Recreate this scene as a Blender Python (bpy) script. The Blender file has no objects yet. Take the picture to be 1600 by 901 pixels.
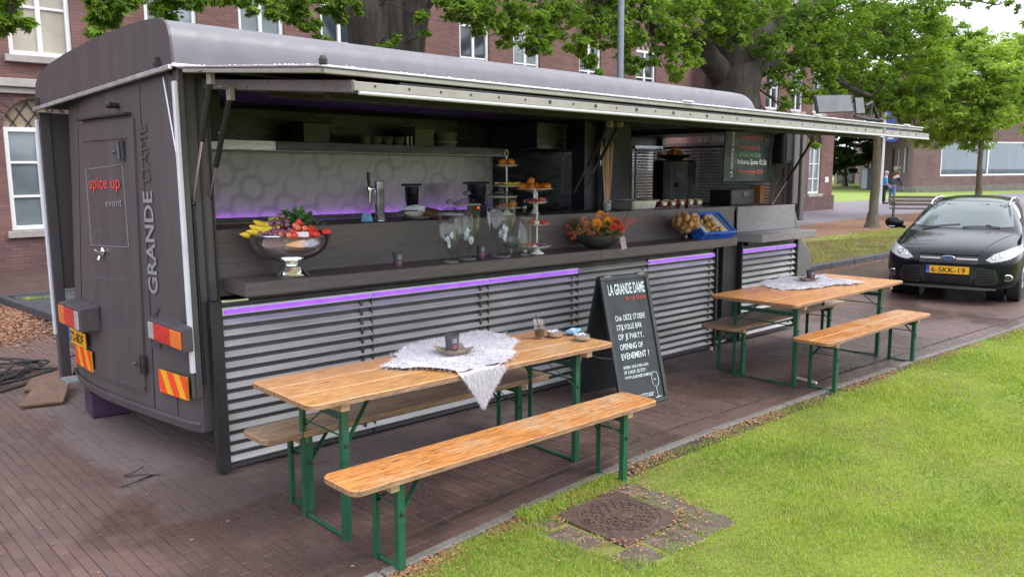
import bpy, bmesh, math, random
import numpy as np
from mathutils import Vector, Matrix, noise
from mathutils.bvhtree import BVHTree
random.seed(7); RNG = np.random.default_rng(7)
R = math.radians
SC = bpy.context.scene; COL = SC.collection

# ---------------------------------------------------------------- camera
F_PX, YAW, PITCH, ROLL, CAM_H = 1273.76, .7537, -.1453, -.0063, 1.8667
_cy, _sy = math.cos(YAW), math.sin(YAW)
_f = Vector((_sy*math.cos(PITCH), _cy*math.cos(PITCH), math.sin(PITCH)))
_r = Vector((_cy, -_sy, 0)); _u = _r.cross(_f)
_c, _s = math.cos(ROLL), math.sin(ROLL)
RIGHT = _c*_r + _s*_u; UP = -_s*_r + _c*_u; FWD = _f
cam_data = bpy.data.cameras.new('camera'); cam = bpy.data.objects.new('camera', cam_data); COL.objects.link(cam)
cam.matrix_world = Matrix(((RIGHT.x, UP.x, -FWD.x, 0), (RIGHT.y, UP.y, -FWD.y, 0), (RIGHT.z, UP.z, -FWD.z, CAM_H), (0, 0, 0, 1)))
cam_data.sensor_width = 36; cam_data.lens = F_PX/1600*36; cam_data.clip_end = 2000; cam_data.clip_start = .05
SC.camera = cam

def at(px, py, x=None, y=None, z=None):
    """the place on the plane x=, y= or z= that a measured point of the photograph lies on"""
    d = FWD + (px-800)/F_PX*RIGHT - (py-450.5)/F_PX*UP
    o = Vector((0, 0, CAM_H))
    t = ((x-o.x)/d.x) if x is not None else ((y-o.y)/d.y) if y is not None else ((z-o.z)/d.z)
    return o + t*d

# ---------------------------------------------------------------- sky, sun, exposure
SUN_EL, SUN_AZ = R(55), R(150)       # azimuth from +Y towards +X
w = bpy.data.worlds.new('World'); SC.world = w; w.use_nodes = True
nt = w.node_tree; nt.nodes.clear()
out = nt.nodes.new('ShaderNodeOutputWorld'); bg = nt.nodes.new('ShaderNodeBackground')
sky = nt.nodes.new('ShaderNodeTexSky'); sky.sky_type = 'NISHITA'; sky.sun_disc = False
sky.sun_elevation = SUN_EL; sky.sun_rotation = SUN_AZ; sky.air_density = 1.0; sky.dust_density = 4.0
mx = nt.nodes.new('ShaderNodeMix'); mx.data_type = 'RGBA'; mx.inputs[0].default_value = .82
mx.inputs[7].default_value = (10.2, 10.6, 11.6, 1)       # the even cloud cover
nt.links.new(sky.outputs[0], mx.inputs[6]); nt.links.new(mx.outputs[2], bg.inputs[0])
bg.inputs[1].default_value = .15; nt.links.new(bg.outputs[0], out.inputs[0])
sd = bpy.data.lights.new('sun', 'SUN'); sd.energy = 1.5; sd.angle = R(30); sd.color = (1, .96, .9)
so = bpy.data.objects.new('sun', sd); COL.objects.link(so)
sv = Vector((math.sin(SUN_AZ)*math.cos(SUN_EL), math.cos(SUN_AZ)*math.cos(SUN_EL), math.sin(SUN_EL)))
so.rotation_euler = sv.to_track_quat('Z', 'Y').to_euler()
SC.view_settings.view_transform = 'Standard'; SC.view_settings.look = 'None'
SC.view_settings.exposure = .62; SC.view_settings.gamma = 1
SC.cycles.max_bounces = 8; SC.cycles.transparent_max_bounces = 24; SC.cycles.use_denoising = True
SC.cycles.caustics_reflective = False; SC.cycles.caustics_refractive = False

# ---------------------------------------------------------------- the ground falls a little away from the camera
def gz(x): return -.0105*min(max(x-2, 0), 11)

# ---------------------------------------------------------------- materials
MATS = {}
def _new(name):
    m = bpy.data.materials.new(name); m.use_nodes = True; nt = m.node_tree
    return m, nt, nt.nodes['Principled BSDF'], nt.nodes, nt.links
def _setp(b, **k):
    names = dict(rough='Roughness', metal='Metallic', spec='Specular IOR Level', trans='Transmission Weight', ior='IOR', coat='Coat Weight',
                 coatr='Coat Roughness', sheen='Sheen Weight', alpha='Alpha', estr='Emission Strength', sub='Subsurface Weight')
    for q, v in k.items():
        if q == 'emit': b.inputs['Emission Color'].default_value = (*v, 1)
        else: b.inputs[names[q]].default_value = v
def _noise(nt, scale, detail=4, rough=.6, vec=None, dist=0):
    n = nt.nodes.new('ShaderNodeTexNoise'); n.inputs['Scale'].default_value = scale; n.inputs['Detail'].default_value = detail
    n.inputs['Roughness'].default_value = rough; n.inputs['Distortion'].default_value = dist
    if vec is not None: nt.links.new(vec, n.inputs['Vector'])
    return n.outputs['Fac']
def _ramp(nt, fac, stops):
    r = nt.nodes.new('ShaderNodeValToRGB'); e = r.color_ramp.elements
    while len(e) < len(stops): e.new(.5)
    for i, (p, c) in enumerate(stops):
        e[i].position = p; e[i].color = (c, c, c, 1) if isinstance(c, (int, float)) else (*c, 1)
    nt.links.new(fac, r.inputs[0]); return r.outputs[0]
def _mix(nt, fac, a, b, mode='MIX'):
    m = nt.nodes.new('ShaderNodeMix'); m.data_type = 'RGBA'; m.blend_type = mode
    for s, v in ((0, fac), (6, a), (7, b)):
        if isinstance(v, (int, float)): m.inputs[s].default_value = v if s == 0 else (v, v, v, 1)
        elif isinstance(v, tuple): m.inputs[s].default_value = (*v, 1)
        else: nt.links.new(v, m.inputs[s])
    return m.outputs[2]
def _math(nt, op, a, b=0, clamp=False):
    m = nt.nodes.new('ShaderNodeMath'); m.operation = op; m.use_clamp = clamp
    for s, v in ((0, a), (1, b)):
        if isinstance(v, (int, float)): m.inputs[s].default_value = v
        else: nt.links.new(v, m.inputs[s])
    return m.outputs[0]
def _bump(nt, b, h, strength=.3, dist=.01):
    n = nt.nodes.new('ShaderNodeBump'); n.inputs['Strength'].default_value = strength; n.inputs['Distance'].default_value = dist
    nt.links.new(h, n.inputs['Height']); nt.links.new(n.outputs[0], b.inputs['Normal'])
def _pos(nt, kind='pos', scale=(1, 1, 1), rot=(0, 0, 0)):
    if kind == 'pos': g = nt.nodes.new('ShaderNodeNewGeometry').outputs['Position']
    else: g = nt.nodes.new('ShaderNodeTexCoord').outputs['Object']
    mp = nt.nodes.new('ShaderNodeMapping'); mp.inputs['Scale'].default_value = scale; mp.inputs['Rotation'].default_value = rot
    nt.links.new(g, mp.inputs['Vector']); return mp.outputs[0]
def mat(name, col=(.5, .5, .5), var=.25, vs=6, bump=.0, bs=60, rvar=.15, stretch=None, **k):
    """a plain surface with uneven tone, uneven gloss and a fine relief"""
    if name in MATS: return MATS[name]
    m, nt, b, N, L = _new(name); k.setdefault('rough', .5); _setp(b, **k)
    v = _pos(nt, 'obj', stretch or (1, 1, 1))
    if var:
        f = _noise(nt, vs, 5, .65, v)
        lo = tuple(c*(1-var) for c in col); hi = tuple(min(1, c*(1+var)) for c in col)
        L.new(_ramp(nt, f, [(.3, lo), (.7, hi)]), b.inputs['Base Color'])
    else: b.inputs['Base Color'].default_value = (*col, 1)
    if rvar:
        f2 = _noise(nt, vs*2.3, 4, .6, v); r0 = k['rough']
        L.new(_ramp(nt, f2, [(.3, max(.02, r0-rvar)), (.7, min(1, r0+rvar))]), b.inputs['Roughness'])
    if bump: _bump(nt, b, _noise(nt, bs, 4, .6, v), bump, .03 if 'bark' in name else .004)
    MATS[name] = m; return m
def emitter(name, col, strength):
    if name in MATS: return MATS[name]
    m, nt, b, N, L = _new(name); _setp(b, rough=.4, emit=col, estr=strength)
    L.new(_ramp(nt, _noise(nt, 9, 2, .5, _pos(nt, 'obj')), [(.35, strength*.82), (.65, strength*1.2)]), b.inputs['Emission Strength']); b.inputs['Base Color'].default_value = (*col, 1)
    MATS[name] = m; return m
def thin_glass(name, tint=(.93, .96, .96), gloss=.08, rough=.02):
    if name in MATS: return MATS[name]
    m = bpy.data.materials.new(name); m.use_nodes = True; nt = m.node_tree; nt.nodes.clear()
    o = nt.nodes.new('ShaderNodeOutputMaterial'); mixs = nt.nodes.new('ShaderNodeMixShader')
    t = nt.nodes.new('ShaderNodeBsdfTransparent'); g = nt.nodes.new('ShaderNodeBsdfGlossy'); lw = nt.nodes.new('ShaderNodeLayerWeight')
    t.inputs[0].default_value = (*tint, 1); g.inputs['Roughness'].default_value = rough; lw.inputs[0].default_value = .45
    f = _math(nt, 'ADD', _math(nt, 'MULTIPLY', _math(nt, 'POWER', lw.outputs['Facing'], 2.2), .75), gloss, True)
    nt.links.new(f, mixs.inputs[0]); nt.links.new(t.outputs[0], mixs.inputs[1]); nt.links.new(g.outputs[0], mixs.inputs[2])
    nt.links.new(mixs.outputs[0], o.inputs[0]); MATS[name] = m; return m

# ---------------------------------------------------------------- mesh builder
ORG = {}                       # world-built things: where their origin sits
SHEAR = [False]
class MB:
    def __init__(s): s.v = []; s.f = []; s.mi = []; s.m = 0; s.T = None
    def add(s, vs, fs):
        o = len(s.v)
        if s.T is not None: vs = [s.T @ Vector(p) for p in vs]
        s.v.extend(tuple(p) for p in vs); s.f.extend(tuple(i+o for i in f) for f in fs); s.mi.extend([s.m]*len(fs)); return s
    def box(s, x0, x1, y0, y1, z0, z1):
        return s.add([(x0,y0,z0),(x1,y0,z0),(x1,y1,z0),(x0,y1,z0),(x0,y0,z1),(x1,y0,z1),(x1,y1,z1),(x0,y1,z1)],
                     [(0,3,2,1),(4,5,6,7),(0,1,5,4),(1,2,6,5),(2,3,7,6),(3,0,4,7)])
    def cbox(s, c, d, rz=0, rx=0, ry=0):
        M = Matrix.Translation(c) @ Matrix.Rotation(rz,4,'Z') @ Matrix.Rotation(ry,4,'Y') @ Matrix.Rotation(rx,4,'X')
        x, y, z = (q/2 for q in d)
        vs = [M @ Vector(p) for p in ((-x,-y,-z),(x,-y,-z),(x,y,-z),(-x,y,-z),(-x,-y,z),(x,-y,z),(x,y,z),(-x,y,z))]
        return s.add(vs, [(0,3,2,1),(4,5,6,7),(0,1,5,4),(1,2,6,5),(2,3,7,6),(3,0,4,7)])
    def bar(s, a, b, w, h, up=(0,0,1)):
        a, b = Vector(a), Vector(b); d = (b-a).normalized(); u = Vector(up)
        r = d.cross(u); r = r.normalized() if r.length > 1e-4 else Vector((1,0,0)); u = r.cross(d).normalized(); r *= w/2; u *= h/2
        vs = [a-r-u, a+r-u, a+r+u, a-r+u, b-r-u, b+r-u, b+r+u, b-r+u]
        return s.add(vs, [(0,1,2,3),(7,6,5,4),(0,4,5,1),(1,5,6,2),(2,6,7,3),(3,7,4,0)])
    def tube(s, pts, r, n=8, cap=True):
        pts = [Vector(p) for p in pts]; rs = r if isinstance(r, (list, tuple)) else [r]*len(pts)
        rings = []; pu = None
        for i, p in enumerate(pts):
            d = (pts[min(i+1, len(pts)-1)]-pts[max(i-1, 0)])
            d = d.normalized() if d.length > 1e-9 else Vector((0,0,1))
            if pu is None: pu = Vector((0,0,1)) if abs(d.z) < .9 else Vector((1,0,0))
            a = d.cross(pu).normalized(); b2 = a.cross(d).normalized(); pu = b2
            rings.append([p+(a*math.cos(t)+b2*math.sin(t))*rs[i] for t in (2*math.pi*k/n for k in range(n))])
        vs = [q for rg in rings for q in rg]; fs = []
        for i in range(len(pts)-1):
            for k in range(n):
                k2 = (k+1) % n; fs.append((i*n+k, i*n+k2, (i+1)*n+k2, (i+1)*n+k))
        if cap: fs.append(tuple(range(n))[::-1]); fs.append(tuple(range((len(pts)-1)*n, len(pts)*n)))
        return s.add(vs, fs)
    def lathe(s, prof, c=(0,0,0), n=24, close=False):
        c = Vector(c); vs = []; fs = []
        for r, z in prof:
            for k in range(n):
                t = 2*math.pi*k/n; vs.append(c+Vector((r*math.cos(t), r*math.sin(t), z)))
        for i in range(len(prof)-1):
            for k in range(n):
                k2 = (k+1) % n; fs.append((i*n+k, i*n+k2, (i+1)*n+k2, (i+1)*n+k))
        if prof[0][0] > 1e-4 and close: fs.append(tuple(range(n))[::-1])
        if prof[-1][0] > 1e-4 and close: fs.append(tuple(range((len(prof)-1)*n, len(prof)*n)))
        return s.add(vs, fs)
    def prism(s, poly, fr, depth):
        """poly in the (u,v) plane of frame fr=(origin,U,V,W), pushed depth along W"""
        o, U, V, W = (Vector(q) for q in fr); n = len(poly)
        vs = [o+U*a+V*b for a, b in poly]+[o+U*a+V*b+W*depth for a, b in poly]
        fs = [tuple(range(n))[::-1], tuple(range(n, 2*n))]+[(i, (i+1) % n, n+(i+1) % n, n+i) for i in range(n)]
        return s.add(vs, fs)
    def ball(s, c, r, n=8, m=6, sq=(1,1,1), M=None):
        vs = []; c = Vector(c)
        for i in range(m+1):
            p = math.pi*i/m
            for k in range(n):
                t = 2*math.pi*k/n; q = Vector((math.sin(p)*math.cos(t)*r*sq[0], math.sin(p)*math.sin(t)*r*sq[1], math.cos(p)*r*sq[2]))
                if M is not None: q = M @ q
                vs.append(c+q)
        return s.add(vs, [(i*n+k, (i+1)*n+k, (i+1)*n+(k+1) % n, i*n+(k+1) % n) for i in range(m) for k in range(n)])
    def mesh(s, name, mats, off=Vector((0,0,0)), smooth=False, bevel=0, seg=1, weld=False):
        me = bpy.data.meshes.new(name)
        vs = s.v
        if SHEAR[0]: vs = [(x, y, z-.0105*(x-2)) for x, y, z in vs]
        me.from_pydata([(x-off.x, y-off.y, z-off.z) for x, y, z in vs], [], s.f)
        for m in (mats if isinstance(mats, (list, tuple)) else [mats]): me.materials.append(m)
        if any(s.mi): me.polygons.foreach_set('material_index', s.mi)
        if bevel or weld or smooth:
            bm = bmesh.new(); bm.from_mesh(me)
            if weld or smooth: bmesh.ops.remove_doubles(bm, verts=bm.verts, dist=1e-5)
            if bevel:
                es = [e for e in bm.edges if len(e.link_faces) == 2 and e.calc_face_angle(0) > .6]
                bmesh.ops.bevel(bm, geom=es, offset=bevel, segments=seg, affect='EDGES', profile=.6, clamp_overlap=True)
            bm.to_mesh(me); bm.free()
        me.update()
        if smooth:
            me.polygons.foreach_set('use_smooth', [True]*len(me.polygons))
            if smooth is not True:
                bm = bmesh.new(); bm.from_mesh(me)
                for e in bm.edges:
                    if len(e.link_faces) == 2 and e.calc_face_angle(0) > smooth: e.smooth = False
                bm.to_mesh(me); bm.free()
        return me
    def build(s, name, mats, parent=None, label=None, cat=None, group=None, kind=None, org=None, **k):
        if parent is not None: off = ORG.get(parent, Vector((0,0,0)))
        elif org is not None: off = Vector(org)
        else:
            xs, ys, zs = zip(*s.v); off = Vector(((min(xs)+max(xs))/2, (min(ys)+max(ys))/2, min(zs)))
            if SHEAR[0]: off.z -= .0105*(off.x-2)
        o = bpy.data.objects.new(name, s.mesh(name, mats, off, **k)); COL.objects.link(o)
        if parent is not None: o.parent = parent; ORG[o] = off
        else: o.location = off; ORG[o] = off
        return tag(o, label, cat, group, kind)
def tag(o, label=None, cat=None, group=None, kind=None):
    if label: o['label'] = label
    if cat: o['category'] = cat
    if group: o['group'] = group
    if kind: o['kind'] = kind
    return o
def thing(name, label, cat, loc=(0,0,0), rz=0, group=None, world=False, ry=0):
    o = bpy.data.objects.new(name, None); COL.objects.link(o); o.location = loc; o.rotation_euler = (0, ry, rz)
    o.empty_display_size = .1; ORG[o] = Vector(loc) if world else Vector((0,0,0)); return tag(o, label, cat, group)
def copy_tree(o, parent=None, loc=None, rz=None, label=None):
    c = o.copy(); COL.objects.link(c)
    if parent is not None: c.parent = parent
    if loc is not None: c.location = loc
    if rz is not None: c.rotation_euler.z = rz
    if label: c['label'] = label
    for ch in list(o.children): copy_tree(ch, c)
    return c
def link_mesh(name, me, parent=None, kind=None):
    o = bpy.data.objects.new(name, me); COL.objects.link(o)
    if parent is not None: o.parent = parent; ORG[o] = ORG.get(parent, Vector((0,0,0)))
    if kind: o['kind'] = kind
    return o
def fast_mesh(name, V, Fc, mats, tone=None, mi=None):
    """large meshes from numpy arrays, all faces alike in size"""
    me = bpy.data.meshes.new(name); n, k = Fc.shape
    me.vertices.add(len(V)); me.vertices.foreach_set('co', V.astype(np.float32).ravel())
    me.loops.add(n*k); me.loops.foreach_set('vertex_index', Fc.astype(np.int32).ravel())
    me.polygons.add(n); me.polygons.foreach_set('loop_start', (np.arange(n)*k).astype(np.int32))
    for m in (mats if isinstance(mats, (list, tuple)) else [mats]): me.materials.append(m)
    if mi is not None: me.polygons.foreach_set('material_index', mi.astype(np.int32))
    me.update(calc_edges=True); me.shade_flat()
    if tone is not None:
        a = me.attributes.new('tone', 'FLOAT', 'FACE'); a.data.foreach_set('value', tone.astype(np.float32))
    return me

# ---------------------------------------------------------------- lettering
def lettering(txt, origin, U, V, h, mt, parent, width=None, jit=0, name='lettering', depth=.0012, align='L', label=None, squeeze=1, bold=0):
    """flat print: text laid on the plane origin+U,V, cap height h (metres)"""
    U, V = Vector(U).normalized(), Vector(V).normalized(); W = U.cross(V).normalized()
    cu = bpy.data.curves.new('t', 'FONT'); cu.size = 1; cu.extrude = 0; cu.offset = bold; cu.resolution_u = 3
    dg = bpy.context.evaluated_depsgraph_get(); mb = MB(); x = 0; rnd = random.Random(sum(map(ord, txt)))
    groups = [txt] if not jit else list(txt)
    tmp = bpy.data.objects.new('t', cu); COL.objects.link(tmp); items = []
    for g in groups:
        if g == ' ': x += .34; continue
        cu.body = g; bpy.context.view_layer.update(); dg = bpy.context.evaluated_depsgraph_get()
        me = bpy.data.meshes.new_from_object(tmp.evaluated_get(dg)); vs = [v.co.copy() for v in me.vertices]; fs = [tuple(p.vertices) for p in me.polygons]
        if not vs: continue
        a = rnd.uniform(-jit, jit)*.35; dy = rnd.uniform(-jit, jit)*.12; sc = 1+rnd.uniform(-jit, jit)*.3
        x0 = min(v.x for v in vs); wd = max(v.x for v in vs)-x0
        items.append(([Vector(((x+((v.x-x0)*math.cos(a)-v.y*math.sin(a))*sc if jit else v.x), ((v.x*math.sin(a)+v.y*math.cos(a))*sc+dy if jit else v.y))) for v in vs], fs))
        x += wd*sc+.09; bpy.data.meshes.remove(me)
    COL.objects.unlink(tmp); bpy.data.objects.remove(tmp); bpy.data.curves.remove(cu)
    allx = [v.x for vs, _ in items for v in vs]; xmin, xmax = min(allx), max(allx)
    s = h/.69; sx = (width/(xmax-xmin)) if width else s*squeeze; off = {'L': 0, 'C': -(xmax-xmin)*sx/2, 'R': -(xmax-xmin)*sx}[align]
    o = Vector(origin)
    for vs, fs in items: mb.add([o+U*((v.x-xmin)*sx+off)+V*(v.y*s)+W*depth for v in vs], fs)
    return mb.build(name, mt, parent, label=label)
# ================================================================ THE SETTING: ground
def sheet(name, poly, dz, mt, kind='structure', label=None):
    """a ground sheet following the fall of the ground, cut where the fall changes"""
    bm = bmesh.new(); vs = [bm.verts.new((x, y, 0)) for x, y in poly]; bm.faces.new(vs)
    for cx in (2, 13):
        bmesh.ops.bisect_plane(bm, geom=bm.verts[:]+bm.edges[:]+bm.faces[:], plane_co=(cx, 0, 0), plane_no=(1, 0, 0))
    bmesh.ops.triangulate(bm, faces=bm.faces[:])
    for v in bm.verts: v.co.z = gz(v.co.x)+dz
    bmesh.ops.recalc_face_normals(bm, faces=bm.faces[:])
    for f in bm.faces:
        if f.normal.z < 0: f.normal_flip()
    me = bpy.data.meshes.new(name); bm.to_mesh(me); bm.free(); me.materials.append(mt)
    return link_mesh(name, me, None, kind)

def paver_mat(name, src):
    m, nt, b, N, L = _new(name); P = _pos(nt)
    if src == 'obj': t = N.new('ShaderNodeObjectInfo').outputs['Random']
    elif src == 'attr':
        a = N.new('ShaderNodeAttribute'); a.attribute_name = 'tone'; t = a.outputs['Fac']
    else:
        bt = N.new('ShaderNodeTexBrick'); bt.offset = .5
        mp = N.new('ShaderNodeMapping'); mp.inputs['Rotation'].default_value = (0, 0, R(90)); L.new(P, mp.inputs[0]); L.new(mp.outputs[0], bt.inputs['Vector'])
        bt.inputs['Scale'].default_value = 1; bt.inputs['Brick Width'].default_value = .205; bt.inputs['Row Height'].default_value = .056
        bt.inputs['Mortar Size'].default_value = .004; bt.inputs['Mortar Smooth'].default_value = .3
        bt.inputs['Color1'].default_value = (0, 0, 0, 1); bt.inputs['Color2'].default_value = (1, 1, 1, 1); bt.inputs['Mortar'].default_value = (.3, .3, .3, 1)
        t = bt.outputs['Color']
    c = _ramp(nt, t, [(0, (.074, .046, .041)), (.2, (.108, .063, .055)), (.5, (.132, .071, .059)), (.75, (.100, .069, .066)), (.9, (.128, .075, .062)), (1, (.15, .095, .078))])
    if src == 'tex': c = _mix(nt, _math(nt, 'MULTIPLY', bt.outputs['Fac'], .75), c, (.05, .042, .04))
    big = _noise(nt, .9, 5, .65, P); c = _mix(nt, _ramp(nt, big, [(.40, 0), (.6, .6)]), c, (.078, .055, .050))
    fine = _noise(nt, 55, 5, .7, P); c = _mix(nt, _ramp(nt, fine, [(.3, .0), (.75, .45)]), c, (.20, .14, .12), 'MIX') if src != 'tex' else c
    # dry and dusty where the van keeps the rain off
    sx = N.new('ShaderNodeSeparateXYZ'); L.new(P, sx.inputs[0]); wob = _math(nt, 'MULTIPLY', _math(nt, 'SUBTRACT', _noise(nt, 1.4, 4, .6, P), .5), .9)
    ux = _ramp(nt, _math(nt, 'ADD', sx.outputs[0], wob), [(.0, 0), (1, 1)])
    def band(v, lo, hi, s=.12):
        a = _math(nt, 'MULTIPLY', _math(nt, 'SUBTRACT', v, lo), 1/s, True); q = _math(nt, 'MULTIPLY', _math(nt, 'SUBTRACT', hi, v), 1/s, True)
        return _math(nt, 'MULTIPLY', a, q)
    X = _math(nt, 'ADD', sx.outputs[0], wob); Y = _math(nt, 'ADD', sx.outputs[1], wob)
    dry = _math(nt, 'MULTIPLY', band(X, 1.45, 9.8), band(Y, 4.2, 7.6))
    c = _mix(nt, _math(nt, 'MULTIPLY', dry, .55), c, (.21, .175, .17))
    # rain-dark patches in front of the van
    wet = _ramp(nt, _noise(nt, .75, 5, .65, P), [(.44, 0), (.54, 1)])
    wet2 = _math(nt, 'MULTIPLY', wet, band(Y, 2.0, 5.4, .6)); c = _mix(nt, _math(nt, 'MULTIPLY', wet2, .6), c, (.06, .036, .03))
    moss = _ramp(nt, _noise(nt, 3.2, 5, .7, P), [(.62, 0), (.72, .35)]); c = _mix(nt, moss, c, (.10, .10, .045))
    L.new(c, b.inputs['Base Color'])
    r = _math(nt, 'SUBTRACT', .54, _math(nt, 'MULTIPLY', wet2, .25)); r = _math(nt, 'ADD', r, _math(nt, 'MULTIPLY', dry, .25)); r = _math(nt, 'ADD', r, _math(nt, 'MULTIPLY', _math(nt, 'SUBTRACT', fine, .5), .3))
    L.new(r, b.inputs['Roughness']); b.inputs['Specular IOR Level'].default_value = .35
    h = fine
    if src == 'tex': h = _math(nt, 'SUBTRACT', fine, _math(nt, 'MULTIPLY', bt.outputs['Fac'], 3))
    _bump(nt, b, h, .5, .003 if src != 'tex' else .006); MATS[name] = m; return m
def ground_mat(name, stops, scale, bump=.4, rough=.9, scale2=40):
    m, nt, b, N, L = _new(name); P = _pos(nt)
    a = _noise(nt, scale, 6, .7, P); f = _noise(nt, scale2, 5, .7, P)
    c = _ramp(nt, _math(nt, 'ADD', _math(nt, 'MULTIPLY', a, .6), _math(nt, 'MULTIPLY', f, .4)), stops)
    L.new(c, b.inputs['Base Color']); b.inputs['Roughness'].default_value = rough; b.inputs['Specular IOR Level'].default_value = .2
    _bump(nt, b, f, bump, .01); MATS[name] = m; return m
M_PAVE = paver_mat('pavement_brick_far', 'tex'); M_PB = paver_mat('paver_single', 'obj'); M_PS = paver_mat('paver_many', 'attr')
M_BED = ground_mat('joint_sand', [(.35, (.045, .032, .028)), (.52, (.080, .058, .046)), (.60, (.10, .075, .055)), (.68, (.085, .095, .04))], 5)
M_SOIL = ground_mat('lawn_soil', [(.36, (.13, .11, .045)), (.5, (.17, .20, .045)), (.64, (.22, .27, .05))], 2.2)
M_LAWNF = ground_mat('far_lawn', [(.36, (.15, .22, .045)), (.5, (.22, .30, .065)), (.64, (.29, .29, .10))], .5, .8)
M_DIRT = ground_mat('petal_dirt', [(.36, (.20, .12, .085)), (.5, (.29, .16, .11)), (.66, (.16, .15, .07))], .9, .6)
M_PATH = ground_mat('grey_path', [(.36, (.17, .15, .175)), (.64, (.24, .21, .24))], .6, .2, .6)
M_CONC = ground_mat('concrete_kerb', [(.33, (.10, .088, .078)), (.5, (.16, .15, .14)), (.67, (.22, .21, .20))], 4, .4, .8)
M_OLDP = ground_mat('overgrown_paver', [(.33, (.06, .062, .03)), (.48, (.115, .095, .07)), (.67, (.17, .15, .125))], 7, .6, .9)
M_SLATE = ground_mat('dark_kerb_stone', [(.35, (.05, .052, .06)), (.65, (.10, .10, .115))], 3, .3, .6)
M_DROOT = ground_mat('bare_edge', [(.35, (.10, .07, .05)), (.65, (.20, .14, .10))], 5, .8)

KX = [-6, 0, 2.1, 3.2, 4.5, 7, 9, 11.7, 20, 60, 120]; KY = [3.0, 3.02, 3.10, 3.20, 3.28, 3.20, 3.12, 2.98, 2.6, .8, -2]
def kerb_y(x): return float(np.interp(x, KX, KY))
sheet('ground', [(-400, -400), (400, -400), (400, 400), (-400, 400)], -.03, M_PAVE)
# lawn in front
sheet('lawn', [(x, kerb_y(x)-.098) for x in KX]+[(120, -60), (-6, -60)], -.010, M_SOIL)
# lawn, dirt and path on the far side of the drive
sheet('lawn_beyond_drive', [(9, 7.45), (14.4, 7.45), (18.2, 7.45), (40, 7.2), (90, 5.5), (90, 8.5), (40, 10.4), (22, 11.0), (15, 10.2), (9, 9.6)], -.012, M_LAWNF)
sheet('petal_covered_dirt', [(9, 9.6), (15, 10.2), (22, 11.0), (40, 10.4), (90, 8.5), (90, 12), (35, 14.0), (29.7, 13.9), (20, 13.2), (9, 12.6)], -.008, M_DIRT)
sheet('path', [(9, 12.6), (20, 13.2), (29.7, 13.9), (35, 14.0), (90, 12), (90, 16), (53.6, 20.2), (46.1, 21.7), (39, 22.6), (38.9, 18.45), (9, 18.45)], -.014, M_PATH)
sheet('lawn_by_modern_building', [(39, 22.6), (46.1, 21.7), (53.6, 20.2), (90, 16), (160, 10), (160, 90), (60, 60), (38.9, 30)], -.012, M_LAWNF)
# kerbs: single stones
kb = thing('concrete_kerb', 'low pale concrete kerb strip between the brick paving and the near lawn', 'kerb', (5, 3.2, gz(5)), world=True)
x = -1.0
while x < 24:
    x2 = x+.985; mb = MB(); y0, y1 = kerb_y(x)-.10, kerb_y(x2)-.10
    v = [(x, y0, -.06), (x2, y1, -.06), (x2, y1+.06, -.06), (x, y0+.06, -.06)]; h = random.uniform(-.003, .004)
    mb.add([(a, b2, gz(a)+c) for a, b2, c in v]+[(a, b2, gz(a)+.012+h) for a, b2, c in v], [(4,5,6,7), (0,1,5,4), (1,2,6,5), (2,3,7,6), (3,0,4,7)])
    mb.build('kerb_stone', M_CONC, kb, bevel=.006); x += 1.0
kb = thing('stone_kerb', 'dark stone kerb along the lawn behind the drive, between van and black car', 'kerb', (16, 7.3, gz(13)), world=True)
x = 9.6
while x < 44:
    mb = MB(); y = 7.36-(x-14)*.006; mb.box(x, x+.99, y-.0, y+.14, gz(13)-.05, gz(13)+.11+random.uniform(-.004, .004)); mb.build('kerb_stone', M_SLATE, kb, bevel=.012); x += 1.0
mb = MB(); x = 9.6
sheet('gutter_petals', [(9.6, 7.05), (30, 6.95), (30, 7.33), (9.6, 7.38)], -.006, M_DIRT)

# ---------------------------------------------------------------- brick paving, real bricks with open joints
sheet('paving_bed', [(-3.5, -1+4.0), (2.1, 3.06), (12, 2.95), (26, 2.4), (26, 9), (10, 14), (-3.5, 14)], -.0042, M_BED)
bricks = []
bl, bw = .205, .056
for j in range(int(-2.2/bw), int(17/bw)):
    x = j*bw
    for i in range(-2, 70):
        y = 3.17+i*bl+(bl/2 if j % 2 else 0)
        ky = kerb_y(x)+.175
        if y+bl < ky or y > 12.5: continue
        ya = max(y, ky); yb = y+bl
        if yb-ya < .03: continue
        if x < .16*(ya)-1.35: continue                       # outside the left edge of the view
        if math.hypot(x, ya) > 15.5: continue
        if 2.4 < x < 9 and ya > 5.7: continue                # under the van, out of sight
        if x*.31 > ya+1: continue
        dx_, dy_ = random.uniform(-.0012, .0012), random.uniform(-.003, .003); w0, w1 = random.uniform(.0004, .0022), random.uniform(.0004, .0022); bricks.append((x+w0+dx_, ya+.002+dy_, x+bw-w1+dx_, yb-.002+dy_))
for r_ in range(2):                                        # two courses lying along the kerb
    x = -1.0+(.1 if r_ else 0)
    while x < 16:
        k0 = kerb_y(x)-.02+r_*.0765
        bricks.append((x+.0016, k0, x+bl-.0016, k0+.0735)); x += bl
def brick_geo(b, zoff, tilt):
    x0, y0, x1, y1 = b; g = gz((x0+x1)/2)+zoff; e = .002
    top = [(x0+e, y0+e), (x1-e, y0+e), (x1-e, y1-e), (x0+e, y1-e)]; low = [(x0, y0), (x1, y0), (x1, y1), (x0, y1)]
    tz = [tilt[0], tilt[1], -tilt[0], -tilt[1]]
    return [(a, c, g-.05) for a, c in low]+[(a, c, g-.0016+t) for (a, c), t in zip(low, tz)]+[(a, c, g+t) for (a, c), t in zip(top, tz)]
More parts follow.
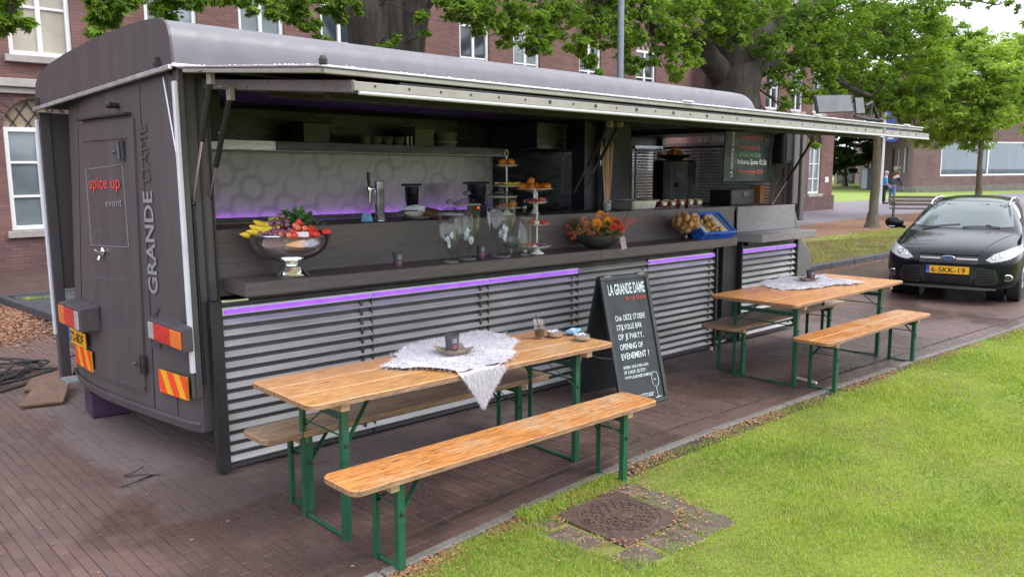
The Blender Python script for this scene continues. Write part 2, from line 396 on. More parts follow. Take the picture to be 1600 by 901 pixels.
FB = np.array([(0,1,5,4), (1,2,6,5), (2,3,7,6), (3,0,4,7), (4,5,9,8), (5,6,10,9), (6,7,11,10), (7,4,8,11), (8,9,10,11)])
def inview(x, y):
    d = Vector((x, y, -CAM_H)); z = d.dot(FWD)
    if z < .2: return False
    u = 800+F_PX*d.dot(RIGHT)/z; v = 450.5-F_PX*d.dot(UP)/z
    return -20 < u < 1620 and v < 925
vis = [b for b in bricks if inview((b[0]+b[2])/2, (b[1]+b[3])/2)]
vis.sort(key=lambda b: math.hypot((b[0]+b[2])/2, (b[1]+b[3])/2))
near = set(vis[:300]); rest = [b for b in bricks if b not in near]
pv = thing('brick_pavement', None, None, (3, 4, 0), world=True); pv['kind'] = 'structure'
bmesh_cache = {}
def rz_(): return random.choice([0, 0, 0, .0006, -.0008, -.0016]), (random.uniform(-.0009, .0009), random.uniform(-.0009, .0009))
for b in vis[:300]:
    key = (round((b[2]-b[0])*500)/500, round(b[3]-b[1], 2), random.randrange(5))
    cx, cy = (b[0]+b[2])/2, (b[1]+b[3])/2
    if key not in bmesh_cache:
        hx, hy = (b[2]-b[0])/2, (b[3]-b[1])/2; zo, tl = rz_()
        vs = brick_geo((-hx, -hy, hx, hy), zo, tl); me = bpy.data.meshes.new('brick'); me.from_pydata(vs, [], [tuple(f) for f in FB]); me.materials.append(M_PB); bmesh_cache[key] = me
    o = bpy.data.objects.new('brick', bmesh_cache[key]); COL.objects.link(o); o.parent = pv; o.location = (cx-3, cy-4, gz(cx))
V = []; Fc = []; T = []
for i, b in enumerate(rest):
    zo, tl = rz_(); V += [(x-3, y-4, z) for x, y, z in brick_geo(b, zo, tl)]; Fc.append(FB+12*i); T += [random.random()]*9
link_mesh('farther_bricks', fast_mesh('farther_bricks', np.array(V), np.concatenate(Fc), M_PS, np.array(T)), pv, 'stuff')

# ---------------------------------------------------------------- grass, petals
def leaf_mat(name, stops, trans=.35, rough=.55, attr=True):
    m, nt, b, N, L = _new(name)
    a = N.new('ShaderNodeAttribute'); a.attribute_name = 'tone'; t = a.outputs['Fac']
    P = _pos(nt); big = _noise(nt, .9 if 'grass' in name else .45, 4, .6, P)
    t = _math(nt, 'ADD', _math(nt, 'MULTIPLY', t, .6), _math(nt, 'MULTIPLY', _ramp(nt, big, [(.35, 0), (.65, 1)]), .4))
    c = _ramp(nt, t, stops); L.new(c, b.inputs['Base Color']); b.inputs['Roughness'].default_value = rough; b.inputs['Specular IOR Level'].default_value = .3
    tr = N.new('ShaderNodeBsdfTranslucent'); L.new(_mix(nt, 1.0, c, (1.0, 1.0, .55), 'MULTIPLY'), tr.inputs[0]); ms = N.new('ShaderNodeMixShader'); ms.inputs[0].default_value = trans
    L.new(b.outputs[0], ms.inputs[1]); L.new(tr.outputs[0], ms.inputs[2]); L.new(ms.outputs[0], N['Material Output'].inputs[0]); MATS[name] = m; return m
M_GRASS = leaf_mat('grass_blades', [(0, (.11, .21, .03)), (.3, (.26, .39, .055)), (.55, (.38, .49, .075)), (.80, (.46, .53, .11)), (1, (.50, .42, .18))], .4)
M_GRASSF = leaf_mat('grass_dry_mix', [(0, (.15, .20, .04)), (.4, (.30, .34, .08)), (.7, (.42, .36, .13)), (1, (.46, .29, .16))], .3)
M_PETAL = leaf_mat('brown_petals', [(0, (.16, .075, .04)), (.5, (.36, .18, .11)), (1, (.52, .31, .2))], .1, .8)
DR = (3.31, 2.68)                                           # the manhole
def blades(n, sampler, h, wd, mt, name, keep=None):
    X, Y = sampler(n); m = np.ones(len(X), bool) if keep is None else keep(X, Y); X, Y = X[m], Y[m]; n = len(X)
    Z = -.0105*np.clip(X-2, 0, 11)-.008
    d = np.hypot(X, Y); a = RNG.uniform(0, 2*np.pi, n); hh = h*RNG.uniform(.45, 1.25, n)*(.75+.5*np.sin(X*3.1+np.sin(Y*4.3)*1.5)*.5); w = wd*np.clip(d/4, .8, 3)*RNG.uniform(.7, 1.3, n)
    la = RNG.uniform(0, 2*np.pi, n); ln = hh*RNG.uniform(.1, 1.0, n)
    cx, sx_ = np.cos(a)*w/2, np.sin(a)*w/2
    p0 = np.stack([X-cx, Y-sx_, Z], 1); p1 = np.stack([X+cx, Y+sx_, Z], 1)
    mx_, my_ = X+np.cos(la)*ln*.35, Y+np.sin(la)*ln*.35
    p2 = np.stack([mx_+cx*.75, my_+sx_*.75, Z+hh*.6], 1); p3 = np.stack([mx_-cx*.75, my_-sx_*.75, Z+hh*.6], 1)
    p4 = np.stack([X+np.cos(la)*ln, Y+np.sin(la)*ln, Z+hh*.95], 1)
    V = np.stack([p0, p1, p2, p3, p4], 1).reshape(-1, 3); i = np.arange(n)[:, None]*5
    F = np.concatenate([i+np.array([[0, 1, 2]]), i+np.array([[0, 2, 3]]), i+np.array([[3, 2, 4]])], 1).reshape(-1, 3)
    t = RNG.beta(2.2, 2.6, n); t[RNG.random(n) < .05] = 1
    return fast_mesh(name, V, F, mt, np.repeat(t, 3))
def kY(X): return np.interp(X, KX, KY)
def s_near(n):
    r = 2.2+11*RNG.random(n)**1.45; a = RNG.uniform(R(30), R(93), n); return r*np.sin(a), r*np.cos(a)
def k_near(X, Y):
    e = kY(X)-.085-.05*np.abs(np.sin(X*2.3)+np.sin(X*5.1))+RNG.normal(0, .035, len(X)); k = Y < e
    dx, dy = np.abs(X-DR[0]), np.abs(Y-DR[1]); m = np.maximum(dx, dy)
    inner = (m < .25); ring = (m < .43+.05*np.sin(X*23+Y*11)) & (X+Y*0 > 2.75)
    clump = (np.sin(X*15+Y*4)+np.sin(Y*19+X*7)+RNG.normal(0, .35, len(X))) > .45
    k &= ~inner; k &= ~(ring & ~clump)
    bare = (np.hypot((X-4.0)/.55, (Y-3.0)/.18) < 1); k &= ~(bare & (RNG.random(len(X)) < .6))
    return k
link_mesh('grass', blades(470000, s_near, .030, .0038, M_GRASS, 'grass', k_near), None, 'stuff')
tag(bpy.data.objects['grass'], 'short bright green mown grass on the near lawn', 'grass')
def s_tuft(n):
    X = RNG.uniform(2.9, 3.75, n); return X, 3.02+.07*RNG.normal(0, 1, n)+(X-2.9)*.05
o = link_mesh('long_grass', blades(4200, s_tuft, .065, .005, M_GRASS, 'long_grass', lambda X, Y: (Y > DR[1]+.27) & (Y < 3.12)), None, 'stuff'); tag(o, 'longer grass tuft between the kerb and the manhole cover', 'grass')
def s_mid(n): return RNG.uniform(10, 34, n), RNG.uniform(7.5, 11, n)
o = link_mesh('worn_grass', blades(60000, s_mid, .06, .0045, M_GRASSF, 'worn_grass', lambda X, Y: (Y < 9.6+.06*(X-9)+RNG.normal(0, .35, len(X)))), None, 'stuff'); tag(o, 'patchy worn grass behind the dark stone kerb', 'grass')
def scatter(n, sampler, size, name, mt, zoff=.004, flat=.35):
    X, Y = sampler(n); n = len(X); Z = -.0105*np.clip(X-2, 0, 11)+zoff; a = RNG.uniform(0, 6.28, n); s = size*RNG.uniform(.5, 1.4, n)
    ux, uy = np.cos(a), np.sin(a); k = RNG.uniform(.35, .7, n); P = []
    for (du, dv) in ((-1, 0), (0, -1), (1, 0), (0, 1)):
        P.append(np.stack([X+(ux*du-uy*dv*k)*s, Y+(uy*du+ux*dv*k)*s, Z+RNG.uniform(0, flat, n)*s], 1))
    V = np.stack(P, 1).reshape(-1, 3); F = np.arange(n)[:, None]*4+np.array([[0, 1, 2, 3]])
    return link_mesh(name, fast_mesh(name, V, F, mt, RNG.random(n)), None, 'stuff')
def s_edge(n):
    X = 1.6+RNG.random(n)**1.3*14; X = X[np.sin(X*3.7)+np.sin(X*9.1+1)+RNG.normal(0, .5, n) > -.3]; n = len(X); return X, kY(X)-.10-np.abs(RNG.normal(0, .075, n))+RNG.normal(0, .03, n)
tag(scatter(12000, s_edge, .009, 'fallen_petals', M_PETAL, .006), 'brown fallen petals gathered along the kerb of the near lawn', 'petals')
def s_drain(n): 
    a = RNG.uniform(0, 6.28, n); r = .25+np.abs(RNG.normal(0, .12, n)); return DR[0]+r*np.cos(a)*1.25, DR[1]+r*np.sin(a)*1.1
tag(scatter(900, s_drain, .009, 'fallen_petals', M_PETAL, .012), 'brown petals and leaf bits around the manhole cover', 'petals')
def s_pave(n):
    r = 3+9*RNG.random(n)**1.4; a = RNG.uniform(R(8), R(60), n); return r*np.sin(a), r*np.cos(a)
tag(scatter(420, s_pave, .010, 'fallen_petals', M_PETAL, .003), 'petals and leaf bits scattered over the brick paving', 'petals')
def s_lawn(n):
    X, Y = s_near(n); k = Y < kY(X)-.2; return X[k], Y[k]
tag(scatter(1500, s_lawn, .008, 'fallen_petals', M_PETAL, .022), 'a few brown petals lying in the near lawn', 'petals')
def s_heap(n):
    t = RNG.random(n); return 1.9+t*1.0+RNG.normal(0, .30, n), 10.3+t*3.2+RNG.normal(0, .3, n)
tag(scatter(5500, s_heap, .02, 'petal_heap', M_PETAL, .006, .8), 'drift of orange brown petals on the paving left of the van', 'petals')
def s_dirt(n): return RNG.uniform(15, 40, n), RNG.uniform(9.3, 14, n)
tag(scatter(9000, s_dirt, .03, 'petal_litter', M_PETAL, .004), 'petal litter on the bare ground round the young tree', 'petals')
def s_gut(n): return RNG.uniform(10, 24, n), 7.2+RNG.normal(0, .08, n)
tag(scatter(3000, s_gut, .015, 'gutter_litter', M_PETAL, .006), 'petal litter in the gutter of the dark stone kerb', 'petals')

# manhole with its surround
M_IRON = mat('rusty_iron', (.105, .066, .052), .35, 14, .6, 90, rough=.75, metal=.35)
mh = thing('manhole_cover', 'square rusty iron manhole cover with a round ribbed lid in the lawn', 'manhole', (DR[0], DR[1], gz(DR[0])), world=False, rz=R(-1))
q = MB(); q.box(-.25, .25, -.25, .25, -.05, .008); q.build('frame', M_IRON, mh, bevel=.004)
q = MB(); q.lathe([(0, .012), (.205, .012), (.212, .006), (.220, .006), (.222, .0115), (.228, .0115), (.230, .006)], (0, 0, 0), 48); q.build('lid', M_IRON, mh)
q = MB()
for i in range(-9, 10):
    yy = i*.0215; half = math.sqrt(max(0, .20**2-yy*yy)); n_ = max(1, int(half*2/.052))
    for k in range(n_):
        xx = -half+(k+.5)*half*2/n_+(.010 if i % 2 else -.010)
        if abs(yy) < .05 and abs(xx) < .06: continue
        q.cbox((xx, yy, .0155), (.038, .0095, .011))
q.box(-.045, .045, -.03, .03, .011, .017); q.build('tread_ribs', M_IRON, mh, kind='stuff', bevel=.002)
sr = thing('manhole_surround', 'worn grey paving stones laid in a ring round the manhole cover', 'paving', (DR[0], DR[1], gz(DR[0])), rz=R(-2))
for k in range(12):
    side, j = divmod(k, 3); a = side*math.pi/2; q = MB(); u = -.44+j*.29
    q.cbox((u+.14-(.0), .355, -.036), (.28, .2, .066)); me_r = Matrix.Rotation(a, 4, 'Z'); q.v = [tuple(me_r @ Vector(p)) for p in q.v]
    q.v = [(x, y, z+random.uniform(-.003, .003)) for x, y, z in q.v]
    if side == 1 and j == 0: continue
    q.build('paving_stone', M_OLDP, sr, bevel=.014)

# ---------------------------------------------------------------- building materials
def brick_wall_mat(name, c1, c2, mortar, bwid=.22, bht=.065, warp=1):
    m, nt, b, N, L = _new(name); tc = N.new('ShaderNodeTexCoord'); g = tc.outputs['Object']
    sep = N.new('ShaderNodeSeparateXYZ'); L.new(g, sep.inputs[0]); cmb = N.new('ShaderNodeCombineXYZ')
    L.new(_math(nt, 'ADD', sep.outputs[0], sep.outputs[1]), cmb.inputs[0]); L.new(sep.outputs[2], cmb.inputs[1])
    bt = N.new('ShaderNodeTexBrick'); L.new(cmb.outputs[0], bt.inputs['Vector']); bt.inputs['Scale'].default_value = 1
    bt.inputs['Brick Width'].default_value = bwid; bt.inputs['Row Height'].default_value = bht; bt.inputs['Mortar Size'].default_value = .007; bt.inputs['Mortar Smooth'].default_value = .2
    bt.inputs['Color1'].default_value = (*c1, 1); bt.inputs['Color2'].default_value = (*c2, 1); bt.inputs['Mortar'].default_value = (*mortar, 1); bt.inputs['Bias'].default_value = -.1
    big = _noise(nt, .7, 5, .7, g); c = _mix(nt, 1.0, bt.outputs['Color'], _ramp(nt, big, [(.3, .72), (.7, 1.15)]), 'MULTIPLY')
    L.new(c, b.inputs['Base Color']); b.inputs['Roughness'].default_value = .85
    _bump(nt, b, _math(nt, 'SUBTRACT', _noise(nt, 60, 3, .6, g), _math(nt, 'MULTIPLY', bt.outputs['Fac'], 2)), .6, .008); MATS[name] = m; return m
M_BRICK = brick_wall_mat('red_brick', (.175, .084, .076), (.24, .115, .10), (.13, .10, .095))
M_BRICKD = brick_wall_mat('dark_plinth_brick', (.13, .07, .072), (.19, .095, .09), (.09, .075, .075))
M_BRICKP = brick_wall_mat('purple_brick', (.145, .085, .09), (.20, .115, .115), (.13, .10, .10), .24, .07)
M_STONE = mat('pale_stone', (.36, .33, .31), .2, 3, .3, 30, rough=.8)
M_WFR = mat('white_window_paint', (.76, .76, .78), .06, 3, .05, 40, rough=.45)
M_PANE = mat('dark_window_glass', (.035, .045, .055), .5, 1.2, rough=.06, rvar=.03, spec=.9)
M_PANEB = mat('blinded_window_glass', (.34, .31, .25), .25, .8, rough=.12, rvar=.05, spec=.8)
M_PANEL_ = mat('bluish_window_glass', (.17, .205, .225), .3, .8, rough=.10, rvar=.05, spec=.9)
M_ROOFT = mat('roof_tile', (.12, .085, .08), .3, 4, .4, 20, rough=.8)
M_LEAD = mat('grey_lead', (.25, .26, .28), .2, 3, rough=.5)
def wall_cells(mb, x0, x1, z0, z1, y, holes, rev=.22):
    xs = sorted({x0, x1}|{h[0] for h in holes}|{h[1] for h in holes}); zs = sorted({z0, z1}|{h[2] for h in holes}|{h[3] for h in holes})
    for i in range(len(xs)-1):
        for j in range(len(zs)-1):
            cx, cz = (xs[i]+xs[i+1])/2, (zs[j]+zs[j+1])/2
            if any(h[0] < cx < h[1] and h[2] < cz < h[3] for h in holes): continue
            mb.add([(xs[i], y, zs[j]), (xs[i+1], y, zs[j]), (xs[i+1], y, zs[j+1]), (xs[i], y, zs[j+1])], [(0, 1, 2, 3)])
    for a, b, c, d in holes:
        mb.add([(a, y, c), (b, y, c), (b, y, d), (a, y, d), (a, y+rev, c), (b, y+rev, c), (b, y+rev, d), (a, y+rev, d)], [(0, 4, 5, 1), (1, 5, 6, 2), (2, 6, 7, 3), (3, 7, 4, 0)])
def window(parent, x0, x1, z0, z1, y, pane, cols=2, rows=(.5,), fw=.09, sill=True, split=None):
    """white timber window: frame part with panes and sill as sub-parts"""
    q = MB(); d0, d1 = y+.06, y+.16
    q.box(x0, x0+fw, d0, d1, z0, z1); q.box(x1-fw, x1, d0, d1, z0, z1); q.box(x0+fw, x1-fw, d0, d1, z1-fw, z1); q.box(x0+fw, x1-fw, d0, d1, z0, z0+fw)
    mxs = [x0+(x1-x0)*k/cols for k in range(1, cols)]
    for m_ in mxs: q.box(m_-.045, m_+.045, d0+.01, d1, z0+fw, z1-fw)
    xs = [x0+fw]+[v for m_ in mxs for v in (m_-.045, m_+.045)]+[x1-fw]
    for a, b in zip(xs[::2], xs[1::2]):
        for r_ in rows: zz = z0+(z1-z0)*r_; q.box(a, b, d0+.02, d1-.01, zz-.025, zz+.025)
    f = q.build('window', M_WFR, parent, bevel=.008)
    zs = [z0+fw]+[z0+(z1-z0)*r_ for r_ in rows]+[z1-fw]
    for a, b in zip(xs[::2], xs[1::2]):
        for zA, zB in zip(zs, zs[1:]):
            p = MB(); t = random.uniform(-.006, .006); p.add([(a, y+.12, zA), (b, y+.12+t, zA), (b, y+.12+t, zB), (a, y+.12, zB)], [(0, 1, 2, 3)]); p.build('pane', pane, f)
    if sill:
        s_ = MB(); s_.box(x0-.1, x1+.1, y-.12, y+.07, z0-.14, z0-.004); s_.build('sill', M_STONE, f, bevel=.01)
    return f
def arch(parent, x0, x1, z, rise, y, wallmb):
    """spandrels of an arched opening whose square hole ends at z+rise, plus a lattice fanlight and a brick ring"""
    cx, r = (x0+x1)/2, (x1-x0)/2; n = 14; pts = [(cx-r*math.cos(math.pi*k/n), z+rise*math.sin(math.pi*k/n)) for k in range(n+1)]
    for k in range(n):
        (a, b), (c, d) = pts[k], pts[k+1]; wallmb.add([(a, y, b), (c, y, d), (c, y, z+rise), (a, y, z+rise)], [(0, 1, 2, 3)]); wallmb.add([(a, y, b), (c, y, d), (c, y+.22, d), (a, y+.22, b)], [(0, 3, 2, 1)])
    f = MB(); f.add([(a, y+.15, b) for a, b in pts], [tuple(range(n+1))]); fl = f.build('fanlight', M_FAN, parent)
    q = MB()
    for s_ in (-1, 1):
        for k in range(-4, 5):
            u0 = cx+k*.27-s_*.2; 
            t = [(u0+s_*v*.7, z+v) for v in np.linspace(0, rise, 10)]
            t = [(a, b) for a, b in t if ((a-cx)/r)**2+((b-z)/rise)**2 < .96]
            if len(t) > 1: q.bar((t[0][0], y+.13, t[0][1]), (t[-1][0], y+.13, t[-1][1]), .022, .02, (0, 1, 0))
    q.build('lattice', M_LAT, fl)
    g = MB()
    for k in range(n):
        a0, a1 = math.pi*k/n+.012, math.pi*(k+1)/n-.012; P = [(cx-(r+e)*math.cos(t), z+(rise+e)*math.sin(t)) for t, e in ((a0, 0), (a0, .22), (a1, .22), (a1, 0))]
        g.prism(P, ((0, y-.012, 0), (1, 0, 0), (0, 0, 1), (0, 1, 0)), .03)
    g.build('arch_ring', M_BRICKD, fl)
M_FAN = mat('fanlight_infill', (.30, .23, .16), .35, 4, rough=.5); M_LAT = mat('lattice_bars', (.03, .03, .035), .1, rough=.5)

# ---------------------------------------------------------------- the long brick building behind the van
FY = 18.5
def fx(px, py=100, y=FY): return at(px, py, y=y).x
def fz(px, py, y=FY): return at(px, py, y=y).z
bld = thing('brick_building', 'long red brick building with white sash windows standing behind the van', 'building', (20, FY, 0), world=True)
U0, U1, UA = 4.12, 6.0, .62
ups = [fx(16)-2.15, fx(16), fx(225, 20), fx(372, 20), fx(500, 20), fx(610, 20), fx(718, 60), fx(802, 70), fx(905, 80), fx(994, 100)]
ups = [(a, a+1.14) for a in ups]; ups[8] = (ups[8][0], ups[8][0]+1.1)
lows = [(fx(14, 300)-2.1, fx(14, 300)-.9), (fx(14, 300), fx(14, 300)+1.22)]
wall = MB(); xr = fx(1110, 120)
holes = [(a, b, U0, U1+UA) for a, b in ups]+[(a, b, .72, 3.3) for a, b in lows]
XL = -14
wall_cells(wall, XL, xr, .55, 8.6, FY, holes)
for a, b in ups: arch(bld, a, b, U1, UA, FY, wall)
for a, b in lows: arch(bld, a, b, 2.74, .56, FY, wall)
wall.add([(XL, FY, .55), (XL, FY+12, .55), (XL, FY+12, 8.6), (XL, FY, 8.6)], [(0, 3, 2, 1)])
wall.build('wall', M_BRICK, bld)
pl = MB(); pl.box(XL, xr, FY-.05, FY+.2, -.4, .55); pl.build('plinth', M_BRICKD, bld)
for a, b in ups: window(bld, a, b, U0, U1, FY, M_PANEB if a < 5 else random.choice([M_PANE, M_PANE, M_PANEL_]))
for a, b in lows: window(bld, a, b, .72, 2.74, FY, M_PANEL_, rows=(.33, .66))
q = MB(); q.box(XL, fx(205), FY-.16, FY+.01, 3.50, 3.66); q.box(XL, fx(205), FY-.09, FY+.01, 3.38, 3.495); q.build('stone_ledge', M_STONE, bld, bevel=.012)
# pier with a stone ball
q = MB(); pa, pb = fx(1083, 120), fx(1110, 120); q.box(pa, pb, FY-.75, FY+.05, -.4, fz(1093, 104)); q.build('pier', M_BRICKD, bld)
q = MB(); bz = fz(1093, 104, FY-.5); bx_ = (pa+pb)/2; q.lathe([(.42, 0), (.42, .08), (.3, .12), (.2, .2), (.44, .36), (.55, .6), (.44, .84), (.2, .96), (0, 1)], (bx_, FY-.35, bz), 20); q.build('stone_ball', M_STONE, bld, smooth=.7)
# end pavilion, a step forward
PY = FY-.35; XR = fx(1302, 250, PY)
pw = [(fx(1198, 120, PY), fx(1198, 120, PY)+1.05), (fx(1238, 120, PY), fx(1238, 120, PY)+1.05), (fx(1272, 120, PY), fx(1272, 120, PY)+1.05)]
plw = [(fx(1206, 260, PY), fx(1206, 260, PY)+.95), (fx(1237, 260, PY), fx(1237, 260, PY)+1.0), (fx(1264, 260, PY), fx(1264, 260, PY)+1.15)]
wall = MB(); LZ0, LZ1 = fz(1264, 303, PY), fz(1264, 225, PY)
holes = [(a, b, 4.3, 6.1+.6) for a, b in pw]+[(a, b, LZ0, LZ1+.55) for a, b in plw]
wall_cells(wall, xr, XR, .55, 8.6, PY, holes)
for a, b in pw: arch(bld, a, b, 6.1, .6, PY, wall)
for a, b in plw: arch(bld, a, b, LZ1, .55, PY, wall)
wall.add([(XR, PY, -.4), (XR, PY+12, -.4), (XR, PY+12, 8.6), (XR, PY, 8.6)], [(0, 1, 2, 3)]); wall.add([(xr, PY, -.4), (xr, FY, -.4), (xr, FY, 8.6), (xr, PY, 8.6)], [(0, 1, 2, 3)])
wall.build('wall', M_BRICK, bld)
pl = MB(); pl.box(xr, XR+.06, PY-.1, PY+.2, -.4, .55); pl.box(XR, XR+.08, PY+.2, PY+12, -.4, .55); pl.build('plinth', M_BRICKD, bld)
for a, b in pw: window(bld, a, b, 4.3, 6.1, PY, M_PANE)
for a, b in plw: window(bld, a, b, LZ0, LZ1, PY, M_PANEL_, rows=(.3, .6))
q = MB(); q.box(fx(1290, 293, PY)-.12, fx(1290, 293, PY)+.2, PY-.03, PY-.002, 1.15, 1.4); q.build('wall_plate', M_WFR, bld)
q = MB(); q.box(XL, XR+.3, PY-.35, PY+12, 8.6, 8.85); q.box(XL, XR+.15, PY-.2, PY+12, 8.4, 8.6); q.build('cornice', M_WFR, bld, bevel=.02)
q = MB(); q.add([(XL-.3, PY-.45, 8.85), (XR+.4, PY-.45, 8.85), (XR-3, PY+5, 12.6), (XL+3, PY+5, 12.6), (XL-.3, PY+12, 8.85), (XR+.4, PY+12, 8.85)], [(0, 1, 2, 3), (1, 5, 2), (3, 2, 5, 4), (0, 3, 4)]); q.build('roof', M_ROOFT, bld)
q = MB(); q.tube([(fx(1150, 110, FY-.1), FY-.12, 0), (fx(1150, 110, FY-.1), FY-.12, 8.4)], .06, 8); q.build('downpipe', M_LEAD, bld)

# ---------------------------------------------------------------- modern brick building on the right
G2 = gz(13)
A = Vector((65.5, 24.9, G2)); dR_ = Vector((77.3-65.5, 20.44-24.9, 0)).normalized(); dL_ = Vector((104.9-65.5, 47.4-24.9, 0)).normalized()
mod = thing('modern_building', 'dark purple brick building with a long white framed window at the right edge', 'building', A, world=True)
def facade(p0, d, L_, z0, z1, holes, nm, mt):
    W = MB(); n = Vector((d.y, -d.x, 0)); Mx = Matrix(((d.x, -n.x, 0, p0.x), (d.y, -n.y, 0, p0.y), (0, 0, 1, 0), (0, 0, 0, 1))); W.T = Mx
    wall_cells(W, 0, L_, z0, z1, 0, holes); W.build(nm, mt, mod); return Mx
HB, HW = 8.9, 4.6
s0, s1 = (at(1465, 240, x=67.9).xy-A.xy).length, 40
wz0, wz1 = 1.10, 3.80
facade(A, dR_, 60, G2+.5, HB, [(2.9, 50, wz0, wz1)], 'wall', M_BRICKP)
Mx = Matrix(((dR_.x, -dR_.y, 0, A.x), (dR_.y, dR_.x, 0, A.y), (0, 0, 1, 0), (0, 0, 0, 1)))   # local y points into the wall
def loc_box(parent, mt, name, *b, bevel=0, M=Mx):
    q = MB(); q.T = M; q.box(*b); return q.build(name, mt, parent, bevel=bevel)
loc_box(mod, M_CONC, 'plinth', -.02, 60, -.06, .3, G2-.3, G2+.5)
M_BLIND = mat('venetian_blind', (.26, .30, .33), .3, 1.5, rough=.35, stretch=(1, 1, .1))
f = MB(); f.T = Mx
for a, b, c, d in ((2.9, 50, wz0, wz0+.13), (2.9, 50, wz1-.13, wz1)): f.box(a, b, .03, .14, c, d)
for k in range(9): xx = 2.9+k*5.2; f.box(xx, xx+.13, .032, .138, wz0+.13, wz1-.13)
win = f.build('window', M_WFR, mod, bevel=.01)
q = MB(); q.T = Mx; zz = wz0+.15
while zz < wz1-.15: q.box(3.05, 49.8, .2, .26, zz, zz+.045); zz += .085
q.build('blind_slats', M_BLIND, win, kind='stuff')
for k in range(9):
    q = MB(); q.T = Mx; q.box(3.04+k*5.2, 8.09+k*5.2, .10, .11, wz0+.135, wz1-.135); q.build('pane', thin_glass('building_glass', (.8, .88, .92), .06), win)
q = MB(); q.T = Mx; q.box(2.9, 50, .5, .55, wz0, wz1); q.build('room_back', M_BLIND, mod)
# left wing
nL = Vector((dL_.y, -dL_.x, 0))
MxL = Matrix(((-dL_.x, -nL.x, 0, A.x+dL_.x*45), (-dL_.y, -nL.y, 0, A.y+dL_.y*45), (0, 0, 1, 0), (0, 0, 0, 1)))
# build along +dL with local y into the wall
inw = Vector((-dL_.y, dL_.x, 0)) if Vector((-dL_.y, dL_.x, 0)).dot(dR_) > 0 else Vector((dL_.y, -dL_.x, 0))
MxL = Matrix(((dL_.x, inw.x, 0, A.x), (dL_.y, inw.y, 0, A.y), (0, 0, 1, 0), (0, 0, 0, 1)))
def wd_(px): # distance along the wing
    d = FWD+(px-800)/F_PX*RIGHT; d.z = 0; n_ = inw; t = (A.xy.dot(n_.xy))/(d.xy.dot(n_.xy)); return (Vector((d.x*t, d.y*t))-A.xy).length
wins = [(wd_(1405), wd_(1399)), (wd_(1394), wd_(1389.5)), (wd_(1385), wd_(1381)), (wd_(1360), wd_(1357.5)), (wd_(1353), wd_(1350.5)), (wd_(1347), wd_(1345)), (wd_(1341.5), wd_(1340))]
W = MB(); W.T = MxL; wall_cells(W, 0, 46, G2+.35, HW, 0, [(min(a, b), max(a, b), 1.35, 3.4) for a, b in wins]); W.build('wing_wall', M_BRICKP, mod)
for a, b in wins:
    a, b = min(a, b), max(a, b); q = MB(); q.T = MxL; q.box(a, b, .12, .16, 1.35, 3.4); p_ = q.build('window', M_PANE, mod)
    
    for u_ in (a, b-.12): q = MB(); q.T = MxL; q.box(u_, u_+.12, .05, .118, 1.35, 3.4); q.build('frame', M_WFR if a < 8 else M_BRICKD, p_)
loc_box(mod, M_CONC, 'plinth', 0, 46, -.05, .25, G2-.3, G2+.35, M=MxL)
loc_box(mod, M_LEAD, 'parapet', .3, 46, -.08, .5, HW, HW+.12, M=MxL)
loc_box(mod, M_BRICKP, 'rear_block', 13, 46, 4, 18, HW, 8.6, M=MxL)
loc_box(mod, M_LEAD, 'roof_edge', -.1, 60, -.1, .6, HB, HB+.2)
loc_box(mod, M_BRICKP, 'side_wall', .05, .3, .3, 24, HW, HB, M=Mx)
loc_box(mod, M_LEAD, 'roof', .1, 59, .35, 24, HB-.1, HB+.05)
# garden gate far behind
gt = at(1322, 288, z=G2+.4); gate = thing('garden_gate', 'pale metal gate far back between the two buildings', 'gate', (96, 46, G2), world=True)
g0 = at(1306, 285, x=92); g1 = at(1332, 285, x=96)
q = MB(); n_ = 26
for k in range(n_+1):
    p = g0.lerp(g1, k/n_); q.box(p.x-.03, p.x+.03, p.y-.03, p.y+.03, G2, 2.6)
q.build('bars', M_LEAD, gate, kind='stuff')
q = MB(); q.bar((g0.x, g0.y, .2), (g1.x, g1.y, .2), .08, .1); q.bar((g0.x, g0.y, 2.5), (g1.x, g1.y, 2.5), .08, .1); q.build('rails', M_LEAD, gate)
for k, p in enumerate((g0, g0.lerp(g1, .5), g1)):
    q = MB(); q.box(p.x-.12, p.x+.12, p.y-.2, p.y+.2, G2-.1, 2.8); q.build('gate_post', M_STONE, gate, bevel=.02)
# flag pole and flag
fp = at(1376, 310, x=45); fp = thing('flagpole', 'white flagpole on the lawn in front of the purple brick building', 'flagpole', (45, fp.y, G2))
q = MB(); q.tube([(0, 0, -.1), (0, 0, 4.5), (0, 0, 8)], [.07, .06, .045], 10); q.ball((0, 0, 8.03), .08); q.build('pole', M_WFR, fp, smooth=.8)
M_FLAG = mat('blue_flag_cloth', (.09, .13, .55), .15, 2, rough=.7, sheen=.3)
fy = ORG and bpy.data.objects['flagpole'].location
fl = MB(); nx, nz = 8, 12
vs = [(45+math.sin(j*.8+i*.5)*.05, fy.y-.08-i*.62/nx*1.0, 5.4-j*2.2/nz+.02*math.sin(i)) for j in range(nz+1) for i in range(nx+1)]
fl.add(vs, [(j*(nx+1)+i, j*(nx+1)+i+1, (j+1)*(nx+1)+i+1, (j+1)*(nx+1)+i) for j in range(nz) for i in range(nx)])
vs2 = [(x+.012, y, z) for x, y, z in vs]; fl.add(vs2, [(j*(nx+1)+i, (j+1)*(nx+1)+i, (j+1)*(nx+1)+i+1, j*(nx+1)+i+1) for j in range(nz) for i in range(nx)])
flg = fl.build('flag', M_FLAG, label='blue banner with a small white emblem hanging from the white flagpole', cat='flag', smooth=True)
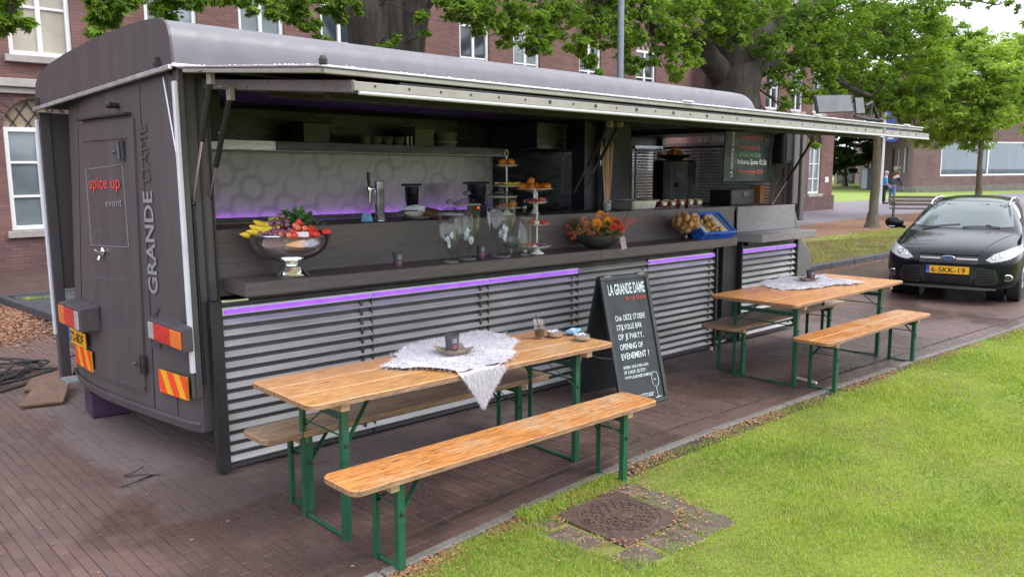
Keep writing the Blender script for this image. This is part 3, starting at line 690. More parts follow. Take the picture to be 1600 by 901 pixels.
q = MB(); q.prism([(0, 0), (.3, 0), (.34, .08), (.22, .1), (.2, .34), (.12, .42), (.08, .3), (.1, .12), (0, .08)], ((44.93, fy.y-.2, 3.3), (0, -1, 0), (0, 0, 1), (-1, 0, 0)), .01); q.build('emblem', M_WFR, flg)
q = MB(); q.prism([(0, 0), (.26, 0), (.2, .12), (.1, .16), (0, .1)], ((44.93, fy.y-.2, 4.95), (0, -1, 0), (0, 0, 1), (-1, 0, 0)), .01); q.build('emblem', M_WFR, flg)
# street cabinet, wall lights with flowers
cb = at(1357, 295, z=G2); q = MB(); q.box(-.9, .9, -.5, .5, 0, 2.2); q.T = None
cab = thing('utility_cabinet', 'grey blue utility cabinet by the far wing of the modern building', 'cabinet', (75, 32.1, G2), rz=R(-30))
q = MB(); q.box(-.75, .75, -.4, .4, 0, 1.75); q.build('housing', mat('cabinet_grey', (.28, .33, .37), .1, rough=.5), cab, bevel=.03)
q = MB(); q.box(-.8, .8, -.45, .45, 1.75, 1.84); q.build('lid', M_LEAD, cab, bevel=.02)
for (px, py, nm, colr, xx) in ((1402, 264, 'white and pink flower basket on the modern building wall', (.75, .55, .5), 68), (1354, 261, 'small red flower basket farther back on the modern building wall', (.8, .15, .12), 86)):
    p = at(px, py, x=xx); t = thing('flower_basket', nm, 'flower basket', p, group='flower baskets on the wing wall')
    q = MB(); q.lathe([(.03, -.22), (.14, -.16), (.21, -.05), (.22, 0)], (0, 0, 0), 12, True); q.build('basket', M_STONE, t, smooth=.6)
    q = MB()
    for k in range(60): a = random.random()*6.28; r_ = random.random()**.5*.26; q.cbox((r_*math.cos(a), r_*math.sin(a), random.uniform(0, .16)), (.06, .06, .03), random.random(), random.random(), random.random())
    q.build('flowers', mat('blooms_%d' % xx, colr, .3, 8), t, kind='stuff')

# ---------------------------------------------------------------- trees
M_BARK = mat('bark', (.045, .037, .030), .6, 9, 1.0, 26, rough=.95, stretch=(1, 1, .16))
M_BARK2 = mat('bark_young', (.13, .11, .08), .4, 8, .8, 30, rough=.95, stretch=(1, 1, .3))
GS = lambda a, b, c, d: [(0, a), (.35, b), (.7, c), (1, d)]
M_LEAFA = leaf_mat('leaf_chestnut', GS((.06, .12, .02), (.15, .27, .038), (.28, .43, .06), (.46, .58, .10)), .52)
M_LEAFB = leaf_mat('leaf_bright', GS((.14, .24, .04), (.26, .40, .065), (.38, .53, .10), (.52, .64, .17)), .52)
M_LEAFC = leaf_mat('leaf_dark', GS((.022, .048, .014), (.04, .085, .02), (.07, .13, .03), (.12, .19, .04)), .3)
def leaves(name, cl, mt, parent, size, per, lobes=3, flat=.35, off=None, droop=.25):
    """leaf cloud: cl = [(centre, radii, weight)], each leaf a little hand of folded lobes"""
    P = []; 
    for c, r, wgt in cl:
        n = int(per*wgt); d = RNG.normal(0, 1, (n, 3)); d /= np.linalg.norm(d, axis=1)[:, None]; rad = RNG.random(n)**.45
        sub = RNG.integers(0, max(3, n//26), n); jig = RNG.normal(0, 1, (max(3, n//26), 3)); jig /= np.linalg.norm(jig, axis=1)[:, None]; jr = RNG.random(len(jig))**.4
        base = jig[sub]*jr[sub][:, None]; q = base+RNG.normal(0, .13, (n, 3)); P.append(np.array(c)+q*np.array(r))
    P = np.concatenate(P); n = len(P); off = np.array(off if off is not None else (0, 0, 0)); P = P-off
    nrm = RNG.normal(0, 1, (n, 3))*np.array([flat*1.6, flat*1.6, 1]); nrm[:, 2] = np.abs(nrm[:, 2])+.25; nrm /= np.linalg.norm(nrm, axis=1)[:, None]
    a = np.cross(nrm, RNG.normal(0, 1, (n, 3))); a /= np.linalg.norm(a, axis=1)[:, None]; b = np.cross(nrm, a); s = size*RNG.uniform(.6, 1.35, n)
    V = []; 
    angs = [0] if lobes == 1 else list(np.linspace(-1.05, 1.05, lobes))
    for g in angs:
        dr = a*math.cos(g)+b*math.sin(g); sd_ = -a*math.sin(g)+b*math.cos(g); L_ = s*(1-.22*abs(g)); dn = np.array([0, 0, -droop])
        V.append(P); V.append(P+(dr*.55+sd_*.27)*L_[:, None]+nrm*.05*L_[:, None]); V.append(P+(dr+dn)*L_[:, None]); V.append(P+(dr*.55-sd_*.27)*L_[:, None]+nrm*.05*L_[:, None])
    k = len(angs); V = np.stack(V, 1).reshape(-1, 3); F = (np.arange(n*k)[:, None]*4+np.array([[0, 1, 2, 3]]))
    t = np.repeat(np.clip(RNG.normal(.5, .22, n), 0, 1), k)
    return link_mesh(name, fast_mesh(name, V, F, mt, t), parent, 'stuff')
def limb(mb, pts, r0, r1, n=8, wob=.06, sub=5):
    P = [Vector(p) for p in pts]; out = []
    for i in range(len(P)-1):
        a, b = P[max(i-1, 0)], P[i]; c, d = P[i+1], P[min(i+2, len(P)-1)]
        for k in range(sub):
            t = k/sub; out.append(.5*((2*b)+(-a+c)*t+(2*a-5*b+4*c-d)*t*t+(-a+3*b-3*c+d)*t**3))
    out.append(P[-1]); m = len(out); rs = [r0+(r1-r0)*i/(m-1) for i in range(m)]
    out = [p+Vector((random.uniform(-1, 1), random.uniform(-1, 1), random.uniform(-.5, .5)))*rs[i]*wob*2 for i, p in enumerate(out)]
    rs = [r_*random.uniform(1-wob, 1+wob) for r_ in rs]; mb.tube(out, rs, n); return out
def A_(px, py, y): return at(px, py, y=y)
def twigs(mb, cl, roots, n=3, r=.018):
    for c, rr, wgt in cl:
        c = Vector(c); rt = min(roots, key=lambda q: (q-c).length)
        mid = rt.lerp(c, .5)+Vector((random.uniform(-.2, .2), random.uniform(-.2, .2), random.uniform(.0, .3)))
        limb(mb, [rt, mid, c], r*1.7, r*.7, 5, .05, 3)
        for k in range(n):
            e = c+Vector((random.uniform(-1, 1)*rr[0], random.uniform(-1, 1)*rr[1], random.uniform(-1, .6)*rr[2])); limb(mb, [mid.lerp(c, random.random()), (c+e)/2+Vector((0, 0, .08)), e], r*.8, r*.3, 4, .05, 2)
def px_clusters(lst, jitter=.0):
    out_ = []
    for px, py, y, r, wgt in lst:
        c = at(px, py, y=y); out_.append((tuple(c), (r, r, r*.7), wgt))
    return out_
# chestnut with the three fused stems, left of centre
T1 = A_(600, 60, 11); t1 = thing('chestnut_tree', 'old tree whose thick fused stems rise behind the left half of the van roof', 'tree', (T1.x, 11, gz(T1.x)), world=True, group='old trees behind the van')
q = MB(); G_ = gz(T1.x); roots = []
limb(q, [(T1.x, 11, G_-.1), (T1.x-.03, 11, 1.2), (T1.x-.1, 11, 2.6)], 1.0, .62, 14, .05)
st = [[(T1.x-.1, 11, 2.3), A_(572, 40, 11), A_(556, -40, 11), A_(560, -220, 11), A_(520, -420, 11)], [(T1.x, 11, 2.3), A_(608, 40, 11.1), A_(615, -40, 11.2), A_(640, -300, 11.4)], [(T1.x+.1, 11, 2.3), A_(640, 45, 11), A_(655, -10, 10.9), A_(720, -140, 10.6), A_(820, -300, 10)]]
for s_, r_ in zip(st, (.36, .34, .34)): roots += limb(q, s_, r_, .16, 12, .05)
roots += limb(q, [A_(556, -40, 11), A_(470, -90, 10.4), A_(370, -70, 9.8), A_(260, -60, 9.4)], .12, .03, 7)
roots += limb(q, [A_(560, -200, 11), A_(330, -190, 9.8), A_(180, -110, 9), A_(130, -60, 8.8)], .12, .03, 7)
roots += limb(q, [A_(180, -110, 9), A_(172, -40, 8.9), A_(170, 30, 8.8)], .03, .012, 6); roots += limb(q, [A_(130, -160, 9), A_(40, -60, 8.6), A_(15, 20, 8.5)], .04, .015, 6)
cl = px_clusters([(168, 20, 8.8, .19, .75), (160, 52, 8.8, .15, .5), (176, -18, 8.8, .26, .7), (8, 30, 8.6, .17, .5), (14, 5, 8.6, .15, .35), (-20, -20, 8.6, .35, .8), (255, -2, 9.4, .28, .9), (300, 6, 9.5, .2, .5), (355, -6, 9.6, .22, .5), (430, 20, 9.6, .18, .35), (405, 2, 9.8, .26, .6), (460, 0, 9.9, .3, .9), (475, 35, 9.9, .2, .5), (497, 60, 10, .15, .3), (520, 10, 10.2, .22, .6), (505, -20, 10, .4, 1), (535, 30, 10.2, .16, .3),
 (600, 70, 10.2, .1, .12), (615, 60, 10.2, .09, .1), (655, 25, 10.2, .14, .25), (560, 5, 10.2, .15, .2), (665, 55, 10.2, .08, .1)])
up = px_clusters([(300, -130, 9.5, .8, 1.5), (480, -180, 10.5, 1.1, 2), (640, -220, 11, 1.2, 2), (800, -280, 10.5, 1.2, 2), (150, -180, 9, .8, 1.5), (400, -340, 11, 1.5, 3), (650, -440, 11, 1.8, 3)])
twigs(q, cl+up, roots, 3, .012); q.build('trunk', M_BARK, t1, smooth=.9)
leaves('crown', cl+up, M_LEAFA, t1, .072, 430, 5, off=t1.location)
# the big one behind the middle of the roof
T2 = A_(1145, 130, 11); G_ = gz(13); t2 = thing('chestnut_tree', 'big leafy tree with spreading limbs behind the right end of the van roof', 'tree', (T2.x, 11, G_), world=True, group='old trees behind the van')
q = MB(); roots = []
limb(q, [(T2.x+.1, 11, G_-.15), (T2.x, 11, .8), (T2.x, 11, 2.6), A_(1143, 110, 11)], .9, .66, 16, .03)
fork = A_(1143, 118, 11)
roots += limb(q, [fork, A_(1130, 60, 11), A_(1120, -10, 11), A_(1090, -120, 11), A_(1050, -260, 11)], .50, .2, 12, .04)
roots += limb(q, [fork+Vector((.3, 0, 0)), A_(1178, 62, 10.9), A_(1222, 38, 10.8), A_(1292, -4, 10.6), A_(1380, -70, 10.4), A_(1460, -120, 10.2)], .46, .14, 12, .04)
roots += limb(q, [fork+Vector((-.3, 0, -.1)), A_(1090, 72, 10.8), A_(1052, 58, 10.6), A_(1022, 35, 10.4), A_(1008, -10, 10.2), A_(980, -80, 10)], .3, .12, 10, .05)
roots += limb(q, [fork+Vector((.4, 0, -.3)), A_(1195, 105, 10.6), A_(1240, 92, 10.4), A_(1290, 108, 10.2), A_(1325, 135, 10), A_(1360, 150, 9.9)], .2, .05, 8, .05)
roots += limb(q, [A_(1022, 35, 10.4), A_(960, 10, 10), A_(890, -20, 9.7), A_(800, -40, 9.4)], .1, .03, 7)
roots += limb(q, [A_(1120, -10, 11), A_(1000, -80, 10.4), A_(860, -100, 9.8), A_(740, -70, 9.5)], .14, .04, 7)
roots += limb(q, [A_(1222, 38, 10.8), A_(1300, 60, 10.5), A_(1380, 50, 10.2), A_(1440, 70, 10)], .1, .03, 7)
roots += limb(q, [A_(1292, -4, 10.6), A_(1390, -10, 10.2), A_(1480, -5, 9.9), A_(1560, 8, 9.7)], .08, .02, 7)
L2 = [(715, 12, 9.4, .3, .6), (755, 28, 9.5, .28, .6), (745, -5, 9.5, .35, .8), (795, 50, 9.6, .26, .55), (820, 20, 9.6, .34, .9), (838, 72, 9.7, .22, .5), (860, 48, 9.8, .3, .8), (880, 10, 9.8, .4, 1), (905, 72, 9.9, .24, .55), (935, 40, 9.9, .36, 1), (925, 100, 9.9, .2, .4), (945, 5, 10, .45, 1.2), (975, 60, 10, .36, .9), (1000, 20, 10.1, .45, 1.2), (985, 100, 10, .2, .3), (1030, 95, 10, .3, .6), (1040, 60, 9.9, .32, .7), (1060, 110, 10, .28, .55), (1060, 20, 10.2, .5, 1.4), (1085, 80, 10, .3, .6), (1120, 40, 10, .4, .9), (1155, 25, 10, .45, 1.2), (1150, 60, 10, .3, .5), (1110, -5, 10.2, .6, 1.6), (1190, 10, 10.2, .55, 1.5), (1200, 75, 10.2, .4, .9), (1235, 55, 10.2, .45, 1.1), (1225, 120, 10.1, .35, .8), (1250, 90, 10.2, .4, 1), (1262, 150, 9.9, .3, .6), (1240, 10, 10.5, .6, 1.4), (1280, 60, 10.2, .5, 1.2), (1285, 115, 10, .4, 1), (1300, 20, 10.2, .6, 1.6), (1310, 85, 10, .5, 1.2), (1335, 50, 10, .55, 1.4), (1345, 110, 9.9, .45, 1), (1350, 10, 10.2, .6, 1.6), (1380, 75, 10, .5, 1.2), (1395, 30, 10, .55, 1.4), (1420, 60, 9.9, .45, 1), (1435, 15, 9.8, .5, 1), (1460, 40, 9.8, .3, .45), (1470, -5, 9.8, .45, .9), (1510, 0, 9.7, .35, .4), (1560, 8, 9.6, .3, .35), (1590, 15, 9.6, .2, .2), (1225, 165, 9.8, .2, .3), (1300, 150, 9.8, .3, .6), (1250, 222, 9.3, .22, .4), (1275, 228, 9.3, .14, .2), (1375, 130, 9.9, .4, .8)]
cl = px_clusters([(a, b, c, d*1.25, e) for a, b, c, d, e in L2]); up = px_clusters([(750, -120, 9.8, 1, 1.4), (900, -130, 10, 1.2, 1.6), (1050, -150, 10.4, 1.4, 2), (1200, -150, 10.6, 1.4, 2), (1350, -140, 10.4, 1.3, 2), (1000, -350, 11, 2, 3), (1250, -380, 11, 2, 3)])
twigs(q, cl+up, roots, 3, .014); q.build('trunk', M_BARK, t2, smooth=.9)
leaves('crown', cl+up, M_LEAFA, t2, .076, 610, 5, off=t2.location)
def young_tree(label, base, trunk_r, trunk_h, top, cl, mt, size, per, group, name='young_tree', lobes=3):
    t = thing(name, label, 'tree', base, world=True, group=group); q = MB(); b = Vector(base)
    ax = limb(q, [b+Vector((0, 0, -.1)), b+Vector((.05, 0, trunk_h*.5)), b+Vector((-.03, 0, trunk_h)), b+Vector((0, 0, (trunk_h+top)/2)), b+Vector((0, 0, top*.9))], trunk_r, .04, 10, .04)
    q.tube([b+Vector((0, 0, -.05)), b+Vector((0, 0, .15)), b+Vector((0, 0, .5))], [trunk_r*1.8, trunk_r*1.3, trunk_r*1.0], 10)
    twigs(q, cl, [p for p in ax if p.z > trunk_h*.85] or ax, 3, .022); q.build('trunk', M_BARK2, t, smooth=.9)
    leaves('crown', cl, mt, t, size, per, lobes, off=b); return t
B3 = at(1363, 355, z=G2)
def ell(cx, cy, cz, rx, rz, n, rr, seed):
    rnd = random.Random(seed); out_ = []
    for k in range(n):
        z = 1-2*(k+.5)/n; a = k*2.39996; s_ = math.sqrt(1-z*z); m_ = rnd.uniform(.55, 1.0); r_ = rr*rnd.uniform(.7, 1.2)
        out_.append(((cx+rx*s_*math.cos(a)*m_, cy+rx*s_*math.sin(a)*m_, cz+rz*z*m_), (r_, r_, r_*.55), rnd.uniform(.6, 1.2)))
    return out_
young_tree('young tree with a slim trunk on the bare ground left of the black car', B3, .17, 3.4, 8.2, ell(B3.x, B3.y, 5.4, 2.3, 2.0, 26, .75, 1)+ell(B3.x+.3, B3.y-.6, 4.1, 1.6, .6, 6, .5, 3), M_LEAFA, .12, 560, 'young trees on the lawns', lobes=3)
B4 = Vector((35, at(1532, 250, x=35).y, G2))
c4 = at(1520, 150, x=35)
young_tree('bright green round young tree standing behind the black car', B4, .15, 2.4, 6.8, ell(c4.x, c4.y+.3, 4.85, 2.6, 2.35, 50, .75, 5), M_LEAFB, .13, 620, 'young trees on the lawns', lobes=3)
c5 = at(1605, 140, x=44); young_tree('bright green young tree at the right edge of the picture', (44, c5.y-1.2, G2), .15, 2.6, 7.6, ell(44, c5.y-.9, 6.0, 2.7, 2.9, 40, .9, 8), M_LEAFB, .16, 520, 'young trees on the lawns')
c6 = 0
if c6: young_tree('tree with yellow green leaves in front of the modern building corner', (52, c6.y, G2), .16, 3.2, 9.2, ell(52, c6.y, 6.6, 2.5, 2.9, 30, 1.0, 11), M_LEAFB, .2, 380, 'young trees on the lawns')
c7 = at(1322, 245, x=84); young_tree('dark green tree far back beside the garden gate', (84, c7.y, G2), .25, 1.6, 9, ell(84, c7.y, 4.6, 3.0, 4.0, 26, 1.5, 14), M_LEAFC, .34, 330, 'far trees behind the buildings', name='dense_tree')
c8 = at(1345, 262, x=110); young_tree('pale green shrub beyond the garden gate', (112, at(1318, 262, x=112).y, G2), .2, .8, 4.5, ell(112, at(1318, 262, x=112).y, 2.4, 2.4, 1.8, 14, 1.1, 15), M_LEAFB, .34, 260, 'far trees behind the buildings', name='dense_tree')
c9 = 0
if c9: young_tree('tall dark tree behind the end of the brick building', (70, at(1330, 60, x=70).y, G2), .4, 5, 17, ell(70, at(1330, 60, x=70).y, 11.5, 3.5, 5.5, 30, 1.9, 19), M_LEAFC, .36, 330, 'far trees behind the buildings', name='dense_tree')

# ---------------------------------------------------------------- lamp post, park bench
lp = at(969, 123, y=8.7); M_POST = mat('lamp_grey', (.15, .17, .20), .12, 3, rough=.4, metal=.3)
t = thing('lamp_post', 'slim grey lamp post rising behind the van roof', 'lamp post', (lp.x, 8.7, gz(lp.x)))
q = MB(); q.tube([(0, 0, 0), (0, 0, 1.2), (0, 0, 1.25), (0, 0, 9)], [.085, .085, .058, .045], 14); q.build('pole', M_POST, t, smooth=.8)
q = MB(); q.bar((0, 0, 8.8), (.0, -1.2, 9.1), .06, .06); q.build('arm', M_POST, t)
q = MB(); q.cbox((0, -1.5, 9.1), (.22, .7, .12)); q.build('lamp_head', M_POST, t, bevel=.03)
pb_ = at(1412, 345, z=G2); M_SLATW = mat('bench_wood_dark', (.12, .085, .06), .3, 6, .3, 40, rough=.7); M_CAST = mat('cast_iron', (.02, .02, .022), .1, rough=.5)
t = thing('park_bench', 'dark slatted park bench beside the young tree', 'bench', (pb_.x+.6, pb_.y-.2, G2), rz=R(-62))
for k in range(4):
    q = MB(); q.cbox((0, -.22+k*.13, .44), (1.8, .1, .04)); q.build('seat_slat', M_SLATW, t, bevel=.006)
for k in range(3):
    q = MB(); q.cbox((0, .27+k*.04, .58+k*.13), (1.8, .035, .1), rx=R(-14)); q.build('back_slat', M_SLATW, t, bevel=.006)
for s_ in (-1, 1):
    q = MB(); x_ = s_*.78
    q.tube([(x_, -.26, 0), (x_, -.24, .42), (x_, -.26, .62)], .022, 6); q.tube([(x_, .28, 0), (x_, .2, .4), (x_, .38, .92)], .022, 6); q.tube([(x_, -.28, .64), (x_, 0, .67), (x_, .3, .62)], .022, 6); q.bar((x_, -.26, .4), (x_, .22, .4), .03, .04)
    q.build('bench_frame', M_CAST, t)
# ================================================================ THE VAN
M_TAUPE = mat('van_paint', (.082, .071, .076), .13, 3.5, .10, 60, rough=.42, rvar=.12, spec=.4, stretch=(1.6, 1.6, .35))
M_ROOFP = mat('van_roof_wet_skylit', (.145, .139, .157), .14, 4, .35, 130, rough=.42, rvar=.14, spec=.5, coat=.15, coatr=.3)  # same paint as the rear, with the pale sky reflection put into the base colour
M_TRIM = mat('aluminium_trim', (.62, .62, .64), .08, 4, .1, 60, rough=.38, metal=.75)
M_STRIP = mat('white_rubber_strip', (.66, .66, .72), .06, 5, .1, 40, rough=.4)
M_CREAM = mat('cream_flap_edge', (.29, .27, .24), .15, 9, .15, 40, rough=.5)
M_BLACK = mat('black_plastic', (.018, .018, .020), .2, 8, .1, 60, rough=.45)
M_DARKIN = mat('dark_interior', (.022, .021, .023), .2, 2, .05, 40, rough=.55)
M_DKSTEEL = mat('dark_steel', (.085, .085, .09), .2, 2, .05, 60, rough=.3, metal=.6, stretch=(1, 1, 4))
M_STEEL = mat('brushed_steel', (.52, .51, .50), .12, 3, .12, 80, rough=.28, metal=.9, stretch=(.3, 1, 8))
M_CHROME = mat('chrome', (.82, .82, .82), .05, 6, rough=.15, rvar=.05, metal=1)
M_LOUVRE = mat('louvre_grey', (.43, .425, .435), .28, 4, .1, 50, rough=.42, metal=.2, stretch=(.3, 1, 1))
M_LOUVB = mat('louvre_back', (.050, .046, .050), .2, 3, rough=.6)
M_LED = emitter('purple_led', (.24, .065, .80), 1.0); M_LED2 = emitter('purple_led_inside', (.40, .09, .95), 6.0)
M_TUBE = mat('light_tube', (.48, .49, .51), .03, 5, rough=.25)
def grain_mat(name, c1, c2, axis=(1, 12, 12), rough=.5, b_=.15, coat=0):
    m, nt, b, N, L = _new(name); v = _pos(nt, 'obj', axis); g = _noise(nt, 7, 7, .7, v, .4)
    L.new(_ramp(nt, g, [(.3, c1), (.7, c2)]), b.inputs['Base Color']); _setp(b, rough=rough, coat=coat, coatr=.2); _bump(nt, b, g, b_, .002); MATS[name] = m; return m
M_LAM = grain_mat('dark_laminate', (.055, .044, .047), (.115, .093, .097), rough=.42); M_LAM2 = grain_mat('grey_laminate', (.14, .13, .138), (.24, .225, .235), rough=.45)
def ring_mat():
    m, nt, b, N, L = _new('ring_patterned_steel'); P = _pos(nt, 'obj', (1, 1, 1)); sp = N.new('ShaderNodeSeparateXYZ'); L.new(P, sp.inputs[0]); tot = None
    for s, ox, oz, r0 in ((.42, .0, .10, .25), (.42, .36, .42, .25), (.42, .62, .80, .23)):
        fx_ = _math(nt, 'SUBTRACT', _math(nt, 'FRACT', _math(nt, 'ADD', _math(nt, 'DIVIDE', sp.outputs[0], s), ox+9)), .5); fz_ = _math(nt, 'SUBTRACT', _math(nt, 'FRACT', _math(nt, 'ADD', _math(nt, 'DIVIDE', sp.outputs[2], s), oz+9)), .5)
        d = _math(nt, 'POWER', _math(nt, 'ADD', _math(nt, 'POWER', _math(nt, 'ABSOLUTE', fx_), 2.5), _math(nt, 'POWER', _math(nt, 'ABSOLUTE', fz_), 2.5)), .4)
        band = _ramp(nt, _math(nt, 'ABSOLUTE', _math(nt, 'SUBTRACT', d, r0)), [(.015, 1), (.085, 0)]); tot = band if tot is None else _math(nt, 'ADD', tot, band, True)
    n_ = _noise(nt, 3.3, 2, .5, P); L.new(_mix(nt, _math(nt, 'MULTIPLY', tot, _ramp(nt, n_, [(.36, .12), (.60, .62)])), (.52, .50, .465), (.29, .28, .265)), b.inputs['Base Color'])
    _setp(b, rough=.42, metal=.35); MATS['ring'] = m; return m
M_RING = ring_mat()
M_RED = mat('red_lens', (.62, .03, .015), .35, 30, .3, 120, rough=.25, coat=.5); M_ORA = mat('orange_lens', (.8, .19, .02), .2, 30, .3, 120, rough=.25, coat=.5); M_CLR = mat('clear_lens', (.42, .42, .45), .15, 30, .3, 120, rough=.2, coat=.5)
M_REDR = mat('red_reflector', (.85, .07, .02), .06, 20, rough=.35); M_YELR = mat('yellow_reflector', (.80, .42, .02), .06, 20, rough=.35)
M_PLATE = mat('yellow_plate', (.85, .42, .01), .04, 8, rough=.35); M_BLUE = mat('plate_blue', (.02, .09, .45), .05, rough=.4); M_INK = mat('black_print', (.015, .015, .015), .0, rough=.5)
M_TRED = mat('red_print', (.62, .055, .045), .12, 12, rough=.5); M_TGREY = mat('grey_print', (.24, .24, .25), .15, 30, rough=.5); M_TFAINT = mat('faint_print', (.065, .055, .06), .1, 30, rough=.5); M_TFAINT2 = mat('faint_grey_print', (.15, .14, .15), .1, 30, rough=.5)
M_WHITEP = mat('white_chalk', (.80, .84, .86), .1, 60, rough=.8)

SHEAR[0] = True
van = thing('food_truck', 'long dark taupe mobile bar van with its serving side open', 'food truck', (2, 4.85, 0), world=True)
def vb(name, mt, *boxes, bevel=.0, parent=None, **k):
    q = MB()
    for b_ in boxes: q.box(*b_)
    return q.build(name, mt, parent or van, bevel=bevel, **k)
# rear wall: bulging in plan
RP = [(4.84, 2.06), (4.86, 1.93), (4.95, 1.895), (5.2, 1.85), (5.45, 1.812), (5.8, 1.765), (6.1, 1.735), (6.4, 1.728), (6.7, 1.745), (6.92, 1.785), (7.02, 1.85), (7.06, 2.0), (7.06, 2.3)]
def lean(y, z): return float(np.interp(y, [4.9, 5.4, 6.0, 6.7, 7.0, 7.05], [.0, .05, .10, .13, .10, .0]))*max(0, min(1, (z-.3)/2.1))
def rx_(y, z=.3): return float(np.interp(y, [p[0] for p in RP[:11]], [p[1] for p in RP[:11]]))+lean(y, z)
def rear_strip(ys, z0, z1, off, th=.01):
    q = MB(); n = len(ys); vs = []
    for y in ys:
        x = rx_(y, z0)-off; X1 = rx_(y, z1)-off
        vs += [(x, y, z0), (X1, y, z1), (x+th, y, z0), (X1+th, y, z1)]
    for i in range(n-1):
        a, b = i*4, i*4+4; q_f = [(a, a+1, b+1, b), (a+2, b+2, b+3, a+3), (a+1, a+3, b+3, b+1), (a, b, b+2, a+2)]
        if i == 0: vs_ = vs
        q.f += q_f; q.mi += [0]*4
    q.v = vs; q.f += [(0, 2, 3, 1), ((n-1)*4, (n-1)*4+1, (n-1)*4+3, (n-1)*4+2)]; q.mi += [0, 0]; return q
q = MB(); zs = [.33, .6, 1.2, 1.8, 2.44]; n = len(RP)
q.v = [(x+lean(y, z), y, z) for z in zs for y, x in RP]; q.f = [(j*n+i, (j+1)*n+i, (j+1)*n+i+1, j*n+i+1) for j in range(len(zs)-1) for i in range(n-1)]; q.mi = [0]*len(q.f)
q.build('rear_wall', M_TAUPE, van, smooth=.5)
q = MB(); n = len(RP); zs = [(.25, .10), (.265, .0), (.315, -.012), (.335, -.008)]
q.v = [(x+o_, y, z) for z, o_ in zs for y, x in RP]; q.f = [(j*n+i, (j+1)*n+i, (j+1)*n+i+1, j*n+i+1) for j in range(3) for i in range(n-1)]; q.mi = [0]*len(q.f)
q.build('bottom_rail', M_TAUPE, van)
vb('underfloor', M_DARKIN, (1.95, 9.2, 4.9, 7.03, .30, .5))
# side wall slices, corner posts
vb('side_post', M_TAUPE, (1.925, 2.075, 4.835, 4.87, .27, 2.44), bevel=.004)
vb('side_seal', M_BLACK, (2.0, 2.012, 4.826, 4.834, .3, 2.4), (2.062, 2.074, 4.82, 4.834, .3, 2.4))
vb('corner_strip', M_STRIP, (1.862, 1.888, 4.795, 4.83, .66, 2.375), bevel=.005)
vb('corner_rail', M_TAUPE, (1.888, 1.925, 4.80, 4.865, .50, 2.45), (1.868, 1.888, 4.81, 4.835, .50, .655), bevel=.004)
vb('far_corner_strip', M_STRIP, (1.745, 1.768, 7.31, 7.345, .55, 2.27), bevel=.005)
vb('far_flap', M_TAUPE, (1.768, 1.845, 7.30, 7.37, .16, 2.33), (1.845, 2.3, 7.32, 7.36, .92, 2.33), bevel=.004)
vb('far_wall', M_TAUPE, (2.0, 8.7, 7.03, 7.06, .33, 2.44), (8.7, 9.45, 7.03, 7.06, .33, 1.35), (8.7, 9.45, 7.03, 7.06, 2.2, 2.44))
q = MB(); q.tube([(1.875, 4.83, 1.9), (1.88, 4.99, 2.41)], .006, 6); q.build('stay_rod', M_TRIM, van)
# roof
RS = [(7.30, 2.356), (7.275, 2.45), (7.25, 2.533), (7.15, 2.60), (6.92, 2.648), (6.55, 2.690), (5.92, 2.735), (5.38, 2.748), (5.05, 2.742), (4.945, 2.733), (4.88, 2.715), (4.84, 2.68), (4.815, 2.62), (4.803, 2.54), (4.80, 2.46)]
def roofsec(x, k): return [(x-(.0457*(y-4.807) if k == 0 else 0), y, (2.46-(y-4.8)*.0416)+(z-(2.46-(y-4.8)*.0416))*h) for (y, z), h in ((p, hh) for p, hh in zip(RS, [1]*15))]
q = MB(); st_ = [(1.863, 1, 0), (1.875, 1.0, 0), (3, 1, 1), (5, 1, 1), (7, 1, 1), (7.9, 1, 1), (8.03, .985, 1), (8.11, .92, 1), (8.16, .80, 1), (8.19, .62, 1), (8.2, .46, 1), (8.9, .42, 1), (8.98, .3, 1), (9.02, .02, 1)]
m_ = len(RS)
for x, h, k in st_:
    for (y, z) in RS:
        zb = 2.46-(y-4.8)*.0416; xx = x-.0457*(y-4.807)*(1 if x < 2 else 0); q.v.append((xx, y, zb+(z-zb)*h))
for i in range(1, len(st_)-1):
    for j in range(m_-1): q.f.append((i*m_+j, i*m_+j+1, (i+1)*m_+j+1, (i+1)*m_+j)); q.mi.append(0)
roof = q.build('roof', M_ROOFP, van, smooth=.7)
q = MB()
for x in (1.863, 1.877):
    for (y, z) in RS: q.v.append((x-.0457*(y-4.807), y+(0 if 1 else 0), z+.006))
q.f = [tuple(range(m_))[::-1]]+[(j, j+1, m_+j+1, m_+j) for j in range(m_-1)]; q.mi = [0]*len(q.f)
q.build('roof_end_cap', M_TAUPE, van)
q = MB(); q.bar((1.852, 4.795, 2.452), (1.738, 7.31, 2.347), .024, .028); q.build('roof_trim', M_TRIM, van, bevel=.004)
q = MB(); q.bar((1.855, 4.79, 2.462), (8.9, 4.79, 2.462), .03, .022); q.build('roof_gutter', M_TRIM, van, bevel=.004)
for (yy, zz) in ((4.97, 2.49), (7.2, 2.40)):
    q = MB(); xx = 1.863-.0457*(yy-4.807); q.cbox((xx-.012, yy, zz), (.02, .03, .06)); q.cbox((xx-.02, yy, zz-.01), (.02, .045, .018)); q.build('catch', M_DKSTEEL, van)
q = MB(); q.box(1.9, 9.2, 4.86, 7.04, 2.42, 2.445); q.build('ceiling', M_DARKIN, van)
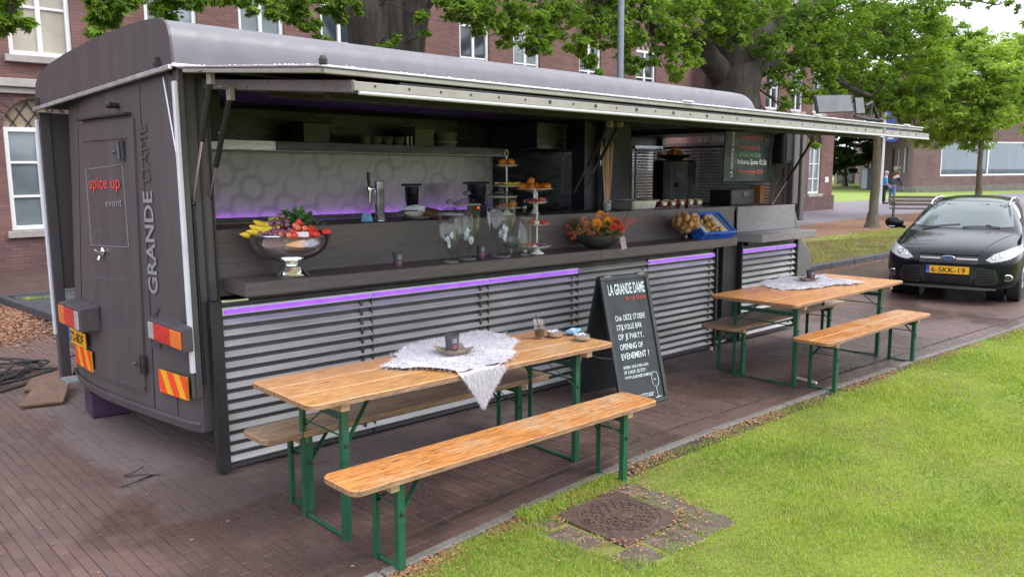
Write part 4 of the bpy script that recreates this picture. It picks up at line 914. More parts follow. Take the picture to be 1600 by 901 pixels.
# rear door and its fittings
YS = [5.45, 5.6, 5.8, 6.0, 6.2, 6.4, 6.52]
door = rear_strip(YS, .42, 2.20, .014, .02).build('rear_door', M_TAUPE, van, smooth=.5)
rear_strip(YS, .445, .465, .024, .012).build('door_sill_bead', M_TAUPE, door)
rear_strip([5.5, 5.8, 6.1, 6.45], 2.222, 2.236, .045, .05).build('rain_hood', M_BLACK, van)
rear_strip([5.55, 5.8, 6.1, 6.4], 2.075, 2.085, .02, .008).build('door_panel_bead', M_TAUPE, door)
for (yy, zz) in ((at(196, 232, x=1.85).y, 2.0), (at(222, 565, x=1.80).y, .62)):
    q = MB(); x0 = rx_(yy, zz)-.02
    q.cbox((x0-.004, yy-.03, zz), (.02, .03, .13)); q.cbox((x0-.014, yy+.035, zz-.01), (.014, .10, .022)); q.tube([(x0-.02, yy-.012, zz-.06), (x0-.02, yy-.012, zz+.06)], .012, 8); q.ball((x0-.02, yy+.075, zz-.01), .014); q.build('hinge', M_DKSTEEL, door, bevel=.002)
hp = at(140, 395, x=1.69); q = MB(); q.T = Matrix.Translation((rx_(hp.y, hp.z)-.02, hp.y, hp.z+.0))
q.ball((0, 0, 0), .032, 10, 6, (.5, 1, 1)); q.tube([(-.035, 0, 0), (-.045, -.05, .002), (-.04, -.10, .004)], .010, 8); q.tube([(-.02, 0, -.03), (-.03, 0, -.055)], .011, 8); q.tube([(-.03, .0, .0), (-.035, .05, .008)], .009, 8); q.build('door_handle', M_CHROME, door, smooth=.8)
q = MB(); kp = at(170, 165, x=1.79); q.ball((kp.x, kp.y, kp.z), .024); q.tube([(kp.x, kp.y, kp.z), (kp.x+.06, kp.y, kp.z)], .018, 8); q.build('rear_camera', M_BLACK, van, smooth=.8)
rear_strip([5.355, 5.362], .33, 2.4, .003, .006).build('panel_seam', M_BLACK, van); rear_strip([6.60, 6.606], .5, 2.35, .003, .006).build('panel_seam', M_BLACK, van)
vb('bumper_seam', M_BLACK, (rx_(5.08)-.003, rx_(5.08)+.002, 5.08, 5.085, .33, .5))
# lettering on the rear
def RPt(px, py, off=.018):
    x = 1.78
    for _ in range(6): p = at(px, py, x=x); x = rx_(min(max(p.y, 4.9), 6.9), p.z)-off
    return at(px, py, x=x)
def unshear(p): return Vector((p.x, p.y, p.z+.0105*(p.x-2)))
a, b, c_, d = [unshear(RPt(*p_)) for p_ in ((134, 265), (191, 257), (201, 386), (143, 383))]
q = MB()
for s_, e_ in ((a, b), (b, c_), (c_, d), (d, a)): q.bar(s_, e_, .004, .006, (1, 0, 0))
q.build('sign_outline', M_TGREY, door)
UY = (b-a).normalized(); VZ = Vector((0, 0, 1))
VZ = (a-d).normalized()
def rtext(t, p0, p1, h, mt, **k):
    A0, B0 = unshear(RPt(*p0, .02)), unshear(RPt(*p1, .02)); lettering(t, A0, (B0-A0), VZ, h, mt, door, width=(B0-A0).length, **k)
rtext('spice up', (140, 295), (188, 294), .085, M_TRED, bold=.012); rtext('event', (165, 323), (191, 322), .055, M_TGREY); rtext('your', (147, 366), (161, 366), .04, M_TFAINT2); rtext('www.lagrandedame.nl', (148, 436), (204, 440), .03, M_TFAINT2)
def vtext(t, p0, p1, mt, h, bold=0):
    A0, B0 = unshear(RPt(*p0, .006)), unshear(RPt(*p1, .006)); U_ = (B0-A0).normalized(); W_ = Vector((-1, -.17, 0)); V_ = W_.cross(U_)
    lettering(t, A0, U_, V_, h, mt, van, width=(B0-A0).length, bold=bold)
vtext('GRANDE', (247, 460), (237, 299), M_TGREY, .105, .02); vtext('DAME', (235, 283), (227, 192), M_TFAINT, .105); vtext('LA', (251, 545), (248, 478), M_TFAINT, .10)
# lamps
def tail_lamp(y0, y1, x, z0, z1, flip, dp=.13):
    h = MB(); h.add([(x, y0, z0), (x, y1, z0), (x+.13, y1, z0), (x+dp, y0, z0), (x, y0, z1), (x, y1, z1), (x+.13, y1, z1+.02), (x+dp, y0, z1+.012)], [(0, 1, 2, 3), (4, 7, 6, 5), (0, 4, 5, 1), (1, 5, 6, 2), (3, 2, 6, 7), (0, 3, 7, 4)])
    hs = h.build('tail_light', M_TAUPE, van, bevel=.004); w_ = y1-y0-.03; segs = [(0, .17, M_CLR, 'reversing_lens'), (.17, .70, M_RED, 'red_lens'), (.70, 1, M_ORA, 'orange_lens')]
    for a, b, mt, nm in segs:
        ya, yb = (y1-.015-w_*a, y1-.015-w_*b) if not flip else (y0+.015+w_*a, y0+.015+w_*b)
        q = MB(); q.box(x-.012, x-.001, min(ya, yb)+.001, max(ya, yb)-.001, z0+.015, z1-.015); q.build(nm, mt, hs, bevel=.003)
_n0, _n1, _f0, _f1 = at(285, 520, x=1.80), at(233, 520, x=1.80), at(124, 490, x=1.62), at(93, 490, x=1.62)
tail_lamp(_n0.y, _n1.y, 1.80, at(260, 541, x=1.8).z, at(260, 508, x=1.8).z, False, .06); tail_lamp(_f0.y, _f1.y, 1.62, at(108, 512, x=1.62).z, at(108, 479, x=1.62).z, True)
def board(p0, p1, z0, z1, rev=False):
    a, b = Vector(p0), Vector(p1); U_ = (b-a).normalized(); L_ = (b-a).length; N_ = Vector((-U_.y, U_.x, 0)); N_ = N_ if N_.x < 0 else -N_
    o = Vector((a.x, a.y, z0)); H = z1-z0; bb = MB(); bb.prism([(0, 0), (L_, 0), (L_, H), (0, H)], (o, U_, (0, 0, 1), N_), .008); bd = bb.build('reflector_board', M_YELR, van)
    for k in range(-1, 4):
        u0 = k*L_/2.2+.02; P = [(u0, 0), (u0+L_/4.4, 0), (u0+L_/4.4-H*.55, H), (u0-H*.55, H)] if not rev else [(u0, 0), (u0+L_/4.4, 0), (u0+L_/4.4-H*.55, H), (u0-H*.55, H)]
        # clip to the board
        def clip(P, lim, keep_low):
            o_ = []
            for i in range(len(P)):
                p, r_ = P[i], P[(i+1) % len(P)]; ip, ir = (p[0] <= lim) == keep_low or p[0] == lim, (r_[0] <= lim) == keep_low or r_[0] == lim
                if ip: o_.append(p)
                if ip != ir: t = (lim-p[0])/(r_[0]-p[0]); o_.append((lim, p[1]+(r_[1]-p[1])*t))
            return o_
        P = clip(clip(P, L_, True), 0, False)
        if len(P) >= 3: q = MB(); q.prism(P, (o+N_*.008, U_, (0, 0, 1), N_), .003); q.build('red_stripe', M_REDR, bd)
board((rx_(5.24)-.012, 5.24, 0), (rx_(4.95)-.022, 4.89, 0), .475, .62); board((rx_(6.62)-.02, 6.62, 0), (rx_(6.2)-.02, 6.22, 0), .44, .59, True)
pl_ = MB(); N_ = Vector((-1, 0, 0)); o = Vector((rx_(6.5)-.03, 6.70, .60)); U_ = Vector((.0, -1, 0)); pl_.prism([(0, 0), (.40, 0), (.40, .11), (0, .11)], (o, U_, (0, 0, 1), N_), .01)
plate = pl_.build('number_plate', M_PLATE, van, bevel=.002)
q = MB(); q.prism([(0, 0), (.045, 0), (.045, .11), (0, .11)], (o+N_*.0105, U_, (0, 0, 1), N_), .001); q.build('blue_band', M_BLUE, plate)
lettering('72-BDF', o+N_*.011+Vector((0, -.06, .022)), U_, (0, 0, 1), .068, M_INK, plate, width=.31, bold=.015)
# ---- serving side: louvred skirts
SEC = [(2.055, 3.129, 1), (3.131, 4.219, 1), (4.221, 5.269, 1), (5.271, 6.264, 0), (6.266, 7.40, 1), (7.925, 9.13, 1)]
Z0, Z1 = .055, 1.055; NS = 15; pitch = (Z1-Z0)/NS
def slat_mesh(L_):
    q = MB(); P = [(0, .047), (.026, .022), (.026, .015), (.004, .006), (0, .006)]     # (depth towards viewer, height)
    q.prism([(-a, b) for a, b in P], ((0, 0, 0), (0, 1, 0), (0, 0, 1), (1, 0, 0)), L_); return q
for si, (a, b, led) in enumerate(SEC):
    q = MB(); q.box(a, b, 4.785, 4.80, Z0-.03, Z1+.015); q.box(a, a+.004, 4.768, 4.785, Z0-.03, Z1); q.box(b-.004, b, 4.768, 4.785, Z0-.03, Z1); sk = q.build('skirt_panel', M_LOUVB, van)
    for k in range(NS):
        if k == NS-1 and led: continue
        z = Z0+k*pitch; q = slat_mesh(b-a-.003); q.v = [(x+a+.0015, y+4.784, zz+z) for x, y, zz in q.v]
        q.build('slat', M_LOUVRE, sk)
    if led:
        q = MB(); q.box(a+.014, b-.014, 4.748, 4.766, Z1-.050, Z1-.026); q.build('led_strip', M_LED, van, bevel=.004)
        q = MB(); q.box(a, b, 4.766, 4.785, Z1-.06, Z1-.012); q.build('led_channel', M_TRIM, sk)
    for xx in (a+.93*(b-a)-.02,):
        q = MB(); q.box(xx, xx+.022, 4.764, 4.768, Z0+.01, Z1-.07); q.build('slat_bracket', M_DKSTEEL, sk)
vb('skirt_end_frame', M_BLACK, (1.975, 2.05, 4.745, 4.80, .02, 1.09), bevel=.004); vb('skirt_bracket', M_CHROME, (2.03, 2.2, 4.70, 4.74, 1.085, 1.10), bevel=.003)
vb('skirt_end_rail', M_BLACK, (7.405, 7.43, 4.74, 4.80, .03, 1.09), (7.895, 7.92, 4.74, 4.80, .03, 1.12), (9.135, 9.16, 4.74, 4.80, .05, 1.09))
vb('black_column', M_DARKIN, (7.62, 7.89, 4.80, 4.9, .06, 1.22), (7.43, 7.62, 5.0, 5.1, .3, 1.12))
q = MB(); q.tube([(7.52, 4.82, .12), (7.52, 4.82, .85)], .022, 10); q.build('leg_jack', M_STEEL, van, smooth=.8); vb('step', M_DKSTEEL, (7.44, 7.72, 4.72, 4.95, .30, .33), bevel=.004)
# levelling feet
for i, (xx, nm) in enumerate(((7.37, 'white_foot'), )): vb(nm, M_STRIP, (xx, xx+.025, 4.75, 4.775, -.03, .035))
# counters
def slab(name, x0, x1, mt, z0=1.135, z1=1.218, cl=.0, cr=.0):
    q = MB(); q.prism([(x0+.02, 4.85), (x0+cl, 4.50), (x1-cr, 4.50), (x1, 4.85)][::-1], ((0, 0, z0), (1, 0, 0), (0, 1, 0), (0, 0, 1)), z1-z0); return q.build(name, mt, van, bevel=.003)
slab('counter', 2.09, 5.266, M_LAM); slab('counter', 5.27, 7.40, M_LAM); slab('counter', 7.70, 9.13, M_LAM2, cl=.19)
vb('counter_bracket', M_BLACK, (2.2, 7.3, 4.70, 4.84, 1.09, 1.133)); vb('counter_bracket', M_BLACK, (7.95, 9.0, 4.70, 4.84, 1.09, 1.133))
vb('counter_upstand', M_LAM, (2.075, 7.90, 4.852, 4.872, 1.10, 1.512), bevel=.003)
vb('counter_upstand', M_LAM2, (7.93, 9.2, 4.830, 4.85, 1.222, 1.502), bevel=.003)
vb('inner_bar', M_LAM, (2.08, 7.90, 4.872, 5.42, 1.47, 1.508), bevel=.003)
vb('inner_bar_front', M_DARKIN, (2.3, 7.9, 5.35, 5.40, .5, 1.468))
vb('wood_edge', mat('oak_edge', (.32, .15, .075), .2, 8, rough=.5), (2.08, 2.62, 5.422, 5.45, 1.49, 1.515))
vb('van_floor', M_DARKIN, (1.95, 9.3, 4.88, 7.02, .5, .53))
# back wall
vb('rear_inner_wall', M_DARKIN, (2.08, 2.1, 4.9, 7.0, .53, 2.42)); vb('side_reveal', M_TAUPE, (2.04, 2.08, 4.872, 5.0, .5, 2.42))
vb('back_wall', M_DKSTEEL, (2.1, 8.75, 6.97, 6.99, .53, 2.42))
vb('patterned_back_panel', M_RING, (2.3, 6.16, 6.90, 6.915, 1.47, 2.06), bevel=.002); vb('panel_edge', M_TRIM, (6.162, 6.175, 6.89, 6.91, 1.47, 2.06))
vb('back_led', M_LED2, (2.3, 6.12, 6.845, 6.862, 1.442, 1.456)); vb('back_worktop', M_DKSTEEL, (2.1, 7.65, 6.2, 6.96, 1.40, 1.43), bevel=.004); vb('back_cabinet', M_DARKIN, (2.1, 7.65, 6.25, 6.95, .53, 1.398)); vb('back_upstand', M_DKSTEEL, (2.3, 7.65, 6.80, 6.82, 1.432, 1.476))
sh = vb('shelf', M_DKSTEEL, (2.3, 6.1, 6.60, 6.96, 2.047, 2.128)); vb('shelf_fascia', M_STEEL, (2.3, 3.4, 6.588, 6.598, 2.05, 2.13), parent=sh); vb('shelf_fascia', M_DKSTEEL, (3.405, 6.1, 6.588, 6.598, 2.05, 2.13), parent=sh); vb('shelf_trim', M_TUBE, (2.3, 6.1, 6.575, 6.586, 2.043, 2.054), parent=sh)
vb('extractor_hood', M_DKSTEEL, (6.2, 6.62, 6.2, 6.95, 2.12, 2.40), (6.625, 7.4, 6.2, 6.95, 2.12, 2.40), bevel=.006)
xa, xb = at(908, 260, y=6.0).x, at(985, 260, y=6.0).x
vb('partition', mat('partition_grey', (.07, .07, .075), .1, 2, rough=.5), (at(945, 260, y=6.0).x, xb, 6.0, 6.04, .53, 2.42)); vb('partition_post', M_BLACK, (xa, at(945, 260, y=6.0).x-.004, 6.1, 6.14, .53, 2.42), (xa, xa+.03, 5.95, 6.1, .53, 2.42))
for xx, z0, z1 in ((at(930, 250, y=6.05).x, 1.95, 2.15), (at(948, 250, y=5.98).x, 1.98, 2.18)):
    q = MB(); q.tube([(xx, 5.97, z0), (xx, 5.97, z1)], .008, 6); q.ball((xx, 5.97, z1), .016); q.build('hanging_utensil', M_STEEL, van, smooth=.8)
q = MB(); xx = at(880, 300, y=6.85).x; q.tube([(xx, 6.85, 1.6), (xx, 6.85, 2.12)], .006, 6); q.tube([(xx-.03, 6.85, 1.6), (xx-.03, 6.85, 2.12)], .004, 6); q.build('hose', M_TRIM, van)
# cab end: blinds over the windows
gl = thin_glass('van_glass', (.8, .87, .88), .1)
vb('side_window', gl, (8.77, 9.40, 7.04, 7.045, 1.36, 2.2)); vb('windscreen', gl, (9.50, 9.506, 4.98, 7.0, 1.30, 2.28))
for b_ in ((9.16, 9.29, 4.845, 4.93, 1.5, 2.36), (9.42, 9.52, 6.96, 7.06, 1.3, 2.42), (9.42, 9.52, 4.88, 4.97, 1.3, 2.42), (8.70, 8.77, 6.96, 7.03, 1.3, 2.42)): vb('cab_pillar', M_TAUPE, b_, bevel=.01)
vb('cab_head', M_TAUPE, (8.7, 9.52, 4.88, 7.06, 2.36, 2.46)); vb('dashboard', M_DARKIN, (8.9, 9.5, 4.95, 7.0, 1.22, 1.34), bevel=.02)
M_SLB = mat('blind_slat_metal', (.17, .165, .165), .15, 8, rough=.4)
bl_ = MB(); bl_.box(8.77, 9.38, 6.92, 6.95, 2.2, 2.24); bl_.build('blind_headrail', M_TRIM, van)
def blind(axis, a0, a1, c0, z0, z1):
    root = MB()
    if axis == 'x': root.box(a0, a1, c0-.015, c0+.015, z1, z1+.03)
    else: root.box(c0-.015, c0+.015, a0, a1, z1, z1+.03)
    r_ = root.build('window_blind', M_SLB, van); z = z0
    while z < z1-.01:
        q = MB()
        if axis == 'x': q.cbox(((a0+a1)/2, c0, z), (a1-a0, .026, .003), rx=R(28))
        else: q.cbox((c0, (a0+a1)/2, z), (.026, a1-a0, .003), ry=R(28))
        q.build('blind_slat', M_SLB, r_); z += .040
blind('x', 8.79, 9.37, 6.93, 1.42, 2.16); blind('y', 5.28, 6.9, 9.38, 1.36, 2.20)
vb('clip_rail', M_STRIP, (8.765, 8.785, 6.90, 6.925, 1.42, 2.14)); vb('cab_shelf_back', M_DARKIN, (7.7, 8.7, 6.93, 6.96, .53, 2.42))
vb('curtain', mat('pale_curtain', (.42, .38, .33), .15, 10, rough=.9, stretch=(12, 12, .5)), (9.36, 9.39, 5.0, 5.27, 1.36, 2.25)); vb('wood_box', mat('orange_wood', (.42, .2, .09), .2, 8, rough=.6), (9.2, 9.34, 5.3, 5.45, 1.37, 1.72))
# nose of the truck
NP = [(9.16, .30), (9.16, 1.50), (9.23, 1.50), (9.30, 1.42), (9.46, 1.16), (9.50, 1.08), (9.58, 1.02), (9.70, .92), (9.76, .78), (9.76, .55), (9.70, .38), (9.62, .32)]
q = MB(); q.prism([(a, b) for a, b in NP], ((0, 4.87, 0), (1, 0, 0), (0, 0, 1), (0, 1, 0)), 2.16); q.build('cab_nose', mat('nose_grey', (.115, .112, .115), .1, 3, .1, 50, rough=.4), van, bevel=.03, seg=2)
q = MB(); q.cbox((9.30, 4.855, .985), (.11, .02, .07)); q.build('side_marker', M_ORA, van, bevel=.006)
q = MB(); q.tube([(9.28, 4.95, .36), (9.28, 5.15, .36)], .33, 24); q.build('wheel', M_BLACK, van, smooth=.7, bevel=.02)
q = MB(); q.tube([(3.6, 5.2, .30), (3.6, 5.45, .30)], .33, 24); q.build('wheel', M_BLACK, van, smooth=.7, bevel=.02)
# ---- awning: two layers of flap
def flap(name, x0, x1, ya, za, yb, zb, th, mt):
    q = MB(); q.add([(x0, ya, za), (x1, ya, za), (x1, yb, zb), (x0, yb, zb), (x0, ya, za+th), (x1, ya, za+th), (x1, yb, zb+th), (x0, yb, zb+th)], [(0, 1, 2, 3), (4, 7, 6, 5), (0, 3, 7, 4), (1, 5, 6, 2), (2, 6, 7, 3), (0, 4, 5, 1)]); return q.build(name, mt, van)
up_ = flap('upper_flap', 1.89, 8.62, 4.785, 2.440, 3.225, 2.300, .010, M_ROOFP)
q = MB(); q.bar((1.885, 4.78, 2.452), (1.885, 3.21, 2.314), .02, .010); q.bar((1.885, 3.21, 2.314), (8.63, 3.21, 2.314), .02, .010); q.build('flap_rim', M_TRIM, up_, bevel=.002)
q = MB(); q.bar((1.895, 4.7, 2.425), (1.895, 3.22, 2.294), .03, .022); q.bar((1.90, 3.222, 2.294), (8.62, 3.222, 2.294), .03, .022); q.build('flap_frame', M_CREAM, up_, bevel=.003)
# raindrops along the rim
q = MB()
for k in range(150):
    if k < 30: t = random.random(); p = Vector((1.885, 4.78, 2.455)).lerp(Vector((1.885, 3.21, 2.318)), t)
    else: p = Vector((random.uniform(1.9, 8.6), 3.205, 2.318))
    q.ball(p, random.uniform(.003, .006), 6, 4)
q.build('raindrops', M_CHROME, up_, kind='stuff')
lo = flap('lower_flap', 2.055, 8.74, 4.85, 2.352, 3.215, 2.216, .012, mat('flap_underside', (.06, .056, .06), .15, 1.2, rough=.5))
q = MB(); q.bar((2.05, 4.83, 2.372), (2.05, 3.21, 2.238), .02, .055, (0, 0, 1)); q.build('flap_side_beam', mat('beam_grey', (.22, .205, .22), .1, 6, rough=.4, metal=.4), lo, bevel=.003)
q = MB(); q.bar((2.04, 3.20, 2.238), (8.75, 3.20, 2.238), .018, .042); q.build('flap_front_edge', M_CREAM, lo, bevel=.003); q = MB(); q.bar((2.3, 3.225, 2.266), (8.7, 3.225, 2.266), .03, .012); q.build('gap_shade_strip', M_BLACK, lo)  # the last black strip is added to paint the shaded gap between the flaps
q = MB(); q.tube([(2.06, 3.187, 2.208), (8.73, 3.187, 2.208)], .009, 8); q.build('light_tube', M_TUBE, lo, smooth=.8)
q = MB(); q.bar((2.2, 3.7, 2.24), (8.6, 3.7, 2.24), .05, .03); q.bar((2.2, 4.3, 2.29), (8.6, 4.3, 2.29), .05, .03); q.build('flap_stiffener', M_BLACK, lo)
x = 2.15
while x < 8.7:
    q = MB(); q.tube([(x, 3.192, 2.243), (x, 3.188, 2.243)], .006 if int(x*10) % 4 else .011, 8); q.build('rivet', M_BLACK, lo); x += .19
q = MB(); q.lathe([(.018, 0), (.02, .02), (.012, .035), (0, .038)], (1.895, 3.205, 2.32), 8); q.build('flap_hook', M_BLACK, up_)
for xx in (8.2, 6.4, 4.6): q = MB(); q.cbox((xx, 3.2, 2.325), (.10, .03, .012)); q.build('flap_clip', M_TRIM, up_, bevel=.003)
def strut(a, b, split=.55, r=.014):
    a, b = unshear(Vector(a)), unshear(Vector(b)); m_ = a.lerp(b, split); q = MB(); q.tube([a, m_], r, 10); s_ = q.build('gas_strut', M_BLACK, van, smooth=.8)
    q = MB(); q.tube([m_, b], r*.5, 8); q.build('piston_rod', M_CHROME, s_, smooth=.8)
    q = MB(); q.cbox(a+Vector((0, 0, .0)), (.03, .05, .07)); q.cbox(a+Vector((0, 0, .035)), (.12, .05, .008)); q.build('strut_bracket', M_CREAM, s_, bevel=.003)
strut(at(329, 122, y=4.45), at(302, 318, y=4.83), .48, .016); strut(at(360, 147, y=4.40), at(326, 318, y=4.86), .64, .016)
strut(at(953, 192, y=4.42), at(897, 302, y=4.93), .6); strut(at(969, 192, y=4.42), at(915, 292, y=4.93), .55); strut(at(1270, 218, y=4.2), at(1200, 330, y=4.9), .55)
q = MB(); a_ = unshear(at(302, 318, y=4.825)); q.tube([a_, a_+Vector((0, 0, -1.1))], .008, 6); q.ball(a_, .018); q.build('strut_guide', M_BLACK, van)
# speakers fixed to the van
def speaker(name, c, rz, sz, label):
    t = thing(name, label, 'loudspeaker', c, rz=rz, group='loudspeakers in the van'); q = MB(); x, y, z = sz
    q.prism([(-x/2, -y/2+.03), (-x/2+.03, -y/2), (x/2-.03, -y/2), (x/2, -y/2+.03), (x/2*.8, y/2), (-x/2*.8, y/2)], ((0, 0, -z/2), (1, 0, 0), (0, 1, 0), (0, 0, 1)), z); q.build('cabinet', M_BLACK, t, bevel=.015, seg=2)
    q = MB(); q.prism([(-x/2+.035, -z/2+.03), (x/2-.035, -z/2+.03), (x/2-.035, z/2-.03), (-x/2+.035, z/2-.03)], ((0, -y/2-.002, 0), (1, 0, 0), (0, 0, 1), (0, -1, 0)), .008); q.build('grille', mat('speaker_grille', (.03, .03, .032), .3, 90, .5, 200, rough=.7), t, bevel=.01)
    q = MB(); q.cbox((x/2-.06, -y/2-.012, -z/2+.05), (.03, .004, .012)); q.build('badge', M_STRIP, t)
SHEAR[0] = False
speaker('loudspeaker', at(313, 180, y=4.98), R(35), (.20, .18, .31), 'black loudspeaker fixed at the left end of the serving hatch'); speaker('loudspeaker', at(1227, 232, y=4.98), R(-20), (.22, .2, .36), 'black loudspeaker hanging at the right end beside the menu board')
SHEAR[0] = False
# cables down to the dashboard behind the right speaker
q = MB(); s_ = at(1225, 262, y=5.0)
for k in range(3): e = at(1205+k*9, 322, y=5.0); q.tube([s_, s_.lerp(e, .5)+Vector((.03*k-.03, .02, 0)), e], .006, 6)
tag(q.build('speaker_cable', M_BLACK), 'thin black cables hanging below the right loudspeaker', 'cable')
# mirrors
SHEAR[0] = True
def qpl(pts, y): return [unshear(at(a, b, y=y)) for a, b in pts]
c1 = qpl([(1272, 149), (1330, 148), (1335, 175), (1277, 177)], 4.75); q = MB(); back = [p+Vector((.06, .05, 0)) for p in c1]
q.add(c1+back, [(3, 2, 1, 0), (4, 5, 6, 7), (0, 1, 5, 4), (1, 2, 6, 5), (2, 3, 7, 6), (3, 0, 4, 7)]); mr = q.build('wing_mirror', M_BLACK, van, bevel=.014, seg=2)
cc = sum(c1, Vector())/4; q = MB(); q.add([cc+(p-cc)*.92+Vector((-.006, -.007, 0)) for p in c1], [(3, 2, 1, 0)]); q.build('mirror_glass', mat('mirror_glass_haze', (.10, .105, .12), .15, 3, rough=.25, metal=.2), mr)
c1 = qpl([(1335, 152), (1349, 152), (1352, 178), (1337, 179)], 4.85); q = MB(); back = [p+Vector((.10, .05, 0)) for p in c1]; q.add(c1+back, [(3, 2, 1, 0), (4, 5, 6, 7), (0, 1, 5, 4), (1, 2, 6, 5), (2, 3, 7, 6), (3, 0, 4, 7)]); mr = q.build('wing_mirror', M_BLACK, van, bevel=.012, seg=2)
cc = sum(c1, Vector())/4; q = MB(); q.add([cc+(p-cc)*.88+Vector((-.006, -.007, 0)) for p in c1], [(3, 2, 1, 0)]); q.build('mirror_glass', MATS['mirror_glass_haze'], mr)
q = MB(); P_ = qpl([(1352, 166), (1362, 160), (1372, 186), (1378, 188)], 4.95); q.tube(P_, .022, 8); q.tube(qpl([(1362, 160), (1360, 180), (1356, 188)], 4.95), .02, 8); q.tube([P_[3], Vector((9.6, 5.1, 2.40)), Vector((9.5, 5.2, 2.38))], .02, 8); q.tube(qpl([(1335, 182), (1356, 186), (1378, 188)], 4.95), .02, 8); q.build('mirror_arm', M_BLACK, van, smooth=.8)
SHEAR[0] = False
# ================================================================ THINGS ON THE COUNTER
def zc(x): return 1.218-.0105*(x-2)
def zb_(x): return 1.508-.0105*(x-2)
def onc(px, py, y): p = at(px, py, y=y); return Vector((p.x, y, zc(p.x)))
def onb(px, py, y): p = at(px, py, y=y); return Vector((p.x, y, zb_(p.x)))
GLASS = thin_glass('jar_glass', (.94, .965, .97), .07); M_BAN = mat('banana_skin', (.72, .50, .03), .18, 12, .1, 40, rough=.5); M_BANG = mat('banana_green', (.42, .46, .06), .15, 12, rough=.5)
M_GRAPE = mat('grape_skin', (.20, .075, .13), .35, 20, rough=.28, coat=.3); M_STRAW = mat('strawberry', (.70, .05, .035), .2, 40, .4, 180, rough=.4); M_HERB = mat('mint_green', (.05, .15, .03), .4, 20, rough=.5)
M_PEACH = mat('pale_strawberry', (.75, .22, .12), .25, 30, .3, 150, rough=.45); M_ORG = mat('orange_peel', (.82, .26, .025), .12, 14, .4, 120, rough=.45); M_CARD = mat('white_card', (.72, .72, .76), .05, 10, rough=.6)
M_PORC = mat('white_porcelain', (.74, .73, .72), .05, 8, rough=.18, coat=.5); M_CUP = mat('grey_cup', (.075, .072, .082), .12, 20, rough=.55); M_PINK = mat('pink_print', (.75, .09, .32), .05, rough=.5)
M_POT = mat('potato_skin', (.50, .29, .11), .3, 14, .3, 60, rough=.6); M_BLUEC = mat('blue_crate_plastic', (.02, .13, .62), .1, 8, rough=.4); M_ASP = mat('white_asparagus', (.72, .66, .50), .12, 20, rough=.5)
M_PUN = mat('punnet_fruit', (.50, .07, .05), .5, 60, .5, 100, rough=.4); M_PLAS = thin_glass('clear_plastic', (.9, .9, .9), .12, .12); M_TISSUE = mat('white_tissue', (.72, .76, .84), .1, 20, .5, 40, rough=.9)
M_LEAFG = mat('leaf_green', (.06, .14, .03), .35, 20, rough=.5); M_ORF = mat('orange_petals', (.90, .30, .02), .2, 30, rough=.6); M_REDF = mat('red_petals', (.62, .06, .03), .3, 30, rough=.6); M_PEAF = mat('peach_petals', (.55, .22, .10), .4, 20, rough=.65); M_GREYP = mat('dark_ceramic', (.045, .048, .05), .15, 6, rough=.4)

def banana(mb, c, L_, bend, rz, tilt, r=.024):
    M = Matrix.Translation(c) @ Matrix.Rotation(rz, 4, 'Z') @ Matrix.Rotation(tilt, 4, 'X'); pts = []; rs = []
    for k in range(9):
        t = k/8-.5; pts.append(M @ Vector((t*L_, 0, -bend*(1-4*t*t)))); rs.append(r*(1-abs(2*t)**4*.85))
    mb.tube(pts, rs, 7)
# fruit bowl
b0 = onc(456, 433, 4.63); bowl = thing('fruit_bowl', 'polished steel footed bowl heaped with bananas, grapes and strawberries', 'bowl', b0)
q = MB(); q.lathe([(0, .0), (.105, .0), (.108, .008), (.09, .022), (.086, .036), (.074, .044), (.068, .06), (.055, .07), (.05, .078), (.06, .088), (.055, .096), (.10, .104), (.16, .126), (.215, .168), (.240, .215), (.250, .262), (.256, .266), (.253, .270), (.243, .264), (.232, .215), (.205, .172), (.15, .135), (0, .12)], (0, 0, 0), 48); q.build('bowl', M_CHROME, bowl, smooth=.9)
zt = .265; ux = Vector((_cy, -_sy, 0)); uy = Vector((_sy, _cy, 0))    # across and away, as seen
def bp(u, v, z): return ux*u+uy*v+Vector((0, 0, z))
q = MB(); q.lathe([(0, .245), (.235, .245)], (0, 0, 0), 24); q.build('fruit_bed', M_GRAPE, bowl)
for k, (u, v, z, L_, be, rz, ti) in enumerate([(-.17, -.14, .010, .19, .035, -.75, 1.3), (-.13, -.15, .030, .18, .04, -.75, 1.1), (-.125, -.12, .060, .17, .04, -.7, .8), (-.115, -.08, .088, .16, .04, -.65, .6), (-.15, -.04, .055, .17, .04, -.9, .7), (-.10, -.14, .055, .16, .04, -.8, .9)]):
    q = MB(); banana(q, bp(u, v, zt+z), L_, be, rz, ti); q.build('banana', M_BAN, bowl, smooth=True)
for k in range(4):
    q = MB(); banana(q, bp(-.10+k*.022, -.02, zt+.105), .13, .02, 1.3+k*.2, .4, .013); q.build('green_banana', M_BANG, bowl, smooth=True)
gm = MB(); gm.ball((0, 0, 0), .0175, 10, 7); gme = gm.mesh('grape', M_GRAPE, smooth=True)
rnd = random.Random(4); k = 0; pts = []
while len(pts) < 46:
    a = rnd.random()*6.28; u = -.03+rnd.gauss(0, .036); v = -.12+rnd.gauss(0, .04); z = zt+.012+max(0, .115-((u+.02)**2+(v+.08)**2)*11)*rnd.random(); p = bp(u, v, z)
    if all((p-o_).length > .026 for o_ in pts): pts.append(p)
    k += 1
    if k > 4000: break
for p in pts: o = bpy.data.objects.new('grape', gme); COL.objects.link(o); o.parent = bowl; o.location = p
sm = MB(); sm.lathe([(0, -.022), (.008, -.019), (.015, -.008), (.019, .006), (.016, .016), (0, .019)], (0, 0, 0), 9); sme = [sm.mesh('strawberry', m_, smooth=True) for m_ in (M_STRAW, M_PEACH)]
pts = []; k = 0
